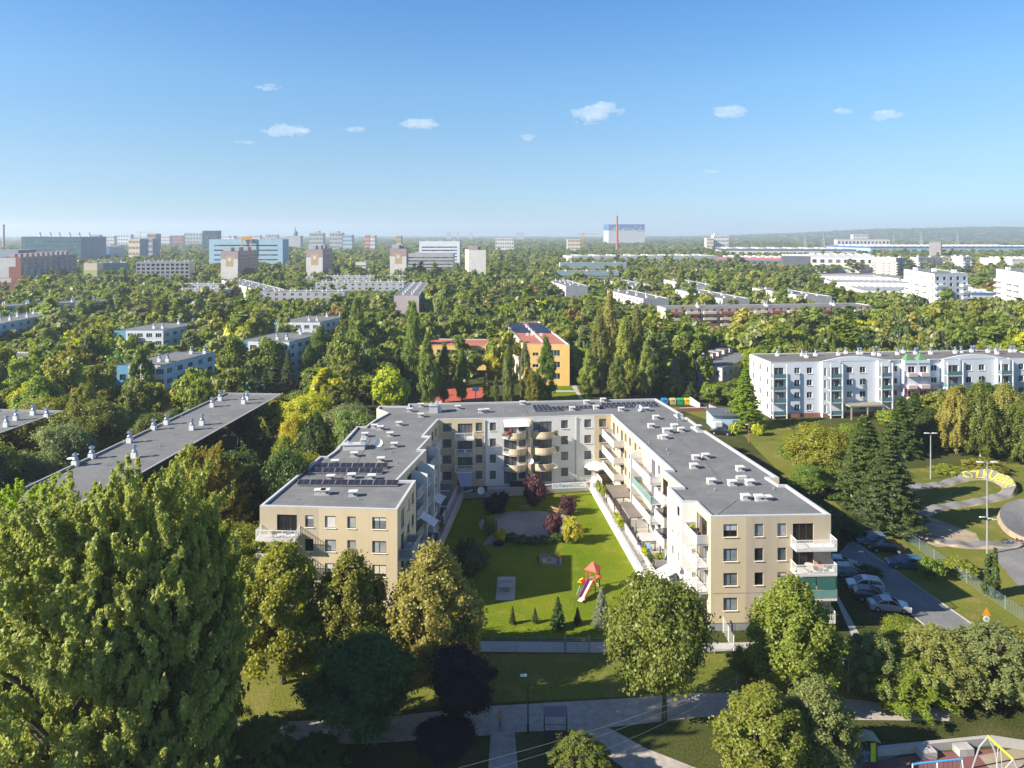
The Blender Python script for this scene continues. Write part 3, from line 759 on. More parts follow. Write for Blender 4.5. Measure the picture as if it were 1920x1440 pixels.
# four stepped blue and white blocks
def point_block(label, pf, pr, back, cow):
    # pf->pr front facade facing the camera; blue loggia strip at the left corner
    pf, pr = Vector(pf), Vector(pr); d = (pr-pf); L = d.length; d.normalize(); nin = Vector((-d.y, d.x))
    tilt = (nin*back + d*back*0.22); poly = [tuple(pf), tuple(pr), tuple(pr+tilt), tuple(pf+tilt)]
    s = Bld('point_block', label, 'building', (pf+pr+tilt)/2, 'stepped blue and white blocks')
    h = 13.5
    q = pf + d*L*0.24
    s.wall(pf, q, 0, h, [(L*0.06, L*0.20, 1.7+2.7*r, 3.1+2.7*r, 'd', 2) for r in range(5) if 3.1+2.7*r < h-0.4], 'midblue')
    s.wall(q, pr, 0, h, [o for o in grid(L*0.76, 4, 1.9, 1.35, 5, 1.1, 2.5, 'ws', 3)], 'bluewhite')
    s.wall(pr, poly[2], 0, h, grid(back*1.02, 5, 1.9, 1.35, 5, 1.1, 2.5, 'ws', 2), 'paleblue')
    s.wall(poly[2], poly[3], 0, h, [], 'bluewhite'); s.wall(poly[3], pf, 0, h, [], 'midblue')
    rf = flat_roof(s, poly, h, 'roofing', 'halldark', 0.15, 0.3)
    for r in range(1, 4): 
        so = MB(); o2 = Vector((d.y, -d.x)); a = pf + d*0.2
        so.obox((a.x, a.y, 1.0+2.5*r), (*(d*L*0.22), 0), (*(o2*1.1), 0), (0, 0, 0.9)); so.build('balcony', M['midblue'] if r % 2 else M['halldark'], s.root)
    for tx, ty in cow:
        p = pf + d*L*tx + tilt*ty; cowl(s, rf, p.x, p.y, h-0.15, 1.1)
    s.finish(); foot(poly, 2.0)
C4 = [(0.60, 0.25), (0.78, 0.25), (0.62, 0.85), (1.0*0.93, 0.85)]
point_block('blue and white block nearest the long left slab, willows in front of its facade', X_(219, 171), X_(308, 171), 19, C4)
point_block('blue block standing alone at far left with trees covering its lower floors', X_(214, 232), X_(306, 232), 19, C4)
point_block('tallest looking white and blue block with a dark pine in front of its right half', X_(441, 208), X_(542, 207), 19, C4)
point_block('rear blue and white block whose roof peeps over the white block with the pine', X_(514, 253), X_(600, 252.5), 20, C4)

# low slabs further left
def fslab(label, p, q, width=11.5, h=13.5, wall='paleblue', gable='bluewhite', group='low slab blocks among the trees', cows=10, roof='roofing', cols=None, rows=5, nm='slab_block', dz=2.5, w=1.6, cow=1.1, **k):
    L = math.hypot(q[0]-p[0], q[1]-p[1]); cols = cols or max(3, int(L/4.2))
    s, poly, rf = slab(nm, label, p, q, width, h, wall, gable, cols, rows, group, roof, cows, z0=0.5, dz=dz, w=w, wh=1.3, cow=cow, **k)
    s.finish(); foot(poly, 2.0)
    return s
fslab('pale blue slab at the far left edge, receding, with a row of bright cowls', (-178, 236), (-180, 285), 12, cows=10)
fslab('long thin pale blue slab zigzagging behind the far left trees', (-222, 305), (-177, 346), 12, cows=14)
fslab('grey roofed slab half hidden by trees below the tower slab at left', (-173, 196), (-134, 192), 12, cows=3, h=11)
fslab('grey slab between trees under the ruined looking block', (-190, 400), (-160, 398), 12, cows=8, wall='greywall')
fslab('grey slab just behind the other one under the ruined looking block', (-214, 440), (-172, 436), 12, cows=8, wall='greywall')
fslab('white slab with pink base receding from the tower with cowls on its roof', (-195, 480), (-138, 391), 14, cows=12, wall='offwhite', gable='bluewhite')
fslab('grey blue slab with its roof edge facing left of the dark conifers', (-133, 384), (-90, 384), 12, cows=10, wall='greywall')
fslab('lilac grey slab behind the yellow green trees at middle left', (-126, 458), (-69, 457), 12, cows=16, wall='greywall', gable='palepink')
fslab('rearmost lilac slab with a crowded line of roof cowls', (-150, 520), (-78, 518), 12, cows=18, wall='greywall', gable='palepink')
fslab('narrow slab with a blank pink gable toward us and a blue side', (-47, 361), (-53.5, 455), 12.5, cows=14, wall='midblue', gable='palepink', end_cols=0)
# white slabs right of centre
def wslab(label, c, l, r):
    p, q, e = Vector(l), Vector(c), Vector(r)
    s, poly, rf = slab('slab_block', label, p, q, (e-q).length, 13.5, 'offwhite', 'greywall', max(4, int((q-p).length/5)), 5, 'white slab blocks right of centre', 'roofing', 8, z0=0.4, dz=2.5, w=1.8, wh=1.2, end_cols=0, cow=1.15)
    s.finish(); foot(poly, 2.0)
wslab('white slab with a grey gable left of all the others, above the poplars', (32, 426), (23.6, 480), (45, 430))
wslab('white slab half hidden by a round tree, second from the left in the rear row', (72, 425), (62, 482), (85, 430))
wslab('front white slab with the longest sunlit face, behind the twin poplars', (63, 343), (52.7, 395), (75.5, 347))
wslab('white slab in the rear row with a willow before its face', (110, 430), (103, 485), (123, 434))
wslab('front white slab overlapping the long pink block\'s roof', (101, 343), (91.5, 400), (114, 348))
wslab('white slab furthest to the right beside the supermarket roofs', (146, 355), (138.5, 412), (159, 360))
# long pink and cream block in front of them
s, poly, rf = slab('terrace_block', 'long flat roofed block with red and cream balcony bands behind brownish trees', (64.5, 300), (157, 312), 11.0, 13.5, 'mauve', 'cream', 28, 5, None, 'roofing', 6, z0=0.4, dz=2.6, w=1.5, wh=1.25, end_cols=0, cow=1.2)
p, q = Vector((64.5, 300, 0)), Vector((157, 312, 0)); d = (q-p).normalized(); o2 = Vector((d.y, -d.x, 0))
b = MB()
for r in range(5):
    for k in range(12): b.obox(p + d*(1.2+7.6*k) + o2*0.02 + Vector((0, 0, 0.5+2.6*r)), d*5.6, o2*1.1, (0, 0, 0.95), (k+r) % 3 % 2)
b.build('balcony', [M['cream'], M['rosered']], s.root)
s.finish(); foot(poly, 2)

# yellow school with red roof and solar panels
c = [X_(979.6, 211.5), X_(1068, 210.3), (10.0, 266), (-2.4, 258)]
s = Bld('school_building', 'three storey yellow orange school with a red roof carrying solar panels', 'school', (6, 235)); h = 12.2
L0 = math.hypot(c[1][0]-c[0][0], c[1][1]-c[0][1])
s.wall(c[0], c[1], 0, h, [(L0*f-1.4, L0*f+1.4, 1.9+3.4*r, 3.7+3.4*r, 'ws', 3) for f in (0.70, 0.9) for r in range(3)] + [(L0*0.28-0.9, L0*0.28+0.9, 1.9+3.4*r, 2.9+3.4*r, 'ws', 2) for r in range(3)], 'schoolwall')
L1 = 50.0
s.wall(c[1], c[2], 0, h, grid(math.hypot(c[2][0]-c[1][0], c[2][1]-c[1][1]), 12, 2.4, 1.8, 3, 1.9, 3.4, 'ws', 3), 'schoolwall')
s.wall(c[2], c[3], 0, h, [], 'schoolwall')
s.wall(c[3], c[0], 0, h, grid(math.hypot(c[0][0]-c[3][0], c[0][1]-c[3][1]), 11, 3.0, 1.8, 3, 1.9, 3.4, 'ws', 3), 'cream')
rf = flat_roof(s, c, h, 'redroof', 'panel', 0.3, 0.45)
A, Bv = Vector(c[0]), Vector(c[1]); du = (Bv-A).normalized(); dv = (Vector(c[3])-A); LV = dv.length; dv.normalize()
b = MB(); pm = A + du*(L0*0.5) + dv*1.0; b.obox((pm.x-0.35, pm.y, h-0.3), (*(dv*(LV-2)), 0), (*(du*0.7), 0), (0, 0, 0.35)); b.build('roof_ridge', M['panel'], rf)
b = MB()
for t in (0.3, 0.62, 0.4): 
    q = A + du*L0*(t) + dv*LV*0.42; b.box(q.x, q.y, h-0.3, 0.9, 0.9, 0.8)
b.build('chimney', M['panel'], rf)
SCH = (A, du, dv, L0, LV, h)
s.finish(); foot(c, 2)
s, poly, rf = slab('school_wing', 'low yellow wing with a red roof left of the school behind the poplars', (-32, 236), (-8.5, 234.5), 15, 8.0, 'schoolwall', 'cream', 7, 2, None, 'redroof', 0, z0=0.9, dz=3.3, w=2.2, wh=1.6); s.finish(); foot(poly, 2)

# white and pale blue block at the right
s = Bld('white_apartment_block', 'long white and pale blue block with arched roof parapets and glazed corner balconies at right', 'apartment building', (95, 180))
WQ0, WQ1 = Vector((63.0, 174)), Vector((136, 181)); dW = (WQ1-WQ0).normalized(); oW = Vector((dW.y, -dW.x)); LW = (WQ1-WQ0).length
h = 13.6; WR = (4.6-2.75+0.4+0.4, )
def wpt(sx, out=0.0): return WQ0 + dW*sx + oW*out
def s_wu(u): return s_of_u(tuple(WQ0), tuple(WQ1), u)
def wu(z8): return 1380 + z8/3.5556                         # enlarged-view column to photo column
secs = [(215, 330, 'open', 0), (330, 565, 'w', 0), (565, 600, 'bal', 0.9), (600, 685, 'bal', 0.9), (685, 935, 'wb', 0.3), (935, 1015, 'bal', 0.9), (1015, 1105, 'pk', -0.4), (1105, 1275, 'tower', 1.0), (1275, 1370, 'pk', -0.4), (1370, 1480, 'bal', 0.9), (1480, 1725, 'wb', 0.3), (1725, 1810, 'bal', 0.9), (1810, 2120, 'w', 0)]
rowsW = [1.6, 4.6, 7.6, 10.6]
edge = []
prev = None
for a, c_, kind, out in secs:
    s0, s1 = max(0, s_wu(wu(a))), min(LW, s_wu(wu(c_)))
    if kind == 'open': s0 = 0.0
    p, q = wpt(s0, out), wpt(s1, out); L = s1-s0
    if kind == 'w': ops = [o for f in ((0.33, 0.68) if L < 16 else (0.15, 0.38, 0.62, 0.85)) for o in [(L*f-0.7, L*f+0.7, r, r+1.5, 'ws', 2) for r in rowsW]]
    elif kind == 'wb': ops = [o for f in (0.27, 0.62) for o in [(L*f-0.75, L*f+0.75, r, r+1.5, 'ws', 2) for r in rowsW]]
    elif kind in ('bal',): ops = [(L*0.5-min(1.6, L*0.38), L*0.5+min(1.6, L*0.38), r-0.75, r+1.6, 'w', 2) for r in rowsW] if L > 2 else [(0.4, L-0.4, r-0.5, r+1.5, 'w', 1) for r in rowsW]
    elif kind == 'pk': ops = [(L*0.35, L*0.75, r, r+1.4, 'ws', 2) for r in rowsW]
    elif kind == 'tower': ops = [(L*f-0.9, L*f+0.9, r-0.7, r+1.5, 'w', 2) for f in (0.28, 0.75) for r in rowsW]
    else: ops = [(0.5, L-0.4, r-0.7, r+1.6, 'w', 2) for r in rowsW]
    wm = {'w': 'bluewhite', 'wb': 'bluewhite', 'bal': 'bluewhite', 'open': 'bluewhite', 'pk': 'bluewhite', 'tower': 'palepink'}[kind]
    if kind in ('pk', 'tower'):
        s.wall(p, q, 0, 7.2, [o for o in ops if o[3] < 7.1], 'pinkish' if kind == 'tower' else 'palepink'); s.wall(p, q, 7.2, h, [o for o in ops if o[2] > 7.3], 'bluewhite')
    else: s.wall(p, q, 1.0, h, ops, wm); s.wall(p, q, 0, 1.0, [], 'rust')
    edge += [tuple(p), tuple(q)]
    if kind == 'bal' and L > 2 or kind == 'open':
        for r in rowsW:
            mb = MB(); o3 = Vector((*oW, 0)); d3 = Vector((*dW, 0)); pp = Vector((*p, r-0.95))
            mb.obox(pp, d3*L, o3*1.1, (0, 0, 0.18)); so = mb.build('balcony', M['bluewhite'], s.root)
            mb = MB(); mb.obox(pp + o3*1.05 + Vector((0, 0, 0.18)), d3*L, o3*0.03, (0, 0, 1.0)); mb.obox(pp + d3*0.02 + Vector((0, 0, 0.18)), o3*1.05, d3*0.03, (0, 0, 1.0)); mb.build('railing', cm('glass_teal', (0.10, 0.20, 0.22), 0.12, 0.0, spec=0.6), so)
        mb = MB()
        for f in (0.02, L-0.3): mb.obox(Vector((*p, 0)) + d3*f + o3*0.95, d3*0.28, o3*0.2, (0, 0, h-0.4))
        mb.build('pillar', M['whitepaint'], s.root)
    if kind == 'wb':                                          # gently arched parapet
        mb = MB(); n = 14; sa, sb = s0-4.5, s1+3.0
        for k in range(n):
            t0, t1 = k/n, (k+1)/n; z0, z1 = (h+1.1*math.sin(math.pi*t0), h+1.1*math.sin(math.pi*t1))
            a3, b3 = wpt(sa+(sb-sa)*t0, out+0.05), wpt(sa+(sb-sa)*t1, out+0.05); i3 = -oW*0.35
            mb.face([(*a3, h-0.05), (*b3, h-0.05), (*b3, z1), (*a3, z0)]); mb.face([(*a3, z0), (*b3, z1), (*(b3+i3), z1), (*(a3+i3), z0)]); mb.face([(*(b3+i3), h-0.3), (*(a3+i3), h-0.3), (*(a3+i3), z0), (*(b3+i3), z1)])
        mb.build('parapet', M['bluewhite'], s.root)
    if kind == 'tower':                                       # two green pyramid caps
        for f in (0.25, 0.75):
            ctr = wpt(s0+L*f, out-1.4); w_ = L*0.21; mb = MB()
            cs = [ctr-dW*w_+oW*1.5, ctr+dW*w_+oW*1.5, ctr+dW*w_-oW*1.5, ctr-dW*w_-oW*1.5]; top = (*ctr, h+1.6)
            for k in range(4): mb.face([(*cs[k], h-0.9), (*cs[(k+1) % 4], h-0.9), top])
            mb.build('roof', cm('capgreen', (0.11, 0.26, 0.10), 0.7, 0.08), s.root)
            mb = MB()
            for r in rowsW: mb.obox((*(wpt(s0+L*f-w_*0.8, out+0.02)), r-0.9), (*(dW*w_*1.6), 0), (*(oW*0.9), 0), (0, 0, 0.9))
            mb.build('balcony', M['palepink'], s.root)
for k in range(1, len(edge)-1, 2):
    if (Vector(edge[k])-Vector(edge[k+1])).length > 0.05: s.wall(edge[k], edge[k+1], 0, h, [], 'bluewhite')
bk = [tuple(WQ1 - oW*12), tuple(WQ0 - oW*12)]
e2 = [edge[0]] + [edge[i] for i in range(1, len(edge)) if (Vector(edge[i])-Vector(edge[i-1])).length > 0.05]
poly = e2 + bk
s.wall(e2[-1], bk[0], 0, h, [], 'bluewhite'); s.wall(bk[0], bk[1], 0, h, grid(LW, 20, 1.4, 1.5, 4, 1.6, 3.0), 'bluewhite')
s.wall(bk[1], e2[0], 0, h, grid(12, 3, 1.0, 1.5, 4, 1.6, 3.0, 'ws', 1), 'white')
rf = flat_roof(s, [tuple(wpt(0, 0.0)), tuple(wpt(LW, 0.0))] + bk, h-0.05, 'roofing_warm', 'coping', 0.15, 0.3)
for z8, y8 in ((275,240),(440,240),(470,252),(530,240),(682,235),(732,225),(815,228),(832,228),(917,235),(955,240),(1075,232),(1115,220),(1195,228),(1210,226),(1298,228),(1460,222),(1500,220),(1570,214),(1590,212),(1680,216),(1735,215),(1740,228),(1830,214),(1855,214)):
    x, y = gp(wu(z8), 600+y8/3.5556, h-0.2); 
    if (Vector((x, y))-WQ0).dot(-oW) > 0.6: cowl(s, rf, x, y, h-0.2, 0.95)
mb = MB(); a3 = wpt(s_wu(wu(700)), 4.0); mb.obox((*a3, 3.1), (*(dW*9.0), 0), (*(-oW*3.4), 0), (0, 0, 0.35)); 
for f in (0.3, 4.4, 8.4): mb.obox((*(a3+dW*f), 0), (*(dW*0.3), 0), (*(-oW*0.3), 0), (0, 0, 3.1))
mb.build('porch', cm('porchroof', (0.27, 0.26, 0.19), 0.8, 0.1), s.root)
s.finish(); foot(poly, 3)

# row houses with stepped dormers, right of the poplars
s = Bld('row_house', 'low pale row of houses with white roof dormers behind the right hand wing', 'house', (62, 222)); c = [(51.5, 216), (60, 204), (78, 226), (69, 238)]; hh = 6.5
for i in range(4): s.wall(c[i], c[(i+1) % 4], 0, hh, grid(math.hypot(c[(i+1) % 4][0]-c[i][0], c[(i+1) % 4][1]-c[i][1]), 4 if i % 2 == 0 else 7, 1.2, 1.3, 2, 1.2, 2.8, 'ws', 2) if i < 2 or i == 3 else [], 'palepink' if i == 0 else 'bluewhite')
rf = flat_roof(s, c, hh, 'roofing', 'halldark', 0.1, 0.3)
for k in range(6):
    t = 0.08+0.16*k; q = Vector(c[0])*(1-t)+Vector(c[3])*t + (Vector(c[1])-Vector(c[0]))*0.3; mb = MB(); mb.box(q.x, q.y, hh-0.1, 2.2, 3.4, 1.5, 0, R(48)); mb.box(q.x, q.y, hh+1.4, 2.5, 3.7, 0.12, 1, R(48)); mb.build('dormer', [M['palepink'], M['roofing']], rf)
s.finish(); foot(c, 2)
for lb, x0, y0, w_, d_ in (('flat roofed white pavilion behind the white and blue block at right', 118, 224, 20, 9), ('small grey pavilion roof behind the middle of the white and blue block', 88, 214, 15, 9)):
    s, poly, rf = slab('pavilion', lb, (x0, y0), (x0+w_, y0+1), d_, 6.5, 'bluewhite', 'white', 5, 1, None, 'roofing', 2, z0=1.2, dz=3, w=1.8, wh=1.4); s.finish(); foot(poly, 2)

# tall prefab slab at far left and the three decorated towers
s, poly, rf = slab('prefab_block', 'long weathered prefab block with a rust and white gable at the far left edge', X_(39, 521), (-366, 601), 15, 27.5, 'mauve', 'rust', 10, 9, None, 'roofing', 0, z0=0.6, dz=2.85, w=2.2, wh=1.4, end_cols=0)
p, q = Vector(X_(39, 521)), Vector((-366, 601)); d = (q-p).normalized(); o2 = Vector((d.y, -d.x)); b = MB()
for k in range(9):
    a = p + d*(3+8.6*k); b.obox((*a, 0.5), (*(d*3.9), 0), (*(o2*0.5), 0), (0, 0, 18 if k % 3 else 22))
b.build('facade_panel', M['greywall'], s.root)
g0 = p - Vector((-d.y, d.x))*(-14.0); b = MB(); n2 = Vector((-d.y, d.x))
for t0, t1, z0, z1 in ((8.0, 14.6, 12.5, 27.0), (3.5, 8.0, 20.5, 27.0), (6.5, 14.4, 9.0, 12.2)):
    a = p + n2*t0; b.obox((*(a-d*0.004), z0), (*(n2*(t1-t0)), 0), (*(-d*0.05), 0), (0, 0, z1-z0))
b.build('gable_panel', M['offwhite'], s.root)
for k in range(11):
    a = p + d*(4+7.2*k) + n2*7.5; b = MB(); b.box(a.x, a.y, 27.2, 4.6, 3.2, 2.6, 0); b.build('rooftop_housing', M['mauve'], rf)
s.finish(); foot(poly, 2)
def tower(label, u0, u1, u2, d0, h, brick_top=True, side='right', L=46):
    p, q = X_(u0, d0), X_(u1, d0)
    if side == 'right': c = [p, q, X_(u2, d0+L), (p[0]+(X_(u2, d0+L)[0]-q[0]), d0+L)]
    else: e = X_(u2, d0+L); c = [p, q, (q[0]+(e[0]-p[0]), d0+L), e]
    s = Bld('tower_block', label, 'tower block', (p[0], d0), 'decorated tower blocks on the skyline')
    s.wall(c[0], c[1], 0, h*0.80, [], 'offwhite'); s.wall(c[0], c[1], h*0.80, h, [], 'mauve' if brick_top else 'offwhite')
    s.wall(c[1], c[2], 0, h, grid(math.hypot(c[2][0]-c[1][0], c[2][1]-c[1][1]), 9, 1.8, 1.4, 10, 1.4, 2.75) if side == 'right' else [], 'mauve')
    s.wall(c[2], c[3], 0, h, [], 'greywall'); s.wall(c[3], c[0], 0, h, grid(math.hypot(c[0][0]-c[3][0], c[0][1]-c[3][1]), 8, 1.8, 1.4, 10, 1.4, 2.75) if side == 'left' else [], 'cream')
    rf = flat_roof(s, c, h, 'roofing', 'mauve', 0.2, 0.4)
    w = q[0]-p[0]; b = MB()
    if brick_top:
        b.obox((p[0]+w*0.30, p[1]-0.05, h*0.62), (w*0.42, 0, 0), (0, 0.045, 0), (0, 0, h*0.26)); b.obox((p[0]+w*0.42, p[1]-0.10, h*0.75), (w*0.18, 0, 0), (0, 0.045, 0), (0, 0, h*0.085), 1)
        b.build('mural', [M['tanpaint'], M['offwhite']], s.root)
    b = MB()
    for k in range(4): b.box(p[0]+w*(0.3+0.2*(k % 2))+(c[2][0]-c[1][0])*k/4, p[1]+6+L*0.85*k/4, h-0.2, w*0.45, 7, 3.0)
    b.build('rooftop_housing', M['mauve'] if not brick_top or u0 > 850 else M['greywall'], rf)
    s.finish(); foot(c, 2)
tower('prefab tower with a tan square on its gable before the blue office slab', 414, 446, 484, 552, 31.0)
tower('prefab tower with a tan square on its gable, second of the three from the left', 574, 605, 623, 556, 32.5)
tower('prefab tower with a tan square on its gable, beside the white apartment blocks', 731, 762, 764, 580, 32.5, L=30)
tower('cream tower with red rooftop housings and no mural right of the three murals', 879, 911, 872, 580, 31.5, False, 'left', 26)

# mid distance blocks of the left half
fslab('low block with a green and yellow striped gable beyond the low slabs', X_(182, 545), X_(240, 560), 13, 22, 'tealgrey', 'yellowgreen', None, 6, rows=7, end_cols=0, nm='apartment_block')
b = MB(); p, q = X_(157, 540), X_(182, 540.5)
s = Bld('striped_gable_block', 'flat end block painted in cream, lime and green stripes', 'building', (p[0], 550)); c = [p, q, (q[0]+1, 565), (p[0]+1, 565)]
for z0, z1, m in ((0, 7, 'green'), (7, 12, 'green'), (12, 17, 'yellowgreen'), (17, 22.3, 'cream')):
    for i in range(4): s.wall(c[i], c[(i+1) % 4], z0, z1, [], m)
flat_roof(s, c, 22.35, 'roofing', 'coping', 0.2, 0.4); s.finish(); foot(c, 2)
s, poly, rf = slab('ruined_block', 'block with black gaping window holes and an orange end strip', X_(255, 525), X_(355, 530), 13, 24.0, 'greywall', 'cream', 11, 8, None, 'roofing', 8, z0=0.3, dz=2.8, w=2.2, wh=1.7, end_cols=0, st='d'); s.finish(); foot(poly, 2)
fslab('teal glass office slab with a blocky patterned facade', X_(40, 900), X_(152, 880), 40, 40.5, 'teal', 'tealgrey', None, 6, rows=7, cols=14, dz=5.4, w=4.6, end_cols=0, nm='glass_office', st='d', cow=3)
fslab('dark wing with columns beside the teal glass office', X_(164, 960), X_(205, 955), 30, 27, 'deepblue', 'offwhite', None, 0, rows=3, cols=8, dz=7, w=2.2, nm='glass_office', st='d')
fslab('grey low hall cut by the left edge in front of the teal office', X_(-40, 800), X_(34, 800), 30, 26, 'tealgrey', 'teal', None, 0, rows=3, cols=8, dz=7, w=5, nm='glass_office', st='d')
s = fslab('pale blue office slab with an orange portal emblem on top', X_(392, 750), X_(530, 752), 22, 38.5, 'skyblue', 'skyblue', None, 4, rows=7, cols=14, dz=5.0, w=6.0, nm='office_block', st='d', cow=2)
p = X_(453, 749.5); b = MB(); b.obox((p[0], p[1]-0.6, 38), (10.5, 0, 0), (0, 0.8, 0), (0, 0, 3.4)); b.obox((p[0], p[1]-0.6, 24), (1.2, 0, 0), (0, 0.5, 0), (0, 0, 14)); b.obox((p[0]+9.3, p[1]-0.6, 24), (1.2, 0, 0), (0, 0.5, 0), (0, 0, 14)); b.build('emblem', M['orange'], s.root)
fslab('white balcony block between the mural tower and the cream tower', X_(766, 640), X_(850, 640), 14, 27, 'greywall', 'offwhite', None, 6, rows=8, cols=16, dz=3, w=2.4, nm='apartment_block')
fslab('taller white terraced block just behind it', X_(786, 720), X_(862, 720), 14, 37, 'bluewhite', 'offwhite', None, 6, rows=10, cols=16, dz=3.2, w=2.6, nm='apartment_block')
fslab('small white house block right of the second mural tower', X_(666, 640), X_(686, 640), 12, 19, 'offwhite', 'offwhite', None, 0, rows=5, cols=4, dz=3.4, w=2.2, nm='apartment_block')
fslab('grey green slab with a flat roof in the trees above the leftmost white slab', X_(1040, 560), X_(1160, 560), 12, 15, 'tealgrey', 'bluewhite', None, 6, rows=4, cols=20, dz=3, w=2.4, nm='apartment_block')
fslab('second grey green slab partly covered behind the first', X_(1050, 650), X_(1175, 650), 12, 18, 'tealgrey', 'bluewhite', None, 6, rows=4, cols=20, dz=3, w=2.4, nm='apartment_block')

# white apartment blocks and yellow ones at the right
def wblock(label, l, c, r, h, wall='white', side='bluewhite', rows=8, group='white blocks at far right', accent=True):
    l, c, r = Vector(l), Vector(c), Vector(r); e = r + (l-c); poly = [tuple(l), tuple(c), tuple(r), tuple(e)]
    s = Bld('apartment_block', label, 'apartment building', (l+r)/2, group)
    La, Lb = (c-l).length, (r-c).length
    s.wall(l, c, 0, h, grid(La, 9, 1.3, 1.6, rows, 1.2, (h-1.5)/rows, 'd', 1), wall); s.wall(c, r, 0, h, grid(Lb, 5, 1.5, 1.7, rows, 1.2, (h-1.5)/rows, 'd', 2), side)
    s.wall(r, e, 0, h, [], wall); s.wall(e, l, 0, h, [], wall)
    rf = flat_roof(s, poly, h, 'roofing', 'coping', 0.3, 0.5)
    d1, d2 = (c-l).normalized(), (r-c).normalized(); o1, o2 = Vector((d1.y, -d1.x)), Vector((d2.y, -d2.x))
    for k in range(rows-1):
        z = 1.0+(h-1.5)/rows*(k+0.0)
        b = MB()
        for f in (0.02, 0.40, 0.62): b.obox((*(l+d1*La*f), z), (*(d1*La*0.16), 0), (*(o1*1.5), 0), (0, 0, 1.05))
        b.obox((*(c+d2*0.2), z), (*(d2*Lb*0.27), 0), (*(o2*1.5), 0), (0, 0, 1.05)); b.obox((*(c+d2*Lb*0.78), z), (*(d2*Lb*0.24), 0), (*(o2*1.5), 0), (0, 0, 1.05))
        b.build('balcony', M['panel'] if wall != 'white' else M['whitepaint'], s.root)
    if accent:
        b = MB(); b.obox((*(c+d2*Lb*0.34+o2*0.01), 0), (*(d2*Lb*0.26), 0), (*(o2*0.05), 0), (0, 0, h*0.62)); b.build('accent_panel', M['midblue'], s.root)
    b = MB()
    for f in (0.2, 0.5, 0.8): q = l*(1-f)+r*f; b.box(q.x, q.y, h-0.3, 2.0, 1.4, 1.6)
    b.build('chimney', M['whitepaint'], rf)
    s.finish(); foot(poly, 2)
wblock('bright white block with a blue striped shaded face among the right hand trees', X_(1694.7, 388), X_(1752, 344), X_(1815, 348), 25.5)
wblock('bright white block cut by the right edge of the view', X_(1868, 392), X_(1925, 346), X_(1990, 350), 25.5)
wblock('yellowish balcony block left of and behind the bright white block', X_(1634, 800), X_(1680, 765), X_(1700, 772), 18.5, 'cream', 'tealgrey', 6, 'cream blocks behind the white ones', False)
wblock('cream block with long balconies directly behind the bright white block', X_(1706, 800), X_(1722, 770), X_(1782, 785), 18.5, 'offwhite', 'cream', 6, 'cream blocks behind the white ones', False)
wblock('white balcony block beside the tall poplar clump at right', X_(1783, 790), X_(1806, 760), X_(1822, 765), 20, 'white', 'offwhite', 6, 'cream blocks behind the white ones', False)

# halls and warehouses
def hall(name, label, p, q, depth, h, wall, band=None, roof='halltop', n=10, sky=8, group='halls and warehouses beyond the trees'):
    p, q = Vector(p), Vector(q); d = (q-p); L = d.length; d.normalize(); n2 = Vector((-d.y, d.x)); poly = [tuple(x) for x in (p, q, q+n2*depth, p+n2*depth)]
    s = Bld(name, label, 'warehouse', (p+q)/2, group)
    for i in range(4):
        a, c = poly[i], poly[(i+1) % 4]; ops = grid(math.hypot(c[0]-a[0], c[1]-a[1]), n, L/n*0.55, h*0.2, 1, h*0.55, 3, 'd', 1) if i == 0 and n else []
        s.wall(a, c, 0, h*0.84, ops, wall); s.wall(a, c, h*0.84, h, [], band or wall)
    rf = flat_roof(s, poly, h, roof, 'hallgrey', 0.5, 0.8)
    if sky:
        b = MB()
        for k in range(sky):
            for r in range(2): a = p + d*L*(k+0.5)/sky + n2*depth*(0.3+0.4*r); b.box(a.x, a.y, h-0.5, L/sky*0.35, depth*0.12, 1.6)
        b.build('skylight', M['offwhite'], rf)
    s.finish(); foot(poly, 2)
hall('warehouse', 'long pale hall with a dark band in front of the distant pylons', X_(1352, 1100), X_(1606, 1060), 120, 21, 'hallgrey', 'halldark', n=16)
hall('warehouse', 'very long blue banded hall stretching to the right edge', X_(1632, 1230), X_(1960, 1240), 160, 22, 'skyblue', 'deepblue', n=18, sky=26)
hall('shop_hall', 'low store with a red end and blue sign letters in the middle distance', X_(1072, 860), X_(1345, 880), 60, 17, 'hallgrey', 'hallgrey', n=16)
hall('shop_hall', 'dark store front right of centre before the pale hall', X_(1345, 840), X_(1475, 800), 60, 17, 'halldark', 'rosered', n=10)
hall('shop_hall', 'black cube shaped store beside a white lorry', X_(1468, 720), X_(1520, 712), 40, 22, 'halldark', None, n=0)
hall('shop_hall', 'white hall roof beyond the black store', X_(1520, 820), X_(1640, 800), 50, 20, 'offwhite', 'hallgrey', n=8)
hall('supermarket', 'wide low grey roof of a supermarket seen over the treetops', (238, 484), (297, 472), 195, 6.0, 'hallgrey', 'whitepaint', 'halltop', 8, 14)
hall('supermarket', 'white edged flat roof in front of the wide supermarket roof', X_(1400, 770), X_(1462, 760), 40, 9.0, 'offwhite', 'whitepaint', 'halltop', 6, 6)
hall('supermarket', 'grey shed with a curved looking roof between the two bright white blocks', X_(1822, 410), X_(1868, 408), 40, 11, 'hallgrey', 'deepblue', 'hallgrey', 4, 4)
hall('shop_hall', 'white hall at the right edge beyond the poplar clump', X_(1898, 720), X_(1990, 720), 50, 19, 'offwhite', 'hallgrey', n=6)
b = MB(); 
p = X_(1243, 1190); s = Bld('pale_gable_hall', 'pale hall end with a salmon pink wall beside dark poplars', 'warehouse', (p[0]+500, 1000)); c = [X_(1742, 1000), X_(1764, 1000), X_(1766, 1060), X_(1744, 1060)]
for i in range(4): s.wall(c[i], c[(i+1) % 4], 0, 32, [], 'palepink' if i % 2 == 0 else 'skyblue')
flat_roof(s, c, 32, 'halltop', 'coping', 0.3, 0.6); s.finish(); foot(c, 2)
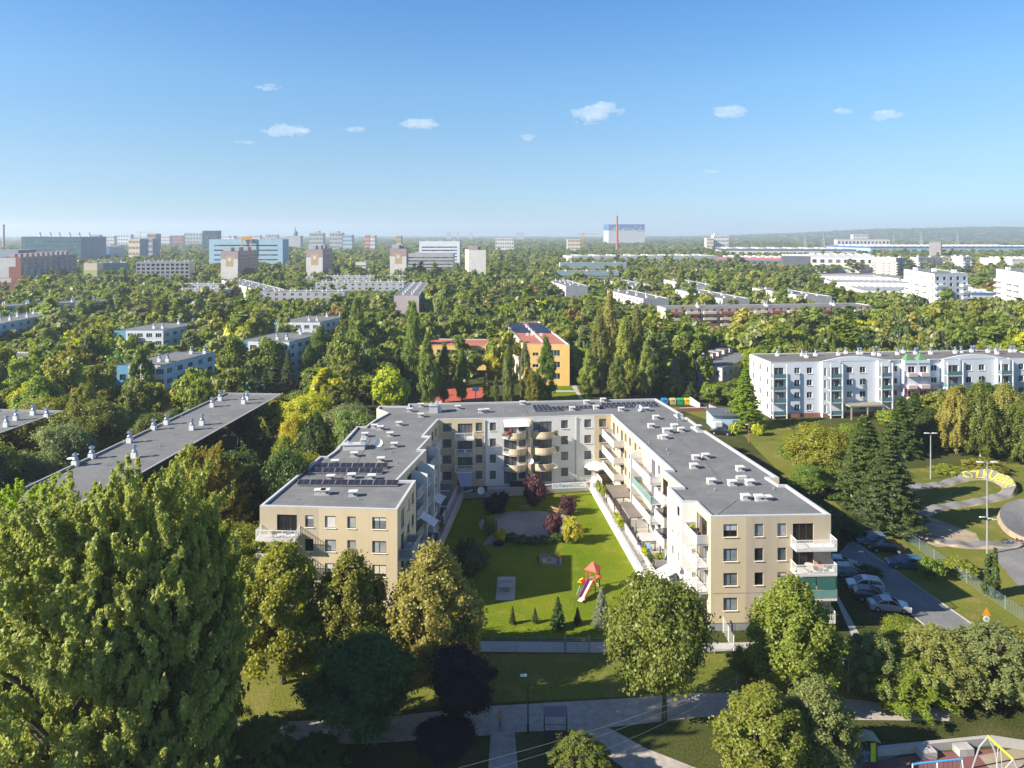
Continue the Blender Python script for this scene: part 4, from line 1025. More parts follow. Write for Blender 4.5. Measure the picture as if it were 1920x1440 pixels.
# sign letters on the store
def text_mesh(txt, size, depth=0.02, fat=0.0):
    cu = bpy.data.curves.new('lettering', 'FONT'); cu.body = txt; cu.size = size; cu.extrude = depth; cu.align_x = 'LEFT'; cu.offset = fat
    o = bpy.data.objects.new('lettering', cu); COL.objects.link(o)
    me = bpy.data.meshes.new_from_object(o.evaluated_get(bpy.context.evaluated_depsgraph_get()))
    bpy.data.objects.remove(o); bpy.data.curves.remove(cu)
    return me

# skyline
def far_block(name, label, cat, u0, u1, vtop, d, m, side='greywall', depth=25, cap=None, cols=8, rows=5, group=None, step=None):
    h = zat(vtop, d); p, q = X_(u0, d), X_(u1, d); c = [p, q, (q[0]*1.004, d+depth), (p[0]*1.004, d+depth)]
    s = Bld(name, label, cat, (p[0], d), group); L = q[0]-p[0]
    s.wall(c[0], c[1], 0, h, grid(L, cols, L/cols*0.55, h/rows*0.4, rows, h/rows*0.3, h/rows, 'd', 1) if cols else [], m)
    for i in (1, 2, 3): s.wall(c[i], c[(i+1) % 4], 0, h, [], side)
    rf = flat_roof(s, c, h, 'halltop', cap or m, 0.4, 0.8)
    if step: b = MB(); b.box(p[0]+L*step, d+depth/2, h-0.4, L*0.3, depth*0.5, 4.5); b.build('rooftop_housing', M['greywall'], rf)
    s.finish(); foot(c, 2)
SK = 'distant buildings on the skyline'
far_block('office_tower', 'dark blue glass cube rising above the skyline left of the blue office slab', 'office', 380, 408, 432.5, 1500, 'teal', 'deepblue', cap='deepblue', group=SK)
far_block('office_tower', 'grey office lump on the skyline, left one of the neighbouring pair', 'office', 580, 606, 436.5, 1600, 'greywall', group=SK, step=0.5)
far_block('office_tower', 'grey office lump on the skyline, right one of the neighbouring pair', 'office', 618, 642, 436.5, 1600, 'greywall', group=SK, step=0.5)
far_block('office_tower', 'blue office with a red top line right of the grey pair', 'office', 643, 660, 440, 1500, 'skyblue', cap='rust', group=SK)
far_block('tower_block', 'slim tan tower left of two, small on the skyline', 'tower block', 684, 693, 440.5, 1500, 'pinkish', group=SK)
far_block('tower_block', 'slim pale tower right beside the tan one on the skyline', 'tower block', 694, 703, 441, 1500, 'offwhite', group=SK)
far_block('tower_block', 'single slim orange tower above the distant woods', 'tower block', 743, 752, 442, 1500, 'tanpaint', group=SK)
far_block('apartment_block', 'white double block on the wooded skyline above the cream tower', 'building', 929, 963, 446.5, 1400, 'offwhite', group=SK)
far_block('apartment_block', 'small beige block left of the red chimney', 'building', 1064, 1088, 448.5, 1300, 'cream', group=SK)
far_block('silo_building', 'white and cream mill like block on the wooded skyline at right', 'building', 1338, 1366, 441, 1500, 'offwhite', 'cream', group=SK, step=0.3)
far_block('silo_building', 'cream lower part beside the white mill like block', 'building', 1325, 1338, 446, 1480, 'cream', group=SK)
far_block('office_block', 'white building among far trees left of the pylon pair at right', 'building', 1600, 1628, 439.5, 1900, 'offwhite', group=SK)
far_block('office_block', 'long white low building under the white far building at right', 'building', 1570, 1668, 449, 1700, 'offwhite', cols=14, rows=2, group=SK)
far_block('apartment_block', 'brown tower between white blocks on the left skyline', 'tower block', 276, 292, 438, 1300, 'mauve', group=SK)
far_block('apartment_block', 'yellowish slab in front of the left skyline', 'building', 241, 262, 448, 900, 'cream', group=SK)
far_block('apartment_block', 'pale block right behind the yellowish slab', 'building', 262, 286, 447, 1000, 'greywall', group=SK)
for k, (u0, u1, v, m, lb) in enumerate(((170,186,440,'greywall','grey block first right of the teal office on the skyline'), (196,214,442,'offwhite','pale block second right of the teal office on the skyline'), (216,245,439.5,'bluewhite','wide pale block with a flat top left of the cranes on the skyline'), (300,318,442,'offwhite','white block right of the brown skyline tower'), (322,342,441.5,'rust','reddish block left of the grey roofed skyline hall'), (345,378,436.5,'greywall','grey terraced block just left of the dark blue glass cube'), (412,440,441.5,'bluewhite','low pale block behind the blue office slab, left part'), (465,488,441,'palepink','low pink block behind the blue office slab, middle part'), (498,520,439.5,'greywall','grey hall block behind the right end of the blue office slab'))):
    far_block('apartment_block', lb, 'building', u0, u1, v, 2000+40*k, m, group=SK, cols=6, rows=4)
for u0, u1, v, lb in ((838,846,434,'hazy tower, left of three on the skyline above the cream tower'), (857,861,435.5,'hazy slim tower, middle of three on the skyline'), (880,886,436,'hazy block, right of three on the skyline'), (968,982,436,'hazy white block on the skyline right of the three hazy towers')):
    far_block('tower_block', lb, 'tower block', u0, u1, v, 4200, 'greywall', group=SK, cols=0)
# blue and white high store on the horizon
d0 = 2500; p, q = X_(1141, d0), X_(1209, d0); s = Bld('high_warehouse', 'huge windowless hall, blue on top and white below, on the horizon', 'warehouse', (p[0], d0)); c = [p, q, (q[0]+3, d0+160), (p[0]+3, d0+160)]
zt = zat(420.5, d0); zm = zat(432, d0)
for i in range(4): s.wall(c[i], c[(i+1) % 4], 0, zm, [], 'hallgrey'); s.wall(c[i], c[(i+1) % 4], zm, zt, [], 'deepblue')
rd = random.Random(4); b = MB()
for k in range(70):
    t = rd.random(); z = zm + abs(rd.gauss(0, 0.28))*(zt-zm)*(1 if rd.random() < .7 else -.3); b.obox((p[0]+(q[0]-p[0])*t*0.96, p[1]-0.6, z), (rd.uniform(2.5, 5), 0, 0), (0, 0.5, 0), (0, 0, rd.uniform(1.2, 3)), rd.randint(0, 1))
b.build('facade_pattern', [M['offwhite'], M['skyblue']], s.root); flat_roof(s, c, zt, 'halltop', 'deepblue', 0.5, 1.0); s.finish()
def smokestack(label, u, vtop, d, r, m, vb=None):
    e = empty('chimney_stack', (xat(u, d), d, 0), label, 'chimney'); h = zat(vtop, d); b = MB()
    b.lathe((xat(u, d), d, 0), [(r*1.9, 0), (r*1.5, h*0.35), (r*1.05, h*0.8), (r, h)], 14); b.build('shaft', m, e)
    b = MB(); b.lathe((xat(u, d), d, h-0.2), [(r*1.15, 0), (r*1.15, 2.0)], 14); b.build('rim', M['halldark'], e)
smokestack('tall red brick chimney standing in front of the blue topped hall', 1157, 407, 1500, 1.9, M['rust'])
e = [o for o in COL.objects if o.name.startswith('chimney_stack')][-1]; b = MB(); b.tube((xat(1157, 1500), 1500, 78), (xat(1157, 1500), 1500, 88), 0.35, 0.2, 6); b.build('antenna', M['rust'], e)
smokestack('thin brown chimney at the far left edge of the skyline', 7, 423, 1300, 1.6, M['mauve'])
def pylon(label, u, vtop, d):
    x, h = xat(u, d), zat(vtop, d); e = empty('power_pylon', (x, d, 0), label, 'pylon', 'power pylons on the right'); b = MB(); w = h*0.085
    for sx, sy in ((-1,-1),(1,-1),(1,1),(-1,1)): b.tube((x+sx*w, d+sy*w, 0), (x+sx*w*0.15, d+sy*w*0.15, h), 0.45, 0.3, 4)
    for k in range(7):
        z0, z1 = h*k/7, h*(k+1)/7; f0, f1 = w*(1-0.85*k/7), w*(1-0.85*(k+1)/7)
        b.tube((x-f0, d-f0, z0), (x+f1, d-f1, z1), 0.22, 0.22, 4); b.tube((x+f0, d-f0, z0), (x-f1, d-f1, z1), 0.22, 0.22, 4)
    b.build('lattice', M['metal'], e); b = MB()
    for z in (0.72, 0.84, 0.95): b.tube((x-h*0.14, d, h*z), (x+h*0.14, d, h*z), 0.4, 0.4, 4)
    b.build('crossarm', M['metal'], e)
for lb, u, v, d in (('lattice pylon behind the long pale hall, first from the left', 1509, 438, 1250), ('lattice pylon behind the long pale hall, second from the left', 1544, 438, 1250), ('lattice pylon in the middle of the right hand woods, fainter', 1675, 438, 1900), ('sturdy lattice pylon with a wide top above the blue banded hall', 1727, 435, 1400), ('rightmost lattice pylon above the blue banded hall', 1795, 436, 1700)): pylon(lb, u, v, d)
def crane(label, u, vtop, d, jib):
    x, h = xat(u, d), zat(vtop, d); e = empty('tower_crane', (x, d, 0), label, 'crane'); b = MB(); b.box(x, d, 0, 1.8, 1.8, h); b.build('mast', M['orange'], e)
    b = MB(); b.obox((x-jib*0.3, d-0.6, h-3), (jib*1.3, 0, 0), (0, 1.2, 0), (0, 0, 1.4)); b.build('jib', M['orange'], e)
crane('yellow crane low on the skyline left of the red chimney', 1092, 437, 1700, 42)
crane('faint crane above the left skyline', 263, 434, 2300, 45)
x = X_(553, 1800); e = empty('church', (x[0], 1800, 0), 'hazy church with a domed tower on the left skyline', 'church'); b = MB(); b.box(x[0], 1800, 0, 34, 22, 38); b.build('nave', M['greywall'], e); b = MB(); b.lathe((x[0], 1800, 30), [(7, 0), (7, 12), (8, 13), (6, 18), (2, 22), (1.5, 26), (0.3, 33)], 12); b.build('dome', M['tealgrey'], e)
# ------------------------------------------------------------------ trees
def rnd_dirs(rg, n):
    v = rg.normal(size=(n, 3)); return v/np.linalg.norm(v, axis=1)[:, None]
def leaf_cloud(rg, cl, per, size, elong=1.5, out_bias=0.55, up=0.25, shell=0.45, tree_bias=0.45):
    # cl rows: x y z rx ry rz [axis tilt]; returns centres, two spanning vectors and random colour seeds
    cl = np.asarray(cl, float); n = len(cl)*per
    k = np.repeat(np.arange(len(cl)), per)
    d = rnd_dirs(rg, n); r = np.abs(rg.normal(0.62, 0.34, n))
    c = cl[k, :3] + d*cl[k, 3:6]*r[:, None]
    ctr = cl[:, :3].mean(0); td = c-ctr; td /= (np.linalg.norm(td, axis=1)[:, None]+1e-6)
    nrm = d*out_bias + td*tree_bias + rg.normal(size=(n, 3))*0.55 + np.array([0, 0, up]); nrm /= np.linalg.norm(nrm, axis=1)[:, None]
    t = np.cross(nrm, rg.normal(size=(n, 3))); t /= np.linalg.norm(t, axis=1)[:, None]
    b = np.cross(nrm, t); s = size*rg.uniform(0.65, 1.35, n)
    cs = np.stack([np.clip(0.5+rg.normal(size=len(cl))*0.22, 0, 1)[k]*0.6+rg.uniform(0, 0.4, n), np.clip(0.5+rg.normal(size=len(cl))*0.16, 0, 1)[k]*0.5+rg.uniform(0, 0.5, n)], 1)
    return c, t*(s*elong*0.5)[:, None], b*(s*0.5)[:, None], cs
def leaf_mesh(name, parts, m):
    C = np.concatenate([p[0] for p in parts]); T = np.concatenate([p[1] for p in parts]); Bv = np.concatenate([p[2] for p in parts]); cs = np.concatenate([p[3] for p in parts])
    n = len(C); V = np.empty((n, 4, 3), np.float32)
    V[:, 0] = C-T; V[:, 1] = C-Bv+T*0.15; V[:, 2] = C+T; V[:, 3] = C+Bv+T*0.15
    me = bpy.data.meshes.new(name)
    me.vertices.add(4*n); me.loops.add(4*n); me.polygons.add(n)
    me.vertices.foreach_set('co', V.reshape(-1)); me.loops.foreach_set('vertex_index', np.arange(4*n, dtype=np.int32))
    me.polygons.foreach_set('loop_start', np.arange(0, 4*n, 4, dtype=np.int32)); me.polygons.foreach_set('loop_total', np.full(n, 4, np.int32))
    me.materials.append(m)
    at = me.attributes.new('leaf', 'FLOAT_COLOR', 'FACE'); col = np.ones((n, 4), np.float32); col[:, :2] = cs; at.data.foreach_set('color', col.reshape(-1))
    me.update(); return me
def trunk_mesh(rg, h, r, limbs, m, lean=0.0):
    b = MB(); top = h*0.55; pts = [Vector((lean*z*0.02*h + math.sin(z*5+h)*0.08*r*3, math.cos(z*4+r*9)*0.08*r*3, top*z)) for z in (0, 0.25, 0.5, 0.75, 1.0)]
    for i in range(4): b.tube(pts[i], pts[i+1], r*(1.15-0.2*i), r*(1.15-0.2*(i+1)), 7)
    for l in limbs:
        z = min(top*0.98, max(top*0.3, l[2]*0.55)); p = Vector((0, 0, z)); q = Vector(l); mid = p.lerp(q, 0.5) + Vector((0, 0, h*0.03))
        b.tube(p, mid, r*0.42, r*0.26, 5); b.tube(mid, q, r*0.26, r*0.08, 5)
    return b.mesh('trunk', m)
PROTO = {}
def proto(kind, lod, seed):
    key = (kind, lod, seed)
    if key in PROTO: return PROTO[key]
    rg = np.random.default_rng(seed*7 + {'hi': 1, 'mid': 2, 'far': 3}[lod]*31 + sum(map(ord, kind)))
    f = {'hi': 1.0, 'mid': 0.26, 'far': 0.05}[lod]; ls = {'hi': 0.22, 'mid': 0.50, 'far': 1.3}[lod]
    parts = []; limbs = []; bark = M['bark']; tr = 0.24
    if kind == 'broad':                                       # height 14, radius 5
        h = 14.0; cl = []
        lob = rnd_dirs(rg, 7); amp = rg.uniform(0.0, 0.32, 7)
        N = {'hi': 120, 'mid': 64, 'far': 26}[lod]
        for d in rnd_dirs(rg, N):
            g = 1 - 0.12 + (amp*np.clip(lob@d, 0, 1)**3).sum()
            rr = rg.uniform(0.62, 0.98)
            z = 8.2 + d[2]*5.0*rr*g*(1.0 if d[2] > 0 else 0.95)
            wd = 4.7*(1.0 if d[2] > -0.2 else 0.86)
            s = rg.uniform(0.75, 1.45)*(1.0 if lod != 'far' else 1.3)
            cl.append((d[0]*wd*rr*g, d[1]*wd*rr*g, z, s*1.1, s*1.1, s*0.85))
        per = int({'hi': 430, 'mid': 150, 'far': 28}[lod]); parts.append(leaf_cloud(rg, cl, per, ls))
        inner = [(x*0.5, y*0.5, 8+(z-8)*0.5, 1.7, 1.7, 1.5) for x, y, z, *_ in cl[::4]]
        parts.append(leaf_cloud(rg, inner, per//3, ls*1.3)); limbs = [c[:3] for c in cl[::7]]
    elif kind == 'linden':                                    # upright leafy street tree with pointed tips, height 13, radius 4.2
        h = 13.0; cl = []; N = {'hi': 190, 'mid': 80, 'far': 30}[lod]
        for i in range(N):
            a = rg.uniform(0, 2*math.pi); t = rg.uniform(0.08, 1.0)
            prof = math.sin(math.pi*min(1, t**0.75*0.93+0.06))**0.7*(1-0.25*t); rr = 4.6*prof*rg.uniform(0.55, 1.05); s = rg.uniform(0.5, 1.0)*(1.4 if lod == 'far' else 1)
            cl.append((rr*math.cos(a), rr*math.sin(a), 1.9+10.6*t, s*0.85, s*0.85, s*1.15))
        per = {'hi': 290, 'mid': 125, 'far': 26}[lod]; parts.append(leaf_cloud(rg, cl, per, ls*0.95, 1.4)); limbs = [c[:3] for c in cl[::9]]
    elif kind == 'feather':                                   # big white poplar, sprays leaning upwards; height 25, radius 9
        h = 25.0; cl = []; N = 520 if lod == 'hi' else 120
        for i in range(N):
            a = rg.uniform(0, 2*math.pi); t = rg.uniform(0.03, 1.0)
            prof = max(0.02, 1-((t-0.42)/0.62)**2)**0.5; rr = 8.6*prof*rg.uniform(0.35, 1.0); s = rg.uniform(0.65, 1.15)
            b_ = a+rg.normal()*0.9; lo = rg.uniform(0.45, 0.95); lv = rg.uniform(0.35, 0.95)
            for j in range(4):                                # a spray is a short run of clumps climbing outwards and to windward
                q = j*0.85*s; cl.append((rr*math.cos(a)+q*(lo*math.cos(b_)+0.15), rr*math.sin(a)+q*lo*math.sin(b_), 1.2+21.6*t+q*lv, s*(0.58-0.11*j), s*(0.58-0.11*j), s*(0.80-0.13*j)))
        parts.append(leaf_cloud(rg, cl, 85 if lod == 'hi' else 40, 0.20 if lod == 'hi' else 0.6, 1.7)); limbs = [c[:3] for c in cl[::40]]; tr = 0.55
    elif kind == 'poplar':                                    # columnar, height 20, radius 2.3
        h = 20.0; cl = []; N = {'hi': 170, 'mid': 90, 'far': 26}[lod]
        for i in range(N):
            a = rg.uniform(0, 2*math.pi); t = rg.uniform(0.04, 1.0)
            prof = (1-(max(0, t-0.35)/0.68)**1.7)*(0.55+0.45*min(1, t/0.3)); prof *= 1+0.22*math.sin(t*17+seed+a*2)
            rr = 2.35*max(0.06, prof)*rg.uniform(0.5, 1.0); s = rg.uniform(0.5, 0.9)*(1.5 if lod == 'far' else 1)
            cl.append((rr*math.cos(a)+0.25*math.sin(t*6+seed), rr*math.sin(a), 1.0+18.4*t, s*0.7, s*0.7, s*1.55))
        parts.append(leaf_cloud(rg, cl, {'hi': 200, 'mid': 90, 'far': 20}[lod], ls*0.85, 1.6, 0.5, 0.3)); tr = 0.3
    elif kind == 'spruce':                                    # height 15, radius 3.2, tiers of branches
        h = 15.0; cl = []; nt = {'hi': 24, 'mid': 15, 'far': 8}[lod]
        for i in range(nt):
            t = i/(nt-1); z = 1.3+13.2*t; rad = 3.3*(1-t)**0.85+0.12; nb = max(4, int({'hi': 15, 'mid': 10, 'far': 6}[lod]*(1-t*0.6)))
            for j in range(nb):
                a = 2*math.pi*(j+rg.uniform(-0.3, 0.3))/nb + i; L = rad*rg.uniform(0.7, 1.12)
                for q in ((0.35, 0.7, 0.95) if lod != 'far' else (0.6,)):
                    cl.append((L*q*math.cos(a), L*q*math.sin(a), z-L*q*0.16+0.10*L*q*q+rg.uniform(-.15, .15), 0.30+0.20*L*(1.2-q), 0.30+0.20*L*(1.2-q), 0.16 if lod != 'far' else 0.5))
        parts.append(leaf_cloud(rg, cl, {'hi': 44, 'mid': 24, 'far': 12}[lod], ls*0.8, 2.2, 0.4, 0.35)); tr = 0.2
    elif kind in ('airy', 'birch'):                           # loose drooping sprays, height 12, radius 4
        h = 12.0; cl = []; N = {'hi': 210, 'mid': 80, 'far': 26}[lod]
        for i in range(N):
            a = rg.uniform(0, 2*math.pi); t = rg.uniform(0.05, 1.0); prof = math.sin(math.pi*(t**0.9*0.84+0.14))**0.8
            rr = (4.0 if kind == 'airy' else 3.0)*prof*rg.uniform(0.3, 1.05); s = rg.uniform(0.35, 0.75)
            x, y, z = rr*math.cos(a), rr*math.sin(a), 1.4+10*t
            for j in range(3): cl.append((x+0.25*j*math.cos(a), y+0.25*j*math.sin(a), z-0.45*j if kind == 'birch' else z-0.2*j, s*0.6, s*0.6, s*1.1))
        parts.append(leaf_cloud(rg, cl, {'hi': 46, 'mid': 36, 'far': 12}[lod], ls*0.72, 1.9, 0.4, 0.1)); limbs = [c[:3] for c in cl[::13]]; tr = 0.16
        if kind == 'birch': bark = M['bark_pale']
    elif kind == 'bush':                                      # height 3, radius 2, leaves down to the ground
        h = 3.0; cl = []
        for i in range(46):
            d = rnd_dirs(rg, 1)[0]; rr = rg.uniform(0.5, 0.95); cl.append((d[0]*1.8*rr, d[1]*1.8*rr, 1.35+d[2]*1.3*rr, rg.uniform(.35, .6), rg.uniform(.35, .6), rg.uniform(.3, .5)))
        parts.append(leaf_cloud(rg, cl, 110 if lod == 'hi' else 40, 0.20 if lod == 'hi' else 0.42)); tr = 0.09
    elif kind == 'column':                                    # columnar cypress, height 5, radius 1
        h = 5.0; cl = []
        for k in range(4):
            ox, oy = 0.5*math.cos(k*1.7), 0.5*math.sin(k*1.7); hh = 4.0+0.3*k
            for i in range(26): t = rg.uniform(0, 1); rr = 0.55*(1-(t)**2.2)*rg.uniform(.4, 1); a = rg.uniform(0, 6.3); cl.append((ox+rr*math.cos(a), oy+rr*math.sin(a), 0.35+hh*t, 0.22, 0.22, 0.42))
        parts.append(leaf_cloud(rg, cl, 90, 0.16, 1.6, 0.5, 0.3)); tr = 0.1
    crown = leaf_mesh('crown', parts, M['leaf']); trunk = trunk_mesh(rg, h*(0.9 if kind in ('poplar', 'spruce', 'column', 'feather') else 1.0), tr, limbs if lod == 'hi' else limbs[:5], bark)
    PROTO[key] = (crown, trunk, h); return PROTO[key]
RAD = {'broad': 5.6, 'linden': 4.6, 'feather': 9.3, 'poplar': 2.5, 'spruce': 3.3, 'airy': 4.2, 'birch': 3.2, 'bush': 2.2, 'column': 1.2}
NAMES = {'broad': 'broadleaf_tree', 'linden': 'linden_tree', 'feather': 'white_poplar', 'poplar': 'lombardy_poplar', 'spruce': 'spruce_tree', 'airy': 'willow_tree', 'birch': 'birch_tree', 'bush': 'shrub', 'column': 'cypress'}
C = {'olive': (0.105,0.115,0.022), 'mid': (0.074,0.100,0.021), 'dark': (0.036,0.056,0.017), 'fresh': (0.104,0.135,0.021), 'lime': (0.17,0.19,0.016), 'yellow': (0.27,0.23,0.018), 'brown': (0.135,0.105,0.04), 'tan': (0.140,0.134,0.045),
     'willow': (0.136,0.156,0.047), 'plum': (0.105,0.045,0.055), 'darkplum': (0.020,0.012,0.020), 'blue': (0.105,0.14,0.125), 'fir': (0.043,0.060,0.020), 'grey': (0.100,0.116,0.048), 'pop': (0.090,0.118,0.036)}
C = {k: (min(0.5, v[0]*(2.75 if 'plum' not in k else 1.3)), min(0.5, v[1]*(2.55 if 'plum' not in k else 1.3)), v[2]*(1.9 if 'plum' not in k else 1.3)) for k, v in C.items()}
NTREE = [0]; TREEPOS = []
def tree(kind, x, y, h, r, col, label, group=None, lod='mid', seed=0, rz=None, z=0.0, parts=True, cat=None):
    cr, tk, h0 = proto(kind, lod, seed); nm = NAMES[kind]; rz = random.uniform(0, 6.28) if rz is None else rz
    e = empty(nm, (x, y, z), label, cat or ('shrub' if kind == 'bush' else 'tree'), group, rz)
    sx, sz = r/RAD[kind], h/h0
    a = place(tk, 'trunk', e, sc=(sx, sx, sz)); b = place(cr, 'crown', e, sc=(sx, sx, sz))
    jit = [random.uniform(0.88, 1.12) for _ in range(3)]; b.color = (*[c*j for c, j in zip(C[col], jit)], 1)
    NTREE[0] += 1; TREEPOS.append((x, y, r)); return e
# ------------------------------------------------------------------ terraces and things of the courtyard
def at_(u, v, z=0.0): x, y = gp(u, v, z); return Vector((x, y, z))
def tcol(o, c): o.color = (*c, 1); return o
RT = [Vector((13.9, 125.2)), Vector((16.9, 93.2)), Vector((17.7, 85.0))]
LT = [Vector((-8.5, 121.0)), Vector((-10.4, 101.0)), Vector((-12.0, 84.6))]
TZ = 1.30
rt = [tuple(RT[0]+Vector((0.2, 0))), tuple(RT[1]+Vector((0.2, 0))), tuple(RT[2]+Vector((0.2, 0))), UP[18], UP[17], UP[16], UP[15], UP[14], UP[13], UP[12]]
b = MB(); b.prism(ccw(rt), 0, TZ); tag(b.build('terrace', M['paving']), kind='structure')
lt = [tuple(LT[0]-Vector((0.2, 0))), tuple(LT[1]-Vector((0.2, 0))), tuple(LT[2]-Vector((0.2, 0))), (UP[1][0], 84.6), UP[2], UP[3], UP[4], UP[5], UP[6], UP[7], UP[8]]
b = MB(); b.prism(ccw(lt), 0, TZ); tag(b.build('terrace', M['paving']), kind='structure')
b = MB(); b.prism(ccw([(-8.7, 121.2), (13.9, 125.0), UP[12], UP[11], UP[10], UP[9], UP[8]]), 0, TZ+0.006); tag(b.build('terrace', M['paving']), kind='structure')
def twall(label, pts, z1, t=0.28, m='concrete', rail=True, cop=True):
    e = empty('terrace_wall', (pts[0][0], pts[0][1], 0), label, 'wall', 'low walls of the courtyard terraces'); b = MB(); c = MB(); r = MB()
    for p, q in zip(pts[:-1], pts[1:]):
        d = Vector((*(q-p), 0)); n = Vector((-d.y, d.x, 0)).normalized()
        b.obox((*p, 0), d, n*t, (0, 0, z1)); c.obox((p.x-n.x*0.05, p.y-n.y*0.05, z1), d, n*(t+0.1), (0, 0, 0.07))
        if rail:
            k = int(d.length/1.6)
            for i in range(k+1): r.tube(Vector((*p, z1))+d*(i/k)+n*t/2, Vector((*p, z1+0.55))+d*(i/k)+n*t/2, 0.025, 0.025, 5)
            for zz in (0.3, 0.55): r.tube(Vector((*p, z1+zz))+n*t/2, Vector((*q, z1+zz))+n*t/2, 0.025, 0.025, 5)
    b.build('wall', M[m], e); c.build('coping', M['coping'] if cop else M[m], e)
    if rail: r.build('railing', M['railing'], e)
twall('long white sunlit wall between the lawn and the right hand terraces', [RT[2], RT[1], RT[0]], 1.45, 0.3, 'whitepaint')
twall('second inner wall behind the white one along the right hand terraces', [RT[2]+Vector((1.0, 0)), RT[1]+Vector((1.0, 0)), RT[0]+Vector((1.0, -0.5))], 2.15, 0.18, 'panel', False)
twall('long shaded grey wall between the lawn and the left hand terraces', [LT[0], LT[1], LT[2]], 1.35, 0.3, 'concrete', False)
twall('second shaded wall behind the grey one along the left hand terraces', [LT[0]+Vector((-0.9, 0)), LT[1]+Vector((-0.9, 0)), LT[2]+Vector((-0.9, 0))], 2.2, 0.15, 'concrete', False)
twall('low wall closing the lawn below the rear wing', [Vector((-8.4, 121.0)), Vector((2, 122.6)), Vector((13.8, 125.0))], 1.42, 0.3, 'concrete', False)
# planter soil strip between the right walls
# banner on the rear terrace
p, q = at_(1035, 917, 1.5), at_(1099, 914, 1.5); d = q-p; d.z = 0
e = empty('banner', p, 'long white banner with blue script and small grey lines on the rear terrace railing', 'banner'); b = MB(); n = Vector((d.y, -d.x, 0)).normalized()*0.03
b.obox(p, d, n, (0, 0, 1.0)); b.build('cloth', M['whitepaint'], e)
ang = math.atan2(d.y, d.x)
def sign_text(parent, name, txt, size, loc, rz, m, zoff=None):
    me = text_mesh(txt, size, 0.006); me.materials.append(m)
    o = place(me, name, parent, loc); o.rotation_euler = (R(90), 0, rz); return o
sign_text(e, 'lettering', 'Ca Kaptyn', 0.72, d.normalized()*0.2+n*1.4+Vector((0, 0, 0.32)), ang, cm('signblue', (0.05, 0.36, 0.62), 0.6, 0.0))
b = MB()
for k in range(3): b.obox(p + d*0.53 + n*1.25 + Vector((0, 0, 0.22+0.24*k)), d*(0.42, 0.30, 0.38)[k], n*0.2, (0, 0, 0.09))
b.build('small_print', cm('signgrey', (0.28, 0.30, 0.36), 0.6, 0.0), e)
for f in (0.0, 0.5, 1.0): 
    pass
e2 = empty('poster', p + d*1.02, 'small colourful poster at the right end of the banner', 'poster'); b = MB(); pp = p + d*1.02
b.obox(pp, d*0.11, n, (0, 0, 0.95), 0); b.obox(pp + d*0.02+n + Vector((0, 0, 0.45)), d*0.05, n*0.4, (0, 0, 0.4), 1); b.obox(pp + d*0.055+n + Vector((0, 0, 0.15)), d*0.045, n*0.4, (0, 0, 0.3), 2)
b.build('poster_sheet', [M['palepink'], M['rust'], M['signblue'] if 'signblue' in M else M['deepblue']], e2)
# glass screens on the left part of the rear terrace
e = empty('glass_screen', at_(880, 925, TZ), 'dark glass balustrade at the left end of the rear terrace', 'balustrade'); b = MB(); p, q = at_(868, 924, 1.4), at_(914, 922, 1.4); d = q-p; d.z = 0
for k in range(4): b.obox(p + d*(k*0.25+0.01), d*0.235, (0, 0.02, 0), (0, 0, 1.0))
b.build('pane', cm('glass_smoke', (0.05, 0.08, 0.11), 0.08, 0.0, spec=0.7), e)
b = MB()
for k in range(5): b.tube(p + d*(k*0.25), p + d*(k*0.25) + Vector((0, 0, 1.05)), 0.03, 0.03, 6)
b.build('post', M['metal'], e)
# satellite dishes
def dish(label, x, y, z, r=0.55, az=0.0, mast=1.0, pole=True):
    e = empty('satellite_dish', (x, y, z), label, 'satellite dish'); b = MB()
    b.tube((x, y, z), (x, y, z+mast), 0.04, 0.04, 6); b.build('mast', M['metal'], e)
    prof = [(0.02, 0.0), (r*0.5, 0.05), (r*0.85, 0.15), (r, 0.24), (r*0.99, 0.26), (r*0.84, 0.18), (r*0.5, 0.08), (0.02, 0.03)]
    b = MB(); b.lathe((0, 0, 0), prof, 18); me = b.mesh('dish', M['whitepaint'], smooth=False); o = place(me, 'dish', e, (0, 0, mast)); o.rotation_euler = (R(68), 0, az)
    b = MB(); b.tube((0, 0, 0.05), (0, -r*0.2, r*1.0), 0.02, 0.02, 5); b.box(0, -r*0.2, r*0.95, 0.1, 0.1, 0.14); me = b.mesh('feed_arm', M['metal']); o = place(me, 'feed_arm', e, (0, 0, mast)); o.rotation_euler = (R(68), 0, az)
for lb, u, v, z, r, az, ms in (('large white dish on the left wing roof behind the solar rows', 709, 843, HZ, 0.62, 0.3, 1.0), ('dish on the right wing roof near the outer edge', 1271, 790, HZ, 0.6, 0.8, 0.8), ('dish near the last solar panels of the rear wing', 1197, 772, HZ, 0.6, 0.2, 0.7), ('white dish on the low wall of the rear terrace', 902, 926, 1.45, 0.62, 0.0, 0.55), ('white dish on the corner post where the banner ends', 1113, 911, 1.5, 0.6, -0.3, 1.1)):
    x, y = gp(u, v, z); dish(lb, x, y, z, r, az, ms)
for lb, i, u, z, r in (('pair dish, left, outside the second balcony recess of the right wing', 12, 1186, 8.3, 0.45), ('pair dish, right, outside the second balcony recess of the right wing', 12, 1196, 8.3, 0.5), ('white dish on the white wall of the right wing near the front balconies', 16, 1276, 4.6, 0.5), ('white dish on the column between the curved balconies', 9, 992, 5.6, 0.5)):
    p0, p1 = Vector(UP[i]), Vector(UP[i+1]); d = (p1-p0).normalized(); o2 = Vector((d.y, -d.x)); q = p0 + d*s_of_u(UP[i], UP[i+1], u) + o2*(0.4 if i != 9 else 1.75); dish(lb, q.x, q.y, z, r, -0.6 if i > 9 else 0, 0.3)
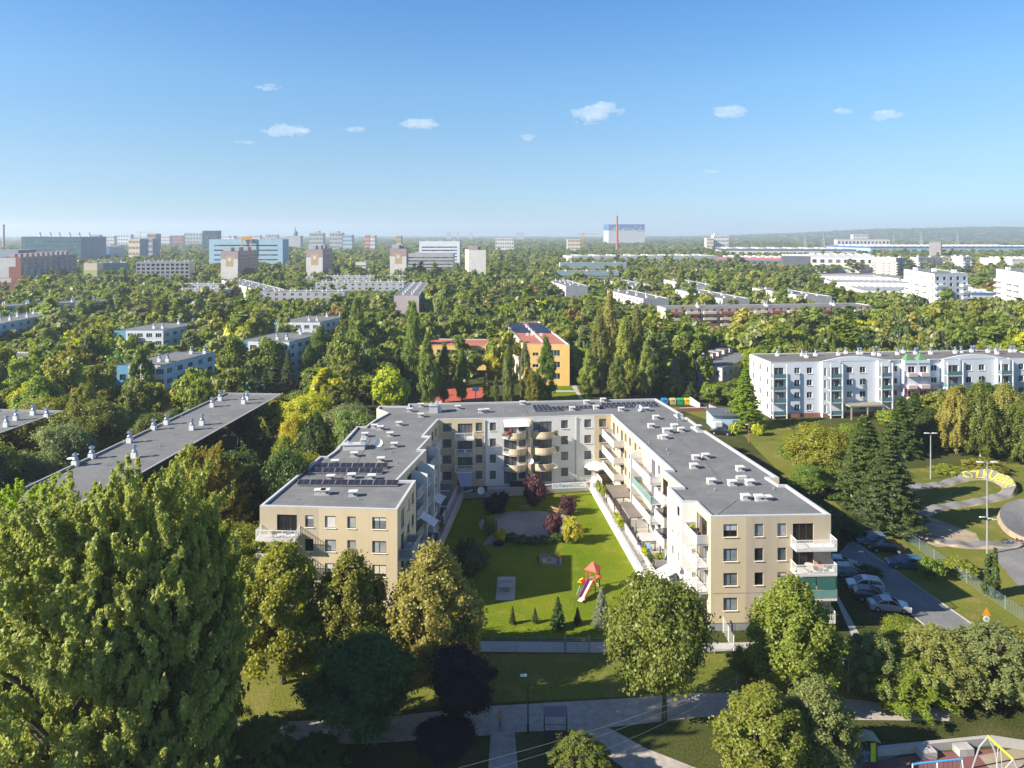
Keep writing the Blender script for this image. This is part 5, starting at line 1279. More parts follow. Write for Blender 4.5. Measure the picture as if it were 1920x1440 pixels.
# solar panel rows
def solar_row(label, a, bq, n, tilt=0.42, depth=1.0, flat=False):
    p, q = at_(*a, HZ), at_(*bq, HZ); d = (q-p)/n; w = d.length; dn = d.normalized(); up = Vector((-dn.y, dn.x, 0))
    e = empty('solar_array', p, label, 'solar panels'); hgt = depth*tilt
    for k in range(n):
        b = MB(); o = p + d*k + Vector((0, 0, 0.12)); b.obox(o + dn*0.03, dn*(w-0.08), up*depth+Vector((0, 0, hgt)), Vector((0, -0.02, 0.045)), 0)
        pv = b.build('panel', [M['metal']], e)
        b = MB(); b.obox(o + dn*0.06 + up*0.04*depth + Vector((0, 0, 0.046+0.04*hgt)), dn*(w/2-0.075), (up*depth+Vector((0, 0, hgt)))*0.92, Vector((0, 0, 0.012)), 0); b.obox(o + dn*(w/2+0.005) + up*0.04*depth + Vector((0, 0, 0.046+0.04*hgt)), dn*(w/2-0.075), (up*depth+Vector((0, 0, hgt)))*0.92, Vector((0, 0, 0.012)), 0); b.build('cells', M['solar'], pv)
    b = MB()
    for k in range(n+1): o = p + d*k; b.tube(o + up*depth*0.92, o + up*depth*0.92+Vector((0, 0, hgt+0.1)), 0.03, 0.03, 5)
    b.build('mount', M['metal'], e)
solar_row('solar row of eight panels nearest the street front on the left wing', (555, 912), (746, 913), 8)
solar_row('solar row of six panels in the middle of the left wing', (580, 889), (717, 890), 6)
solar_row('solar row of six panels farthest back on the left wing', (591, 880), (726, 880), 6)
solar_row('front solar row of the rear wing, left of its roof vents', (1003, 773), (1055, 771), 6, 0.25, 0.9)
solar_row('long solar row across the middle of the rear wing roof', (1000, 769), (1112, 766.5), 13, 0.25, 0.9)
solar_row('short solar row left end of the rear wing, one behind the long row', (999, 765.5), (1030, 764.5), 4, 0.25, 0.9)
solar_row('front solar row at the right end of the rear wing', (1115, 766), (1236, 763.5), 13, 0.25, 0.9)
solar_row('rear solar row at the right end of the rear wing', (1128, 761.5), (1231, 759), 11, 0.25, 0.9)
# school roof panels
A, du, dv, L0, LV, hs = SCH
for i, (f0, n) in enumerate(((0.06, 4), (0.56, 4))):
    for j in range(3):
        p = A + du*L0*f0 + dv*LV*(0.55+0.145*j); q = p + du*L0*0.37
        e = empty('solar_array', (p.x, p.y, hs-0.28), 'solar field on the school roof, %s column, %s row' % (('left', 'right')[i], ('front', 'middle', 'rear')[j]), 'solar panels'); b = MB()
        for k in range(4): b.obox((*(p + du*(L0*0.37*k/4)), hs-0.25), (*(du*(L0*0.37/4-0.06)), 0), (*(dv*5.6), 0.9), (0, 0, 0.05))
        b.build('cells', M['solar'], e); b = MB(); b.obox((*(p + dv*0.2), hs-0.28), (*(du*L0*0.37), 0), (*(dv*5.2), 0), (0, 0, 0.03)); b.build('mount', M['metal'], e)
# lawn things
sheet('gravel_circle', [(at_(991, 983).x + 7.7*math.cos(t*math.pi/20), at_(991, 983).y + 5.3*math.sin(t*math.pi/20)) for t in range(40)], 0.03, cm('gravel', (0.30, 0.265, 0.235), 0.95, 0.15, scale=2.5))
o = at_(921, 1014); sheet('gravel_path', [(o.x-1.2, o.y-1.4), (o.x+1.6, o.y-1.0), (o.x+2.4, o.y+3.2), (o.x+0.2, o.y+3.4)], 0.026, M['gravel'])
def bench(label, x, y, rz, back=True):
    e = empty('garden_bench', (x, y, 0), label, 'bench', rz=rz); 
    def add(nm, f): b = MB(); f(b); place(b.mesh(nm, M['wood']), nm, e)
    add('seat', lambda b: [b.box(0, -0.22+0.15*k, 0.42, 1.8, 0.13, 0.045) for k in range(3)])
    add('backrest', lambda b: [b.obox((-0.9, 0.22+0.03*k, 0.56+0.17*k), (1.8, 0, 0), (0, 0.04, 0), (0, 0, 0.13)) for k in range(2)])
    for sx in (-0.75, 0.75): add('leg', lambda b: (b.box(sx, -0.2, 0, 0.08, 0.08, 0.42), b.box(sx, 0.22, 0, 0.08, 0.08, 0.86)))
q = at_(984, 958); bench('wooden garden bench facing the gravel circle from its rear edge', q.x, q.y, 0.05)
q = at_(1038, 962); bench('wooden garden bench between the two purple shrubs, turned towards the circle', q.x, q.y, -0.7)
q = at_(1058, 984); bench('wooden bench hidden behind the pinkish purple shrub', q.x, q.y, -1.4)
# sandbox
q0, q1 = at_(1012, 1061), at_(1053, 1061); w = q1.x-q0.x; c = at_(1032, 1052)
e = empty('sandbox', (c.x, c.y, 0), 'rectangular sandbox with coloured corner figures on the shaded lawn', 'sandbox'); b = MB(); b.box(c.x, c.y, 0.0, w-0.3, 2.5, 0.12); b.build('sand', M['dirt'], e); b = MB()
for sy in (-1.35, 1.35): b.box(c.x, c.y+sy, 0, w, 0.25, 0.3)
for sx in (-w/2+0.12, w/2-0.12): b.box(c.x+sx, c.y, 0, 0.25, 2.45, 0.3)
b.build('frame', M['slat'], e)
for sx, sy, cl, rr in ((1, 1, (0.75, 0.45, 0.05), 0.4), (-1, -1, (0.1, 0.4, 0.12), 0.25), (1, -1, (0.06, 0.14, 0.3), 0.3)):
    b = MB(); b.lathe((c.x+sx*(w/2-0.35), c.y+sy*1.0, 0.28), [(rr, 0), (rr*1.1, 0.2), (rr*0.7, 0.4), (rr*0.2, 0.5)], 10); tcol(b.build('corner_figure', M['tint'], e), cl)
b = MB(); b.lathe((c.x-0.1, c.y, 0.11), [(0.2, 0), (0.16, 0.12), (0.05, 0.15)], 10); tcol(b.build('sand_toy', M['tint'], e), (0.08, 0.05, 0.05))
# table tennis table on its slab
c = at_(949, 1105); pl_ = at_(949, 1083), at_(949, 1126)
sheet('concrete_slab', pix([(929, 1126), (965, 1126), (967, 1082), (933, 1082)]), 0.04, M['concrete'])
c = at_(948, 1104); e = empty('table_tennis_table', (c.x, c.y, 0.04), 'concrete table tennis table on a paved slab in the shade', 'table'); b = MB(); b.box(c.x, c.y+0.2, 0.72, 1.55, 2.6, 0.1); b.build('table_top', M['concrete'], e)
for sy in (-0.75, 1.15): b = MB(); b.box(c.x, c.y+sy, 0.04, 0.9, 0.25, 0.68); b.build('leg', M['plinth'], e)
b = MB(); b.box(c.x, c.y+0.2, 0.82, 1.65, 0.05, 0.16); b.build('net', M['metal'], e)
# slide tower
c = at_(1112, 1107); e = empty('slide_tower', (c.x, c.y, 0), 'playground tower with a red hood and a grey slide with purple and orange sides', 'slide')
RZ_ = R(-32); rot = Matrix.Rotation(RZ_, 4, 'Z')
def part(nm, cl, f, m='tint'):
    b = MB(); f(b); b.v = [tuple(rot @ Vector(v)) for v in b.v]; o = place(b.mesh(nm, M[m]), nm, e); tcol(o, cl); return o
part('platform', (0.30, 0.20, 0.10), lambda b: b.box(0, 0.0, 1.35, 1.2, 1.2, 0.1))
for sx in (-0.6, 0.6):
    for sy in (-0.6, 0.6): part('post', (0.30, 0.10, 0.04), lambda b: b.box(sx, sy, 0, 0.11, 0.11, 3.0))
part('roof', (0.75, 0.10, 0.07), lambda b: (b.face([(-0.8, -0.8, 2.8), (0.8, -0.8, 2.8), (0, 0, 3.65)]), b.face([(0.8, -0.8, 2.8), (0.8, 0.8, 2.8), (0, 0, 3.65)]), b.face([(0.8, 0.8, 2.8), (-0.8, 0.8, 2.8), (0, 0, 3.65)]), b.face([(-0.8, 0.8, 2.8), (-0.8, -0.8, 2.8), (0, 0, 3.65)]), b.box(0, 0, 2.74, 1.6, 1.6, 0.06)))
sl = Vector((0, -2.6, -1.15)); part('slide', (0.62, 0.62, 0.66), lambda b: (b.obox((-0.3, -0.6, 1.42), (0.6, 0, 0), sl, (0, 0, 0.05)), b.obox((-0.3, -3.2, 0.25), (0.6, 0, 0), (0, -0.55, 0), (0, 0, 0.05))))
part('side_board', (0.22, 0.03, 0.22), lambda b: b.obox((-0.40, -0.6, 1.3), (0.09, 0, 0), sl, (0, 0, 0.5)))
part('side_board', (0.75, 0.22, 0.03), lambda b: b.obox((0.31, -0.6, 1.3), (0.09, 0, 0), sl, (0, 0, 0.5)))
part('panel', (0.70, 0.10, 0.04), lambda b: b.lathe((0.66, 0.2, 1.85), [(0.02, -0.35), (0.3, -0.2), (0.36, 0), (0.3, 0.2), (0.02, 0.35)], 10)); part('panel', (0.10, 0.36, 0.12), lambda b: b.box(0.66, 0, 1.4, 0.06, 1.1, 0.4))
part('ladder', (0.6, 0.45, 0.2), lambda b: [b.obox((-0.4, 0.62+0.1*k, 1.25-0.27*k), (0.8, 0, 0), (0, 0.07, 0), (0, 0, 0.06)) for k in range(5)])
part('handrail', (0.35, 0.55, 0.55), lambda b: [b.tube((-1.1, -1.2, 0), (-1.1, -1.5, 0.9), 0.03), b.tube((-1.1, -1.5, 0.9), (-1.1, -2.4, 0.2), 0.03)])
q = at_(1096, 1099); e3 = empty('spring_rider', (q.x, q.y, 0), 'yellow and red spring seat left of the slide tower', 'spring rider'); b = MB()
for k in range(5): b.lathe((q.x, q.y, 0.08*k), [(0.13, 0), (0.13, 0.04)], 10)
tcol(b.build('spring', M['tint'], e3), (0.05, 0.05, 0.05)); b = MB(); b.obox((q.x-0.6, q.y-0.1, 0.42), (1.1, 0.1, 0), (0, 0.25, 0), (0, 0, 0.4)); tcol(b.build('body', M['tint'], e3), (0.75, 0.06, 0.03)); b = MB(); b.tube((q.x-0.7, q.y, 0.7), (q.x-0.2, q.y+0.1, 0.95), 0.1); b.tube((q.x-0.9, q.y-0.1, 0.6), (q.x-0.4, q.y-0.1, 0.5), 0.08); tcol(b.build('handle', M['tint'], e3), (0.85, 0.65, 0.05))
# terrace furniture: umbrella, pergolas, awnings, tables
c = at_(1123, 905, TZ); e = empty('patio_umbrella', c, 'big white patio umbrella at the inner corner of the right wing', 'umbrella'); zc = zat(870, c.y); b = MB(); b.tube(c, (c.x, c.y, zc+0.5), 0.05); b.build('pole', M['metal'], e); b = MB(); n = 8
xc = xat(1118, c.y); rr = 2.05
for k in range(n):
    a0, a1 = 2*math.pi*k/n, 2*math.pi*(k+1)/n; p0 = (xc+rr*math.cos(a0), c.y+rr*math.sin(a0), zc-0.35); p1 = (xc+rr*math.cos(a1), c.y+rr*math.sin(a1), zc-0.35); md = (xc+rr*0.93*math.cos((a0+a1)/2), c.y+rr*0.93*math.sin((a0+a1)/2), zc-0.2); t = (xc, c.y, zc+0.55)
    b.face([p0, md, t]); b.face([md, p1, t]); b.face([p0, (p0[0], p0[1], p0[2]-0.25), (md[0], md[1], md[2]-0.25), md]); b.face([md, (md[0], md[1], md[2]-0.25), (p1[0], p1[1], p1[2]-0.25), p1])
tcol(b.build('canopy', M['fabric'], e), (0.80, 0.79, 0.76))
def pergola(label, x, y, w, d_, h, rz, m='slat'):
    e = empty('pergola', (x, y, TZ), label, 'pergola', rz=rz)
    for sx in (-1, 1):
        for sy in (-1, 1): b = MB(); b.box(sx*w*0.46, sy*d_*0.46, 0, 0.12, 0.12, h); place(b.mesh('post', M['frame']), 'post', e)
    b = MB()
    for sy in (-1, 1): b.box(0, sy*d_*0.46, h, w, 0.1, 0.16)
    place(b.mesh('beam', M['slat']), 'beam', e); b = MB(); k = int(d_/0.24)
    for i in range(k): b.box(0, -d_/2+d_*(i+0.5)/k, h+0.16, w*1.04, 0.16, 0.05)
    for i in range(int(w/0.8)): b.box(-w/2+w*(i+0.5)/int(w/0.8), 0, h+0.10, 0.06, d_, 0.06)
    place(b.mesh('slats', M[m]), 'slats', e)
q = at_(1152, 895, 4.0); pergola('grey slatted pergola roof beside the white umbrella', 17.0, 113.5, 3.0, 5.5, 2.55, 0.1)
pergola('brown slatted pergola roof right in front of the grey one', 18.2, 106.2, 3.0, 6.0, 2.5, 0.1)
pergola('small white slatted pergola in front of the second terrace bay of the right wing', 18.6, 97.0, 2.6, 2.6, 2.3, 0.1, 'panel')
b = MB(); q = Vector((17.7, 102.4, 0)); e = empty('parasol_stand', (17.7, 102.4, TZ), 'closed parasol standing beside the sunlit terrace table', 'parasol'); b.tube((17.7, 102.4, TZ), (17.7, 102.4, 3.9), 0.04); b.build('pole', M['dark'], e); b = MB(); b.lathe((17.7, 102.4, 2.2), [(0.13, 0), (0.18, 0.4), (0.1, 1.3), (0.03, 1.6)], 8); tcol(b.build('canopy', M['fabric'], e), (0.24, 0.19, 0.15))
def awning(label, pts, col, bars=True):
    e = empty('awning', pts[0], label, 'awning'); p = [Vector(x) for x in pts]; n = (p[1]-p[0]).cross(p[3]-p[0]).normalized()*0.04
    b = MB(); b.face(p); b.face([x-n for x in reversed(p)])
    for k in range(4): b.face([p[k]-n, p[(k+1) % 4]-n, p[(k+1) % 4], p[k]])
    tcol(b.build('cloth', M['fabric'], e), col); b = MB(); b.tube(p[2], p[3], 0.05, 0.05, 6); b.tube(p[0], p[1], 0.06, 0.06, 6); b.build('roller', M['whitepaint'], e); return e
def wallpt(i, u, z, out=0.0):
    p0, p1 = Vector(UP[i]), Vector(UP[i+1]); d = (p1-p0).normalized(); o2 = Vector((d.y, -d.x)); q = p0 + d*s_of_u(UP[i], UP[i+1], u) + o2*out; return Vector((q.x, q.y, z))
awning('white striped awning over the top left curved balcony of the rear wing', [wallpt(9, 944, 12.55, 0.05), wallpt(9, 988, 12.55, 0.05), wallpt(9, 990, 11.95, 1.9), wallpt(9, 943, 11.95, 1.9)], (0.74, 0.76, 0.80))
awning('pale blue awning folded out at the top of the left inner court, upper one', [wallpt(5, 790, 5.2, 1.4), wallpt(5, 800, 5.2, 1.4), wallpt(5, 801, 4.5, 2.9), wallpt(5, 790.5, 4.5, 2.9)], (0.55, 0.58, 0.62))
awning('large pale awning in the left inner court between two white posts', [wallpt(3, 762, 6.7, 1.9), wallpt(3, 771, 6.7, 1.9), wallpt(3, 772, 5.6, 3.8), wallpt(3, 762.5, 5.6, 3.8)], (0.60, 0.61, 0.62))
awning('slate blue awning over the lowest left inner terrace', [wallpt(3, 752, 4.0, 1.6), wallpt(3, 762, 4.0, 1.6), wallpt(3, 763, 3.1, 3.4), wallpt(3, 752.5, 3.1, 3.4)], (0.17, 0.18, 0.24))
awning('bright white awning near the maple over a right hand terrace', [wallpt(16, 1257, 3.9, 0.05), wallpt(16, 1270, 3.9, 0.05), wallpt(16, 1269, 2.9, 2.0), wallpt(16, 1256, 2.9, 2.0)], (0.80, 0.79, 0.76))
q = [wallpt(8, 855, 4.2, 1.45), wallpt(8, 885, 4.2, 1.45), wallpt(8, 886, 1.7, 3.2), wallpt(8, 868, 1.5, 3.2)]
awning('blue grey sun sail hanging from the lowest balcony in the rear left corner', q, (0.30, 0.35, 0.45))
awning('dark grey canopy over the shaded terrace in the rear left corner', [Vector((-12.4, 117.0, 4.0)), Vector((-9.9, 117.4, 3.8)), Vector((-9.9, 114.2, 3.8)), Vector((-12.4, 113.8, 4.0))], (0.10, 0.12, 0.14))
def table_set(label, x, y, z, r, top, cloth=None):
    e = empty('table', (x, y, z), label, 'table'); b = MB(); b.lathe((x, y, z+0.70), [(r, 0), (r, 0.05)], 16); tcol(b.build('table_top', M['tint'], e), top); b = MB(); b.tube((x, y, z), (x, y, z+0.7), 0.05); b.lathe((x, y, z), [(0.3, 0), (0.26, 0.05)], 12); b.build('leg', M['metal'], e)
def chair(label, x, y, z, rz, col, group=None):
    e = empty('chair', (x, y, z), label, 'chair', group, rz)
    b = MB(); b.box(0, 0, 0.42, 0.48, 0.48, 0.06); tcol(place(b.mesh('seat', M['tint']), 'seat', e), col); b = MB(); b.obox((-0.24, 0.20, 0.46), (0.48, 0, 0), (0, 0.05, 0), (0, 0.08, 0.5)); tcol(place(b.mesh('backrest', M['tint']), 'backrest', e), col)
    for sx in (-0.2, 0.2):
        for sy in (-0.2, 0.2): b = MB(); b.box(sx, sy, 0, 0.05, 0.05, 0.42); place(b.mesh('leg', M['metal']), 'leg', e)
table_set('round pale table on the sunlit terrace beside the closed parasol', 19.0, 101.6, TZ, 0.75, (0.55, 0.53, 0.50))
for k, (x, y, rz, c, lb) in enumerate(((18.0, 101.2, 1.6, (0.6, 0.58, 0.55), 'white chair left of the round pale table'), (19.1, 100.5, 3.1, (0.6, 0.58, 0.55), 'white chair nearest the camera at the round pale table'), (18.1, 98.6, 0.8, (0.04, 0.06, 0.35), 'dark blue chair at the inner wall of the right terraces'), (18.9, 98.3, 2.6, (0.12, 0.42, 0.75), 'light blue chair beside the dark blue one'), (18.0, 97.9, 0.4, (0.05, 0.05, 0.3), 'second dark blue chair nearest the small white pergola'))): chair(lb, x, y, TZ, rz, c)
chair('white plastic chair in the shaded rear left terrace', -10.4, 111.5, TZ, 0.6, (0.55, 0.58, 0.62)); table_set('white table in the shaded rear left terrace', -11.3, 112.4, TZ, 0.5, (0.5, 0.52, 0.55))
def sofa(label, x, y, z, w, col, rz=0):
    e = empty('garden_sofa', (x, y, z), label, 'sofa', rz=rz); 
    for nm, bx in (('seat', (0, 0, 0.2, w, 0.8, 0.25)), ('backrest', (0, 0.38, 0.45, w, 0.16, 0.45)), ('armrest', (-w/2+0.1, 0, 0.45, 0.18, 0.8, 0.2)), ('armrest', (w/2-0.1, 0, 0.45, 0.18, 0.8, 0.2))):
        b = MB(); b.box(*bx); tcol(place(b.mesh(nm, M['fabric']), nm, e), col)
    b = MB()
    for sx in (-1, 1): b.box(sx*w*0.42, 0, 0, 0.1, 0.7, 0.2)
    place(b.mesh('base', M['dark']), 'base', e)
p = at_(969, 893, TZ); sofa('dark garden sofa under the lowest curved balcony', p.x, 122.9, TZ, 2.4, (0.04, 0.045, 0.05)); e = empty('folded_parasol', (p.x+1.9, 122.7, TZ), 'folded white parasol beside the dark garden sofa', 'parasol'); b = MB(); b.lathe((p.x+1.9, 122.7, TZ), [(0.12, 0), (0.16, 0.3), (0.1, 1.6), (0.03, 2.0)], 8); b.build('canopy', M['whitepaint'], e); b = MB(); b.tube((p.x+1.9, 122.7, TZ), (p.x+1.9, 122.7, 3.4), 0.03); b.build('pole', M['metal'], e)
def planter(label, x, y, z, w, d_, hgt, col, leafcol, rz=0.0, box=(0.25, 0.22, 0.2)):
    e = empty('planter', (x, y, z), label, 'planter', rz=rz); b = MB(); b.box(0, 0, 0, w, d_, 0.4); tcol(place(b.mesh('box', M['tint']), 'box', e), box)
    rg = np.random.default_rng(int(abs(x*31+y*17)) + 3); n = max(4, int(w*d_*6)); cl = [(rg.uniform(-w/2, w/2)*0.9, rg.uniform(-d_/2, d_/2)*0.9, 0.4+hgt*rg.uniform(0.1, 0.8), 0.26, 0.26, hgt*0.35) for _ in range(n)]
    o = place(leaf_mesh('plant', [leaf_cloud(rg, cl, 60, 0.17)], M['leaf']), 'plant', e); o.color = (*leafcol, 1)
for lb, x, y, z, w, d_, hh, lc, rz in (('tall green planting left of the white umbrella along the terrace edge', 14.9, 119.5, TZ, 0.7, 6.0, 1.3, 'fresh', 0.08), ('dark climbing plants under the white umbrella', 16.2, 118.5, TZ, 1.4, 1.2, 1.6, 'mid', 0), ('yellow green shrubs in a box left of the brown pergola', 15.9, 107.0, TZ, 0.8, 4.0, 1.3, 'lime', 0.1), ('orange leaved plant at the wall end of the brown pergola', 20.0, 107.0, TZ, 0.8, 1.6, 1.6, 'brown', 0), ('box hedge between two terrace bays of the right wing', 18.7, 95.0, TZ, 3.0, 0.6, 0.8, 'fresh', 0), ('narrow green planting along the inner wall by the blue chairs', 17.7, 95.8, TZ, 0.5, 3.2, 1.2, 'lime', 0.1), ('dark pot plants on the shaded left terrace', -10.9, 106.8, TZ, 1.2, 0.6, 0.9, 'dark', 0), ('pot plant by the glass divider of the left terrace', -10.3, 105.0, TZ, 0.6, 0.6, 0.9, 'mid', 0)): planter(lb, x, y, z, w, d_, hh, None, C[lc], rz)
for lb, i, u, z, out, w, lc in (('orange geraniums on the top left curved balcony', 9, 948, 10.3, 1.35, 1.6, (0.55, 0.12, 0.01)), ('green plants at the right end of the top curved balcony', 9, 1040, 9.9, 0.9, 0.8, C['fresh']), ('leafy plants at the right end of the middle curved balcony', 9, 1041, 7.1, 0.8, 1.0, C['mid']), ('golden pot plant on the top balcony near the right front corner', 18, 1309, 9.75, 0.8, 0.9, C['yellow']), ('flower boxes on the lowest solid balcony in the rear right corner', 12, 1158, 4.2, 1.5, 3.0, C['lime']), ('green plants on the second glass balcony of the right wing', 12, 1228, 4.25, 1.2, 1.6, C['fresh'])):
    q = wallpt(i, u, z, out); p0, p1 = UP[i], UP[i+1]; planter(lb, q.x, q.y, z, w, 0.35, 0.45, None, lc, math.atan2(p1[1]-p0[1], p1[0]-p0[0]))
def divider(label, i, u, out0, out1, h, m):
    p, q = wallpt(i, u, TZ, out0), wallpt(i, u, TZ, out1); e = empty('terrace_divider', p, label, 'fence', 'dividers between terrace gardens'); d = q-p; n = Vector((-d.y, d.x, 0)).normalized()*0.05
    b = MB(); b.obox(p + Vector((0, 0, 0.05)), d, n, (0, 0, h)); b.build('panel', M[m], e); b = MB()
    for f in (0, 0.5, 1): b.tube(p + d*f, p + d*f + Vector((0, 0, h+0.15)), 0.05, 0.05, 6)
    b.build('post', M['metal'], e)
for lb, i, u, a, c, h, m in (('low wall dividing the umbrella corner from the rear terrace', 11, 1119, 0.1, 3.6, 1.5, 'whitepaint'), ('pale divider on the sunlit terrace behind the round table', 12, 1216, 0.1, 2.8, 1.2, 'panel'), ('grey mesh divider before the bright white awning', 14, 1262, 0.1, 2.4, 1.2, 'greywall'), ('dark fence across the shaded left terrace, farther one', 5, 803, 0.1, 2.9, 1.2, 'halldark'), ('dark fence across the shaded left terrace, nearer one', 3, 785, 0.1, 2.9, 1.1, 'halldark')): divider(lb, i, u, a, c, h, m)
def balcony_thing(i, u, z, out, label, col):
    q = wallpt(i, u, z, out); chair(label, q.x, q.y, z, R(random.uniform(0, 360)), col)
balcony_thing(8, 872, 6.95+0.15, 0.8, 'white garden chair on the middle balcony in the rear left corner', (0.6, 0.6, 0.62))
balcony_thing(1, 756, 6.95, 0.9, 'white lounge chair on the corner balcony of the left wing', (0.66, 0.65, 0.62))
balcony_thing(0, 520, 9.7, 0.8, 'dark chair behind the white railing of the left street front', (0.05, 0.05, 0.07))
balcony_thing(0, 545, 9.7, 0.8, 'blue chair behind the white railing of the left street front', (0.10, 0.13, 0.25))
balcony_thing(19, 1533, 6.95, 0.8, 'orange chair on the second balcony of the right street front', (0.6, 0.15, 0.05))
q = wallpt(19, 1512, 6.95, 0.7); table_set('pale table on the second balcony of the right street front', q.x, q.y, 6.95, 0.5, (0.55, 0.5, 0.42))
q = wallpt(19, 1508, 4.2, 0.7); table_set('white round table behind the green glass balcony', q.x, q.y, 4.2, 0.45, (0.7, 0.7, 0.7))
# front fence with gate, and the little white gate fence at the right front
def mesh_fence(label, p, q, h, step, m='metal', grp=None, fill='fence_mesh', posts=True):
    p, q = Vector(p), Vector(q); d = q-p; L = d.length; dn = d.normalized(); e = empty('fence', (p.x, p.y, 0), label, 'fence', grp); b = MB(); k = max(1, int(L/step))
    for i in range(k+1): a = p + d*(i/k); b.tube((a.x, a.y, 0), (a.x, a.y, h+0.08), 0.035, 0.035, 6)
    b.build('post', M[m], e); b = MB(); nv = int(L/0.22)
    for i in range(nv): a = p + d*((i+0.5)/nv); b.obox((a.x-0.006, a.y, 0.08), (0.013, 0, 0), (0, 0.013, 0), (0, 0, h-0.1))
    for j in range(7): b.obox((p.x, p.y, 0.1+(h-0.15)*j/6), (d.x, d.y, 0), (0, 0.014, 0), (0, 0, 0.018))
    b.build(fill, M[m], e); return e
p, q = gp(880, 1221), gp(1058, 1222); mesh_fence('grey wire mesh fence along the lawn front left of the gate', p, q, 1.5, 2.5)
p, q = gp(1106, 1223), gp(1340, 1226); mesh_fence('grey wire mesh fence along the lawn front right of the gate', p, q, 1.5, 2.5)
p, q = Vector((*gp(1061, 1222), 0)), Vector((*gp(1104, 1222), 0)); e = empty('metal_gate', p, 'grey barred gate with a small orange sign in the lawn front fence', 'gate'); b = MB(); d = q-p
for j in range(7): b.obox(p + Vector((0, 0, 0.12+0.22*j)), d, (0, 0.03, 0), (0, 0, 0.05))
for f in (0, 0.5, 0.985): b.obox(p + d*f + Vector((0, 0, 0.1)), (0.05, 0, 0), (0, 0.04, 0), (0, 0, 1.4))
b.build('bars', M['metal'], e); b = MB()
for f in (-0.03, 1.01): a = p + d*f; b.box(a.x, a.y, 0, 0.12, 0.12, 1.75)
b.build('post', M['metal'], e); b = MB(); b.obox(p + d*0.72 + Vector((0, -0.03, 1.15)), (0.42, 0, 0), (0, 0.02, 0), (0, 0, 0.3)); tcol(b.build('sign_plate', M['tint'], e), (0.80, 0.30, 0.03))
p, q = gp(1356, 1186), gp(1376, 1222); mesh_fence('white barred fence running from the right street front to the path', p, q, 1.7, 1.5, 'whitepaint')
GF = [(1572, 936), (1675, 997), (1780, 1072), (1925, 1170)]
for k in range(3): mesh_fence(('dark mesh fence between the spruces and the far parked cars', 'green mesh fence behind the blue wagon', 'green mesh fence descending to the right edge')[k], gp(*GF[k]), gp(*GF[k+1]), 1.6, 2.6, 'fence_green' if 'fence_green' in M else 'tealgrey', 'green mesh fence sections')
# lamps
def lamp(label, u, vb, vt, m, head='cobra', r=0.07, side=1):
    x, y = gp(u, vb); h = zat(vt, y); e = empty('street_lamp', (x, y, 0), label, 'street lamp'); b = MB(); b.tube((x, y, 0), (x, y, h), r, r*0.7, 8); b.tube((x, y, 0), (x, y, 0.9), r*1.5, r*1.4, 8); b.build('pole', M[m], e); b = MB()
    b.tube((x, y, h-0.05), (x-side*0.25, y, h+0.25), r*0.6, r*0.6, 6); b.build('arm', M[m], e); b = MB(); b.obox((x-side*0.7, y-0.13, h+0.22), (0.6, 0, 0.02), (0, 0.26, 0), (0, 0, 0.1)); b.build('lamp_head', M['whitepaint'], e)
lamp('black lamp post with a white head beside the footpath', 990, 1376, 1272, 'dark')
lamp('grey lamp post half hidden behind the willow right of the olive trees', 1591, 1297, 1240, 'metal')
lamp('thin grey lamp post with a white head at the car park edge', 1620, 1064, 1038, 'metal', r=0.05)
lamp('small red lamp post between the yellow bushes', 1404, 830, 798, 'rust', r=0.06)
lamp('white lamp pole among the trees right of the long pink block', 1634, 635, 594, 'whitepaint', r=0.10)
def mast(label, u, vb, vt, heads, second=None):
    x, y = gp(u, vb); h = zat(vt, y); e = empty('floodlight_mast', (x, y, 0), label, 'floodlight mast'); b = MB(); b.tube((x, y, 0), (x, y, h), 0.13, 0.08, 10); b.build('pole', M['metal'], e)
    b = MB(); b.obox((x-heads, y-0.05, h-0.12), (2*heads, 0, 0), (0, 0.1, 0), (0, 0, 0.1)); b.build('crossbar', M['metal'], e)
    for f in (-1, 1): b = MB(); b.obox((x+f*heads-0.38, y-0.25, h-0.02), (0.76, 0, 0.0), (0, 0.5, -0.08), (0, 0, 0.12)); b.build('floodlight', M['whitepaint'], e)
    if second:
        hz = zat(second, y)
        for f in (-0.75, 0.35, 0.85): b = MB(); b.obox((x+f-0.3, y-0.3, hz+(-0.1 if f > 0.5 else 0.25 if f < 0 else 0.05)), (0.6, 0, 0), (0, 0.4, -0.15), (0, 0, 0.14)); b.build('floodlight', M['whitepaint'], e)
mast('farther floodlight mast standing before the dark trees at the cycle track', 1745, 898, 812, 0.7)
mast('nearer floodlight mast with two levels of lights at the cycle track', 1851, 1040, 866, 1.0, 972)
x, y = gp(1382, 1330); e = empty('utility_pole', (x, y, 0), 'wooden utility pole carrying the overhead wires', 'pole'); b = MB(); b.tube((x, y, 0), (x, y, zat(1268, y)), 0.16, 0.12, 8); b.build('shaft', M['slat'], e); b = MB(); b.tube((x-0.2, y, zat(1272, y)), (x+0.2, y, zat(1272, y)), 0.05); b.build('insulator', M['metal'], e)
zt_ = zat(1270, y)
for lb, (ua, va, da), dz in (('overhead wire, upper of the three crossing the lower middle', (860, 1440, 50), 0.0), ('overhead wire, middle of the three crossing the lower middle', (930, 1440, 47.5), -0.25), ('overhead wire, lowest of the three crossing the lower middle', (1010, 1455, 45), -0.5)):
    a = Vector((xat(ua, da), da, zat(va, da))); c = Vector((x, y, zt_+dz)); b = MB(); n = 12; pts_ = [a.lerp(c, t/n)-Vector((0, 0, 0.5*math.sin(math.pi*t/n))) for t in range(n+1)]; b.path(pts_, 0.012, 5); o = b.build('overhead_wire', M['metal']); tag(o, lb, 'wire', 'overhead wires')
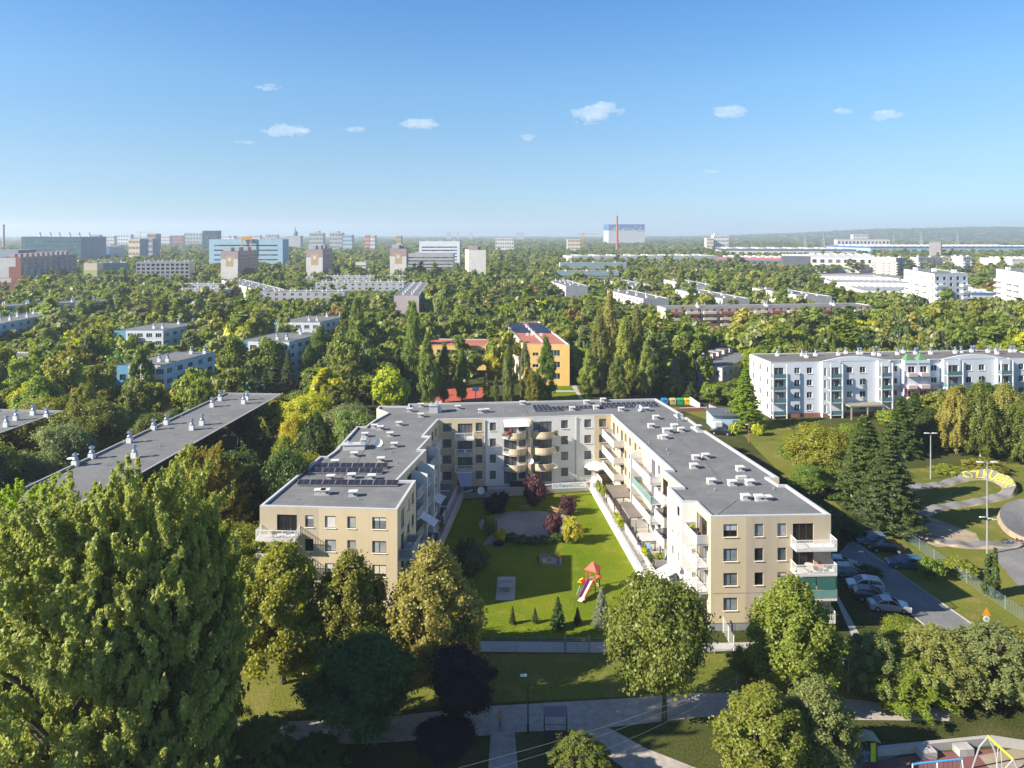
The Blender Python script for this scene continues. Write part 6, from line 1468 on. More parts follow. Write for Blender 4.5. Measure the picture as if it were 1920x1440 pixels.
# road sign
x, y = gp(1849, 1188); h = zat(1138, y); e = empty('road_sign', (x, y, 0), 'road sign with a yellow warning triangle above a round plate', 'road sign'); b = MB(); b.tube((x, y, 0), (x, y, h-0.1), 0.04); b.build('post', M['metal'], e)
b = MB(); t = 0.5; 
for yy, nn in ((-0.06, 0),): b.face([(x-t, y+yy, h-0.95), (x+t, y+yy, h-0.95), (x, y+yy, h)]); b.face([(x-t, y-0.04, h-0.95), (x, y-0.04, h), (x+t, y-0.04, h-0.95)])
tcol(b.build('warning_triangle', M['tint'], e), (0.80, 0.36, 0.01)); b = MB(); b.tube((x, y-0.06, h-1.32), (x, y-0.03, h-1.32), 0.36, 0.36, 18); b.build('round_plate', M['whitepaint'], e); b = MB(); b.tube((x, y-0.07, h-1.32), (x, y-0.062, h-1.32), 0.2, 0.2, 18); tcol(b.build('plate_symbol', M['tint'], e), (0.35, 0.36, 0.40))
# information shelter beside the footpath
x, y = gp(1042, 1388); e = empty('bicycle_shelter', (x, y, 0), 'small black framed shelter with a ribbed roof beside the footpath', 'shelter'); b = MB()
for sx in (-1.0, 1.0):
    for sy in (0, 0.9): b.box(x+sx, y+sy, 0, 0.06, 0.06, 2.2)
b.build('post', M['dark'], e); b = MB()
for k in range(14): b.obox((x-1.05+0.15*k, y-0.1, 2.2), (0.12, 0, 0), (0, 1.15, 0.12), (0, 0, 0.04))
b.obox((x-1.08, y-0.12, 2.17), (2.16, 0, 0), (0, 1.2, 0.12), (0, 0, 0.02)); tcol(b.build('roof', M['tint'], e), (0.20, 0.16, 0.17)); b = MB(); b.obox((x-1.0, y+0.02, 0.1), (2.0, 0, 0), (0, 0.04, 0), (0, 0, 0.75)); b.build('lower_panel', M['dark'], e); b = MB(); b.tube((x-1, y+0.03, 1.35), (x+1, y+0.03, 1.35), 0.025); b.build('rail', M['dark'], e)
# sport court boards
for lb, u, v in (('white basketball board on a red post at the court, nearer one', 892, 752), ('basketball post on the far side of the red court', 872, 733)):
    x, y = gp(u, v); e = empty('basketball_hoop', (x, y, 0), lb, 'basketball hoop'); b = MB(); b.tube((x, y, 0), (x, y, 3.6), 0.1); b.build('post', M['rust'], e); b = MB(); b.box(x, y-0.1, 2.7, 1.8, 0.06, 1.1); b.build('backboard', M['bluewhite'], e); b = MB(); b.lathe((x, y-0.4, 2.95), [(0.23, 0), (0.25, 0.02), (0.23, 0.04)], 12); b.build('rim', M['rust'], e)
# recycling bins, low ramp walls and the shed beyond the right wing
for lb, u, cl in (('blue recycling container beyond the right wing', 1245.5, (0.02, 0.16, 0.42)), ('tan recycling container beyond the right wing', 1261, (0.42, 0.36, 0.14)), ('green recycling container beyond the right wing', 1274.5, (0.02, 0.28, 0.12)), ('yellow recycling container beyond the right wing', 1288, (0.60, 0.42, 0.02))):
    x, y = gp(u, 758); e = empty('recycling_container', (x, y, 0), lb, 'container', 'recycling containers'); b = MB(); b.box(x, y, 0.1, 1.55, 1.5, 1.25); b.face([(x-0.775, y-0.75, 1.35), (x+0.775, y-0.75, 1.35), (x+0.6, y, 1.72), (x-0.6, y, 1.72)]); b.face([(x+0.775, y-0.75, 1.35), (x+0.775, y+0.75, 1.35), (x+0.6, y, 1.72)]); b.face([(x+0.775, y+0.75, 1.35), (x-0.775, y+0.75, 1.35), (x-0.6, y, 1.72), (x+0.6, y, 1.72)]); b.face([(x-0.775, y+0.75, 1.35), (x-0.775, y-0.75, 1.35), (x-0.6, y, 1.72)]); tcol(b.build('body', M['tint'], e), cl); b = MB(); b.tube((x, y-0.86, 1.15), (x, y-0.7, 1.15), 0.13, 0.13, 10); b.build('opening', M['dark'], e); b = MB(); b.box(x, y, 0, 1.3, 1.3, 0.1); b.build('base', M['dark'], e)
def lowwall(label, a, c, z0, z1, m, t=0.3):
    p, q = Vector((*gp(*a), 0)), Vector((*gp(*c), 0)); e = empty('ramp_wall', p, label, 'wall'); d = q-p; n = Vector((-d.y, d.x, 0)).normalized()*t; b = MB(); b.face([p, q, q+Vector((0, 0, z1)), p+Vector((0, 0, z0))]); b.face([p+n, p+n+Vector((0, 0, z0)), q+n+Vector((0, 0, z1)), q+n]); b.face([p+Vector((0, 0, z0)), q+Vector((0, 0, z1)), q+n+Vector((0, 0, z1)), p+n+Vector((0, 0, z0))]); b.face([p, p+Vector((0, 0, z0)), p+n+Vector((0, 0, z0)), p+n]); b.face([q, q+n, q+n+Vector((0, 0, z1)), q+Vector((0, 0, z1))]); b.build('wall', M[m], e); b = MB(); b.obox(p+Vector((0, 0, z0+0.003)), d+Vector((0, 0, z1-z0)), n*1.15, (0, 0, 0.08)); b.build('coping', M['palepink'], e)
lowwall('sloping white ramp wall behind the little shed', (1330, 777), (1364, 777), 2.4, 0.6, 'whitepaint'); lowwall('long low red topped wall beyond the right wing roof', (1262, 772), (1326, 770), 0.8, 0.8, 'rosered'); lowwall('short sloping pale wall beside the recycling containers', (1293, 759), (1312, 765), 2.0, 1.0, 'palepink')
c = at_(1362, 805); e = empty('shed', (c.x, c.y, 0), 'small pale blue shed with a dark door beyond the right wing', 'shed'); b = MB(); x0 = xat(1337, 164); x1 = xat(1389, 164); b.obox((x0, 164, 0), (x1-x0, 0, 0), (0, 5.5, 0), (0, 0, 3.0)); b.build('wall', M['paleblue'], e); b = MB(); b.obox((x0-0.3, 163.6, 3.0), (x1-x0+0.6, 0, 0), (0, 6.3, 0.3), (0, 0, 0.22)); b.build('roof', M['halldark'], e); b = MB(); b.obox((x1-1.9, 163.96, 0.05), (1.1, 0, 0), (0, 0.05, 0), (0, 0, 2.1)); tcol(b.build('door', M['tint'], e), (0.12, 0.20, 0.28)); b = MB(); b.box(x0+0.9, 163.2, 0, 1.6, 1.2, 1.9); b.build('lean_to', M['panel'], e)
# cars: one detailed body per shape, then coloured copies
def car_proto(kind):
    Ln, Wd = {'sedan': (4.6, 1.8), 'hatch': (4.25, 1.8), 'wagon': (4.6, 1.82)}[kind]
    e = empty('parked_car', (0, 0, 0), None, 'car', 'cars parked beside the right wing'); hl = Ln/2
    prof = {'sedan': [(-hl,0.30),(-hl,0.78),(-hl+0.1,0.93),(-hl+0.95,0.98),(-0.98,1.02),(1.05,0.95),(hl-0.25,0.80),(hl,0.62),(hl,0.28)], 'hatch': [(-hl,0.30),(-hl,0.80),(-hl+0.08,0.98),(-1.2,1.02),(1.05,0.98),(hl-0.25,0.82),(hl,0.64),(hl,0.28)], 'wagon': [(-hl,0.30),(-hl,0.80),(-hl+0.06,0.98),(-1.2,1.02),(1.05,0.97),(hl-0.25,0.82),(hl,0.64),(hl,0.28)]}[kind]
    roof = {'sedan': [(-1.55,0.99),(-0.85,1.40),(0.30,1.45),(1.15,0.96)], 'hatch': [(-1.98,1.0),(-1.65,1.42),(-0.2,1.52),(0.35,1.47),(1.2,0.98)], 'wagon': [(-2.2,1.0),(-1.95,1.42),(-0.3,1.50),(0.35,1.45),(1.2,0.97)]}[kind]
    b = MB(); secs = ((-1.0, 0.90), (-0.86, 1.0), (0.86, 1.0), (1.0, 0.90)); n = len(prof); ring = []
    for f, zc in secs:
        k = len(b.v); ring.append(k)
        for x, z in prof: b.v.append((x*(1 if zc == 1.0 else 0.985), f*Wd/2, 0.25+(z-0.25)*(zc if z > 0.7 else 1)))
    for i in range(3):
        for j in range(n): a, c = ring[i]+j, ring[i]+(j+1) % n; dd, c2 = ring[i+1]+j, ring[i+1]+(j+1) % n; b.f.append((a, dd, c2, c)); b.m.append(0)
    b.f.append(tuple(ring[0]+j for j in range(n))); b.m.append(0); b.f.append(tuple(ring[3]+j for j in reversed(range(n)))); b.m.append(0)
    m = len(roof); w0, w1 = Wd/2*0.93, Wd/2*0.74; k = len(b.v)
    zb = min(z for _, z in roof)
    rp = [r for r in roof]
    # greenhouse pillars and roof skin: painted roof panel and A/C pillars; the glass is a separate part
    top = rp[1:-1]
    for i in range(len(top)-1): (xa, za), (xb, zb2) = top[i], top[i+1]; b.face([(xa, -w1, za), (xb, -w1, zb2), (xb, w1, zb2), (xa, w1, za)])
    for sy in (-1, 1):
        for (xa, za), (xb, zb2) in ((rp[0], rp[1]), (rp[-1], rp[-2])): b.tube((xa, sy*w0, za), (xb, sy*w1, zb2-0.02), 0.045, 0.04, 6)
        b.tube((-0.25, sy*w0*0.985, 1.0), (-0.3, sy*w1, 1.44), 0.04, 0.035, 6)
        for i in range(len(top)-1): b.tube((top[i][0], sy*w1, top[i][1]-0.02), (top[i+1][0], sy*w1, top[i+1][1]-0.02), 0.045, 0.045, 6)
    o = place(b.mesh('body', M['paint']), 'body', e)
    g = MB(); q = 0.97
    for sy in (-1, 1): g.face([(x*1.0, sy*(w0 if i in (0, m-1) else w1)*q, z-0.015) for i, (x, z) in (enumerate(rp) if sy < 0 else list(enumerate(rp))[::-1])])
    for (xa, za), (xb, zb2) in ((rp[0], rp[1]), (rp[-1], rp[-2])): g.face([(xa, -w0*q, za), (xa, w0*q, za), (xb, w1*q, zb2-0.01), (xb, -w1*q, zb2-0.01)])
    place(g.mesh('windows', M['carglass']), 'windows', e)
    for sx in (-hl+0.85, hl-0.88):
        for sy in (-1, 1):
            w = MB(); w.tube((sx, sy*Wd/2*0.78, 0.32), (sx, sy*Wd/2*1.005, 0.32), 0.32, 0.32, 18); wo = place(w.mesh('wheel', M['black']), 'wheel', e); r = MB(); r.tube((sx, sy*Wd/2*1.0, 0.32), (sx, sy*Wd/2*1.012, 0.32), 0.20, 0.18, 14); place(r.mesh('rim', M['metal']), 'rim', wo)
    for sy in (-0.62, 0.62):
        l = MB(); l.box(hl-0.03, sy, 0.60, 0.10, 0.36, 0.14); place(l.mesh('headlight', M['whitepaint']), 'headlight', e); l = MB(); l.box(-hl+0.02, sy*1.05, 0.72, 0.07, 0.32, 0.16); place(l.mesh('tail_light', M['redroof']), 'tail_light', e)
        l = MB(); l.box(0.95, sy*1.58, 0.95, 0.12, 0.2, 0.13); place(l.mesh('mirror', M['dark']), 'mirror', e)
    return e
CP = {k: car_proto(k) for k in ('sedan', 'hatch', 'wagon')}; first = {}
for kind, u, v, hd, cl, lb in (('sedan', 1666, 1143, -10, (0.50, 0.51, 0.52), 'silver sedan parked nearest, nose to the road, beside the horseshoe building'), ('hatch', 1634, 1124, -12, (0.02, 0.07, 0.09), 'dark teal hatchback squeezed between the silver sedan and the white hatchback'), ('hatch', 1622, 1104, 168, (0.74, 0.74, 0.74), 'white hatchback with its nose towards the building'), ('hatch', 1595, 1079, -12, (0.30, 0.31, 0.32), 'grey hatchback between the white hatchback and the building corner'), ('sedan', 1574, 1063, -14, (0.42, 0.44, 0.46), 'light sedan half hidden behind the glazed balcony'),
     ('hatch', 1634, 1018, 172, (0.16, 0.24, 0.34), 'farthest car, a grey blue hatchback on the far side of the road'), ('sedan', 1661, 1033, 168, (0.012, 0.013, 0.016), 'black sedan beside the grey blue hatchback'), ('wagon', 1697, 1063, 170, (0.05, 0.13, 0.22), 'blue wagon standing alone across the road'), ('sedan', 1352, 814, -20, (0.02, 0.022, 0.03), 'dark car parked in front of the small pale blue shed')):
    x, y = gp(u, v)
    if kind not in first: e = CP[kind]; first[kind] = 1; e.location = (x, y, 0); e.rotation_euler = (0, 0, R(hd)); e['label'] = lb
    else: e = repeat(CP[kind], (x, y, 0), R(hd), lb)
    for ch in e.children:
        if ch.name.startswith('body'): ch.color = (*cl, 1)
# asphalt cycle track: a ribbon with banked bends
trk = [(1685,921),(1712,915),(1742,911),(1768,909),(1790,902),(1815,897),(1850,897),(1878,906),(1894,918),(1884,929),(1858,936),(1828,942),(1792,948),(1760,953),(1732,962),(1716,975),(1714,990),(1730,1004),(1762,1015),(1800,1022),(1845,1023),(1905,1021),(1935,1019)]
P3 = [Vector((*gp(u, v), 0)) for u, v in trk]
def spline(P, n=6):
    out = []
    for i in range(len(P)-1):
        p0, p1, p2, p3 = P[max(0, i-1)], P[i], P[i+1], P[min(len(P)-1, i+2)]
        for k in range(n): t = k/n; out.append(0.5*((2*p1)+(p2-p0)*t+(2*p0-5*p1+4*p2-p3)*t*t+(3*p1-p0-3*p2+p3)*t**3))
    out.append(P[-1]); return out
def ribbon(name, P, w, m, bank=None, z=0.06, humps=0.0):
    S_ = spline(P); b = MB(); n = len(S_)
    for i, p in enumerate(S_):
        d = (S_[min(n-1, i+1)]-S_[max(0, i-1)]).normalized(); nn = Vector((-d.y, d.x, 0)); t = i/(n-1); bk = bank(t) if bank else 0; hz = z + humps*(0.5+0.5*math.sin(i*0.9))
        L_, R_ = p+nn*w/2, p-nn*w/2
        for q in (Vector((*(L_+nn*0.35).xy, 0.0)), L_+Vector((0, 0, hz+max(0, bk))), R_+Vector((0, 0, hz+max(0, -bk))), Vector((*(R_-nn*0.35).xy, 0.0))): b.v.append(tuple(q))
    for i in range(n-1):
        for j in range(3): k = i*4+j; b.f.append((k, k+4, k+5, k+1)); b.m.append(1 if j != 1 else 0)
    return b.build(name, [M[m], M['dirt']]), S_
bank = lambda t: 1.25*max(0, 1-((t-0.30)/0.115)**2)
o, SP = ribbon('cycle_track', P3, 1.7, 'asphalt', bank, 0.10, 0.28); tag(o, kind='structure')
o, _ = ribbon('cycle_track_bend', [Vector((*gp(u, v), 0)) for u, v in ((1935,948),(1905,958),(1896,975),(1905,995),(1925,1010),(1950,1018))], 3.0, 'asphalt', lambda t: -0.6, 0.1); tag(o, kind='structure')
o, _ = ribbon('cycle_track_start', [Vector((*gp(u, v), 0)) for u, v in ((1690,921),(1660,920),(1625,924),(1596,921),(1588,914),(1600,907),(1630,905))], 2.4, 'asphalt', lambda t: -0.9*max(0, 1-((t-0.62)/0.3)**2), 0.1); tag(o, kind='structure')
sheet('asphalt_plaza', ccw(pix([(1855,1028),(1900,1018),(1945,1018),(1945,1085),(1880,1066)])), 0.03, M['asphalt'])
sheet('asphalt_path', ccw(pix([(1880,1064),(1900,1062),(1945,1088),(1945,1112),(1905,1095)])), 0.034, M['asphalt'])
sheet('dirt_patch', ccw(pix([(1690,985),(1740,968),(1830,1000),(1840,1020),(1760,1026),(1700,1005)])), 0.012, M['dirt'])
# graffiti letters in yellow on the banked bend
n = len(SP); i0, i1 = int(n*0.215), int(n*0.37); b = MB(); tot = i1-i0; glyphs = 'OZAUBBRS'
me = text_mesh(glyphs, 1.0, 0.0, 0.022)
xs = [v.co.x for v in me.vertices]; mx = max(xs)
for pl2 in me.polygons:
    pts2 = []
    for vi in pl2.vertices:
        c = me.vertices[vi].co; t = i1 - (1 - c.x/mx)*tot if False else i0 + c.x/mx*tot; k = min(n-2, int(t)); f = t-k; p = SP[k].lerp(SP[k+1], f); d = (SP[k+1]-SP[k]).normalized(); nn = Vector((-d.y, d.x, 0)); y_ = -0.80 + min(1.0, max(0, c.y/0.74))*1.6
        bkz = bank((k+f)/(n-1)); hz = 0.10 + 0.28*(0.5+0.5*math.sin((k+f)*0.9)); pts2.append(p + nn*y_ + Vector((0, 0, hz + bkz*(y_+0.85)/1.7 + 0.03)))
    b.face(pts2)
tcol(tag(b.build('graffiti', M['tint']), 'bubble lettered yellow graffiti painted on the banked bend of the cycle track', 'graffiti'), (0.56, 0.52, 0.05))
# a row of bicycles lying and standing at the edge of the plaza
def bicycle(label, x, y, rz, lean, col):
    e = empty('bicycle', (x, y, 0), label, 'bicycle', 'bicycles at the plaza edge', rz); e.rotation_euler = (lean, 0, rz); b = MB()
    for a, c in (((-0.1,0,0.35),(-0.25,0,0.85)),((-0.1,0,0.35),(0.38,0,0.82)),((-0.22,0,0.75),(0.36,0,0.78)),((-0.1,0,0.35),(-0.52,0,0.33)),((-0.22,0,0.72),(-0.52,0,0.33)),((0.38,0,0.9),(0.52,0,0.33))): b.tube(a, c, 0.025, 0.025, 5)
    tcol(place(b.mesh('frame', M['tint']), 'frame', e), col)
    for wx in (-0.52, 0.52):
        b = MB(); n_ = 16
        for i in range(n_): a0, a1 = 2*math.pi*i/n_, 2*math.pi*(i+1)/n_; b.tube((wx+0.33*math.cos(a0), 0, 0.34+0.33*math.sin(a0)), (wx+0.33*math.cos(a1), 0, 0.34+0.33*math.sin(a1)), 0.03, 0.03, 4)
        place(b.mesh('wheel', M['black']), 'wheel', e)
    b = MB(); b.tube((0.38, -0.28, 0.98), (0.38, 0.28, 0.98), 0.02); place(b.mesh('handlebar', M['dark']), 'handlebar', e); b = MB(); b.box(-0.27, 0, 0.86, 0.25, 0.14, 0.06); place(b.mesh('saddle', M['black']), 'saddle', e)
for lb, u, v, rz, ln, c in (('dark bicycle, leftmost of the row at the plaza edge', 1879, 1018, 0.3, 0.5, (0.05, 0.05, 0.06)), ('blue bicycle, second from the left at the plaza edge', 1888, 1019, 0.1, 0.9, (0.05, 0.08, 0.3)), ('white bicycle in the middle of the row at the plaza edge', 1897, 1017, 0.4, 0.6, (0.6, 0.6, 0.6)), ('red and white bicycle at the right end of the row', 1908, 1019, -0.2, 0.4, (0.5, 0.06, 0.04))):
    x, y = gp(u, v); bicycle(lb, x, y, rz, ln, c)
# playground at the lower right: swings, low wall, shelter, people
def pt(u, v, d): return Vector((xat(u, d), d, zat(v, d)))
d1 = 58.1; e = empty('swing_frame', (xat(1757, d1), d1, 0), 'swing frame with two pale blue crossbars at the lower edge', 'swing'); A1, A2, A3 = pt(1711, 1433, d1), pt(1757, 1428, d1+0.4), pt(1804, 1423, d1+0.8); b = MB(); b.tube(A1, A2, 0.07); b.tube(A2, A3, 0.07); tcol(b.build('crossbar', M['tint'], e), (0.06, 0.36, 0.66))
for a in (A1, A2, A3): b = MB(); b.tube(a, (a.x-0.35, a.y-0.9, 0), 0.055); b.tube(a, (a.x+0.45, a.y+0.9, 0), 0.055); b.build('leg', M['metal'], e)
for a, c in ((A1, A2), (A2, A3)):
    for f in (0.35, 0.7): q = a.lerp(c, f); b = MB(); b.tube(q+Vector((-0.18, 0, 0)), (q.x-0.18, q.y, 0.6), 0.015); b.tube(q+Vector((0.18, 0, 0)), (q.x+0.18, q.y, 0.6), 0.015); b.box(q.x, q.y, 0.55, 0.45, 0.2, 0.05); b.build('swing_seat', M['dark'], e)
d2 = 59.6; B1, B2 = pt(1853, 1381, d2), pt(1900, 1424, d2-2.6); e = empty('nest_swing', (B1.x, B1.y, 0), 'tall swing with a lime yellow crossbar and curved white legs', 'swing'); b = MB(); b.tube(B1, B2, 0.09); tcol(b.build('crossbar', M['tint'], e), (0.55, 0.68, 0.03))
for a, s_ in ((B1, -1), (B2, 1)): b = MB(); m1 = a + Vector((-0.6, 0.2, -1.0)); b.tube(a, m1, 0.07); b.tube(m1, (a.x-1.0, a.y+0.5, 0), 0.07); m2 = a + Vector((0.3, -0.4, -1.0)); b.tube(a, m2, 0.07); b.tube(m2, (a.x+0.5, a.y-0.8, 0), 0.07); b.build('leg', M['metal'], e)
q = B1.lerp(B2, 0.45); b = MB()
for sx in (-0.3, 0.3): b.tube(q+Vector((sx*0.3, 0, 0)), (q.x+sx, q.y, 0.55), 0.02)
b.lathe((q.x, q.y, 0.42), [(0.5, 0), (0.6, 0.08), (0.5, 0.14)], 14); b.build('swing_seat', M['panel'], e)
e = empty('playground_wall', (*gp(1700, 1415), 0), 'low grey wall with two concrete sitting blocks behind the swings', 'wall'); P_ = [Vector((*gp(u, v), 0)) for u, v in ((1640, 1420), (1760, 1408), (1860, 1398), (1950, 1412))]; b = MB()
for a, c in zip(P_[:-1], P_[1:]): d = c-a; n_ = Vector((-d.y, d.x, 0)).normalized()*0.35; b.obox(a, d, n_, (0, 0, 0.7))
b.build('wall', M['concrete'], e)
for u, v in ((1737, 1418), (1806, 1412)): x, y = gp(u, v); b = MB(); b.box(x, y, 0, 1.35, 0.9, 0.62, 0, 0.1); b.build('sitting_block', M['paving'], e)
x, y = gp(1622, 1428); e = empty('shelter', (x, y, 0), 'small playground shelter with a curved pale roof and a lime side panel', 'shelter'); b = MB()
for k in range(8): t0, t1 = k/8, (k+1)/8; f = lambda t: (x-1.0+2.0*t, 2.05+0.22*math.sin(math.pi*t)); (xa, za), (xb, zb_) = f(t0), f(t1); b.obox((xa, y-0.7, za), (xb-xa, 0, zb_-za), (0, 1.35, 0), (0, 0, 0.06))
tcol(b.build('roof', M['tint'], e), (0.34, 0.31, 0.18)); b = MB()
for sx in (-0.75, 0.75):
    for sy in (-0.5, 0.7): b.box(x+sx, y+sy, 0, 0.07, 0.07, 2.06)
b.build('post', M['dark'], e); b = MB(); b.box(x+0.5, y-0.42, 0.3, 0.45, 0.04, 1.6); tcol(b.build('side_panel', M['tint'], e), (0.50, 0.62, 0.03)); b = MB(); b.box(x-0.4, y+0.72, 0.3, 0.7, 0.04, 1.5); b.build('rear_panel', M['metal'], e); b = MB(); b.box(x, y+0.4, 0.42, 1.3, 0.35, 0.06); b.build('bench', M['slat'], e)
# people
def person(label, x, y, rz, top, legs, shoes, pose='walk', hgt=1.75, hair=(0.05, 0.03, 0.02)):
    e = empty('person', (x, y, 0), label, 'person', rz=rz); s = hgt/1.75; st = 0.17 if pose == 'walk' else 0.04
    J = [(0,0,0.93),(0,0,1.10),(0,0.01,1.32),(0,0,1.47),(0,0.01,1.56),(0,0.02,1.66),(0,0.01,1.76-0.03)]
    E = [(0,1),(1,2),(2,3),(3,4),(4,5),(5,6)]; Rr = [(.15,.11),(.14,.10),(.17,.115),(.075,.07),(.055,.055),(.088,.10),(.05,.055)]
    def add(p, par, r): J.append(p); Rr.append((r, r)); E.append((par, len(J)-1)); return len(J)-1
    for sx in (-1, 1):
        f = sx*st; k = add((sx*0.10, 0, 0.87), 0, .088); k = add((sx*0.105, f*0.55+0.02, 0.49), k, .058); k = add((sx*0.11, f-0.02, 0.10), k, .042); k = add((sx*0.115, f+0.13, 0.035), k, .035)
        k = add((sx*0.20, 0, 1.40), 2, .055); k = add((sx*0.25, -f*0.5, 1.13), k, .042); k = add((sx*0.25, -f*0.8+0.10, 0.88), k, .034); 
        for q in range(4): add((sx*(0.245-0.012*q+0.02), -f*0.8+0.10+0.022*(q-1.5), 0.76+0.012*abs(q-1.5)), k, .010)
        add((sx*0.215, -f*0.8+0.15, 0.82), k, .011)
    me = bpy.data.meshes.new('body'); me.from_pydata([(a*s, b_*s, c*s) for a, b_, c in J], E, [])
    o = place(me, 'body', e); md = o.modifiers.new('skin', 'SKIN')
    for i, (r1, r2) in enumerate(Rr): sv = me.skin_vertices[0].data[i]; sv.radius = (r1*s, r2*s); sv.use_root = (i == 0)
    o.modifiers.new('sub', 'SUBSURF').levels = 1
    dg = bpy.context.evaluated_depsgraph_get(); m2 = bpy.data.meshes.new_from_object(o.evaluated_get(dg)); o.modifiers.clear(); o.data = m2
    def solid(nm, c): m_ = bpy.data.materials.get(nm) or mat(nm, c, 0.8, 0.0); return m_
    m2.materials.clear(); tag_ = label.replace(' ', '_')[:20]
    for m_ in (M['skin'], solid('top_'+tag_, top), solid('trousers_'+tag_, legs), solid('shoes_'+tag_, shoes)): m2.materials.append(m_)
    for pl3 in m2.polygons:
        c = pl3.center; z = c.z/s; ax = abs(c.x)/s
        pl3.material_index = 3 if z < 0.09 else 2 if z < 0.95 and ax < 0.19 else 1 if 0.89 < z < 1.50 else 0
        pl3.use_smooth = True
    b = MB(); b.lathe((0, -0.012*s, 1.655*s), [(0.096*s, 0), (0.106*s, 0.05*s), (0.085*s, 0.10*s), (0.03*s, 0.135*s)], 14); place(b.mesh('hair', solid('hair_'+tag_, hair), smooth=True), 'hair', e)
    b = MB()
    for sx in (-0.035, 0.035): b.box(sx*s, 0.108*s, 1.655*s, 0.022*s, 0.012*s, 0.012*s)
    b.box(0, 0.118*s, 1.61*s, 0.022*s, 0.03*s, 0.045*s); b.box(0, 0.108*s, 1.58*s, 0.045*s, 0.01*s, 0.01*s); place(b.mesh('face', M['hair']), 'face', e)
x, y = gp(938, 1369); person('person in an orange top and blue trousers walking on the footpath', x, y, R(70), (0.65, 0.18, 0.02), (0.08, 0.13, 0.22), (0.02, 0.02, 0.02), 'walk', 1.68, (0.25, 0.14, 0.05))
x, y = gp(1621, 1424); person('person in a dark jacket and pale blue jeans standing under the playground shelter', x, y-0.2, R(185), (0.03, 0.03, 0.045), (0.20, 0.27, 0.40), (0.6, 0.6, 0.6), 'stand', 1.72)
random.seed(11)
# (kind, u, distance, top row, crown width in photo pixels, colour, label, seed)
def hand(kind, u, d, vtop, wpx, col, label, group=None, lod='hi', seed=0, z=0.0, rz=None, cat=None):
    return tree(kind, xat(u, d), d, zat(vtop, d)-z, wpx*d/F/2, col, label, group, lod, seed, rz, z, cat=cat)
hand('feather', 120, 53, 900, 410, 'willow', 'huge feathery pale poplar filling the lower left corner', seed=1, rz=0)
hand('feather', 272, 54, 856, 340, 'willow', 'second huge feathery poplar, right beside the one in the lower left corner', seed=2, rz=0)
hand('feather', 372, 58, 940, 170, 'olive', 'lower darker poplar at the right side of the two huge feathery ones', seed=3, rz=0)
hand('feather', 375, 93, 836, 180, 'olive', 'tall poplar standing further back before the long slab roof', seed=3, rz=0)
hand('feather', 45, 80, 905, 220, 'lime', 'yellow green poplar at the left edge behind the huge feathery one', seed=2, rz=0)
hand('linden', 530, 71.5, 1022, 205, 'olive', 'olive linden tree covering the left corner of the left street front', seed=1)
hand('linden', 655, 72.5, 1036, 175, 'olive', 'thin topped linden tree before the middle of the left street front', seed=2)
hand('linden', 812, 72, 1024, 195, 'tan', 'dense brownish olive linden tree at the right corner of the left street front', seed=3)
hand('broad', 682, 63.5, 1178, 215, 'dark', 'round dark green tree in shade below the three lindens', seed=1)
hand('broad', 868, 64.5, 1210, 140, 'darkplum', 'blackish purple plum tree beside the footpath', seed=2)
hand('broad', 840, 61, 1355, 125, 'darkplum', 'low blackish purple tree at the bottom edge left of the path branch', seed=3)
hand('airy', 400, 62.5, 1235, 120, 'grey', 'thin leaved shrub like tree beside the huge feathery poplar', seed=1)
hand('airy', 490, 59.5, 1345, 140, 'mid', 'loose dark shrub tree at the bottom edge below the lindens', seed=2)
hand('airy', 590, 58.5, 1380, 120, 'dark', 'dark bush at the bottom edge under the round dark tree', seed=1)
hand('broad', 1245, 66, 1058, 205, 'mid', 'large bright green maple in front of the right wing\'s inner corner', seed=1)
hand('linden', 1487, 69, 1085, 190, 'olive', 'tall olive tree hiding the lower right corner of the right street front', seed=2)
hand('linden', 1432, 58.5, 1290, 190, 'olive', 'broad olive tree at the bottom edge, left of the twin crowns below the right front', seed=3)
hand('linden', 1535, 60, 1275, 150, 'grey', 'greyer olive tree at the bottom edge, right one of the twin crowns', seed=1)
hand('broad', 1400, 72, 1215, 80, 'mid', 'small dark leafed tree between the maple and the tall olive tree', seed=2)
hand('broad', 1697, 75, 1160, 105, 'olive', 'compact round tree at the entrance of the car park', seed=3)
hand('airy', 1640, 70, 1188, 130, 'grey', 'sparse leaning willow with visible brown branches right of the olive trees', seed=1)
hand('airy', 1755, 70, 1175, 180, 'grey', 'loose greyish willow in front of the car park entrance', seed=2)
hand('airy', 1868, 69, 1172, 190, 'grey', 'loose greyish willow at the right edge below the road sign', seed=1)
hand('airy', 1700, 69, 1235, 190, 'olive', 'drooping sunlit willow above the playground wall', seed=2)
hand('airy', 1085, 58, 1378, 130, 'mid', 'round airy bush at the bottom edge beside the diagonal path', seed=1)
hand('airy', 1935, 68, 1240, 130, 'olive', 'half visible willow at the lower right edge', seed=2)
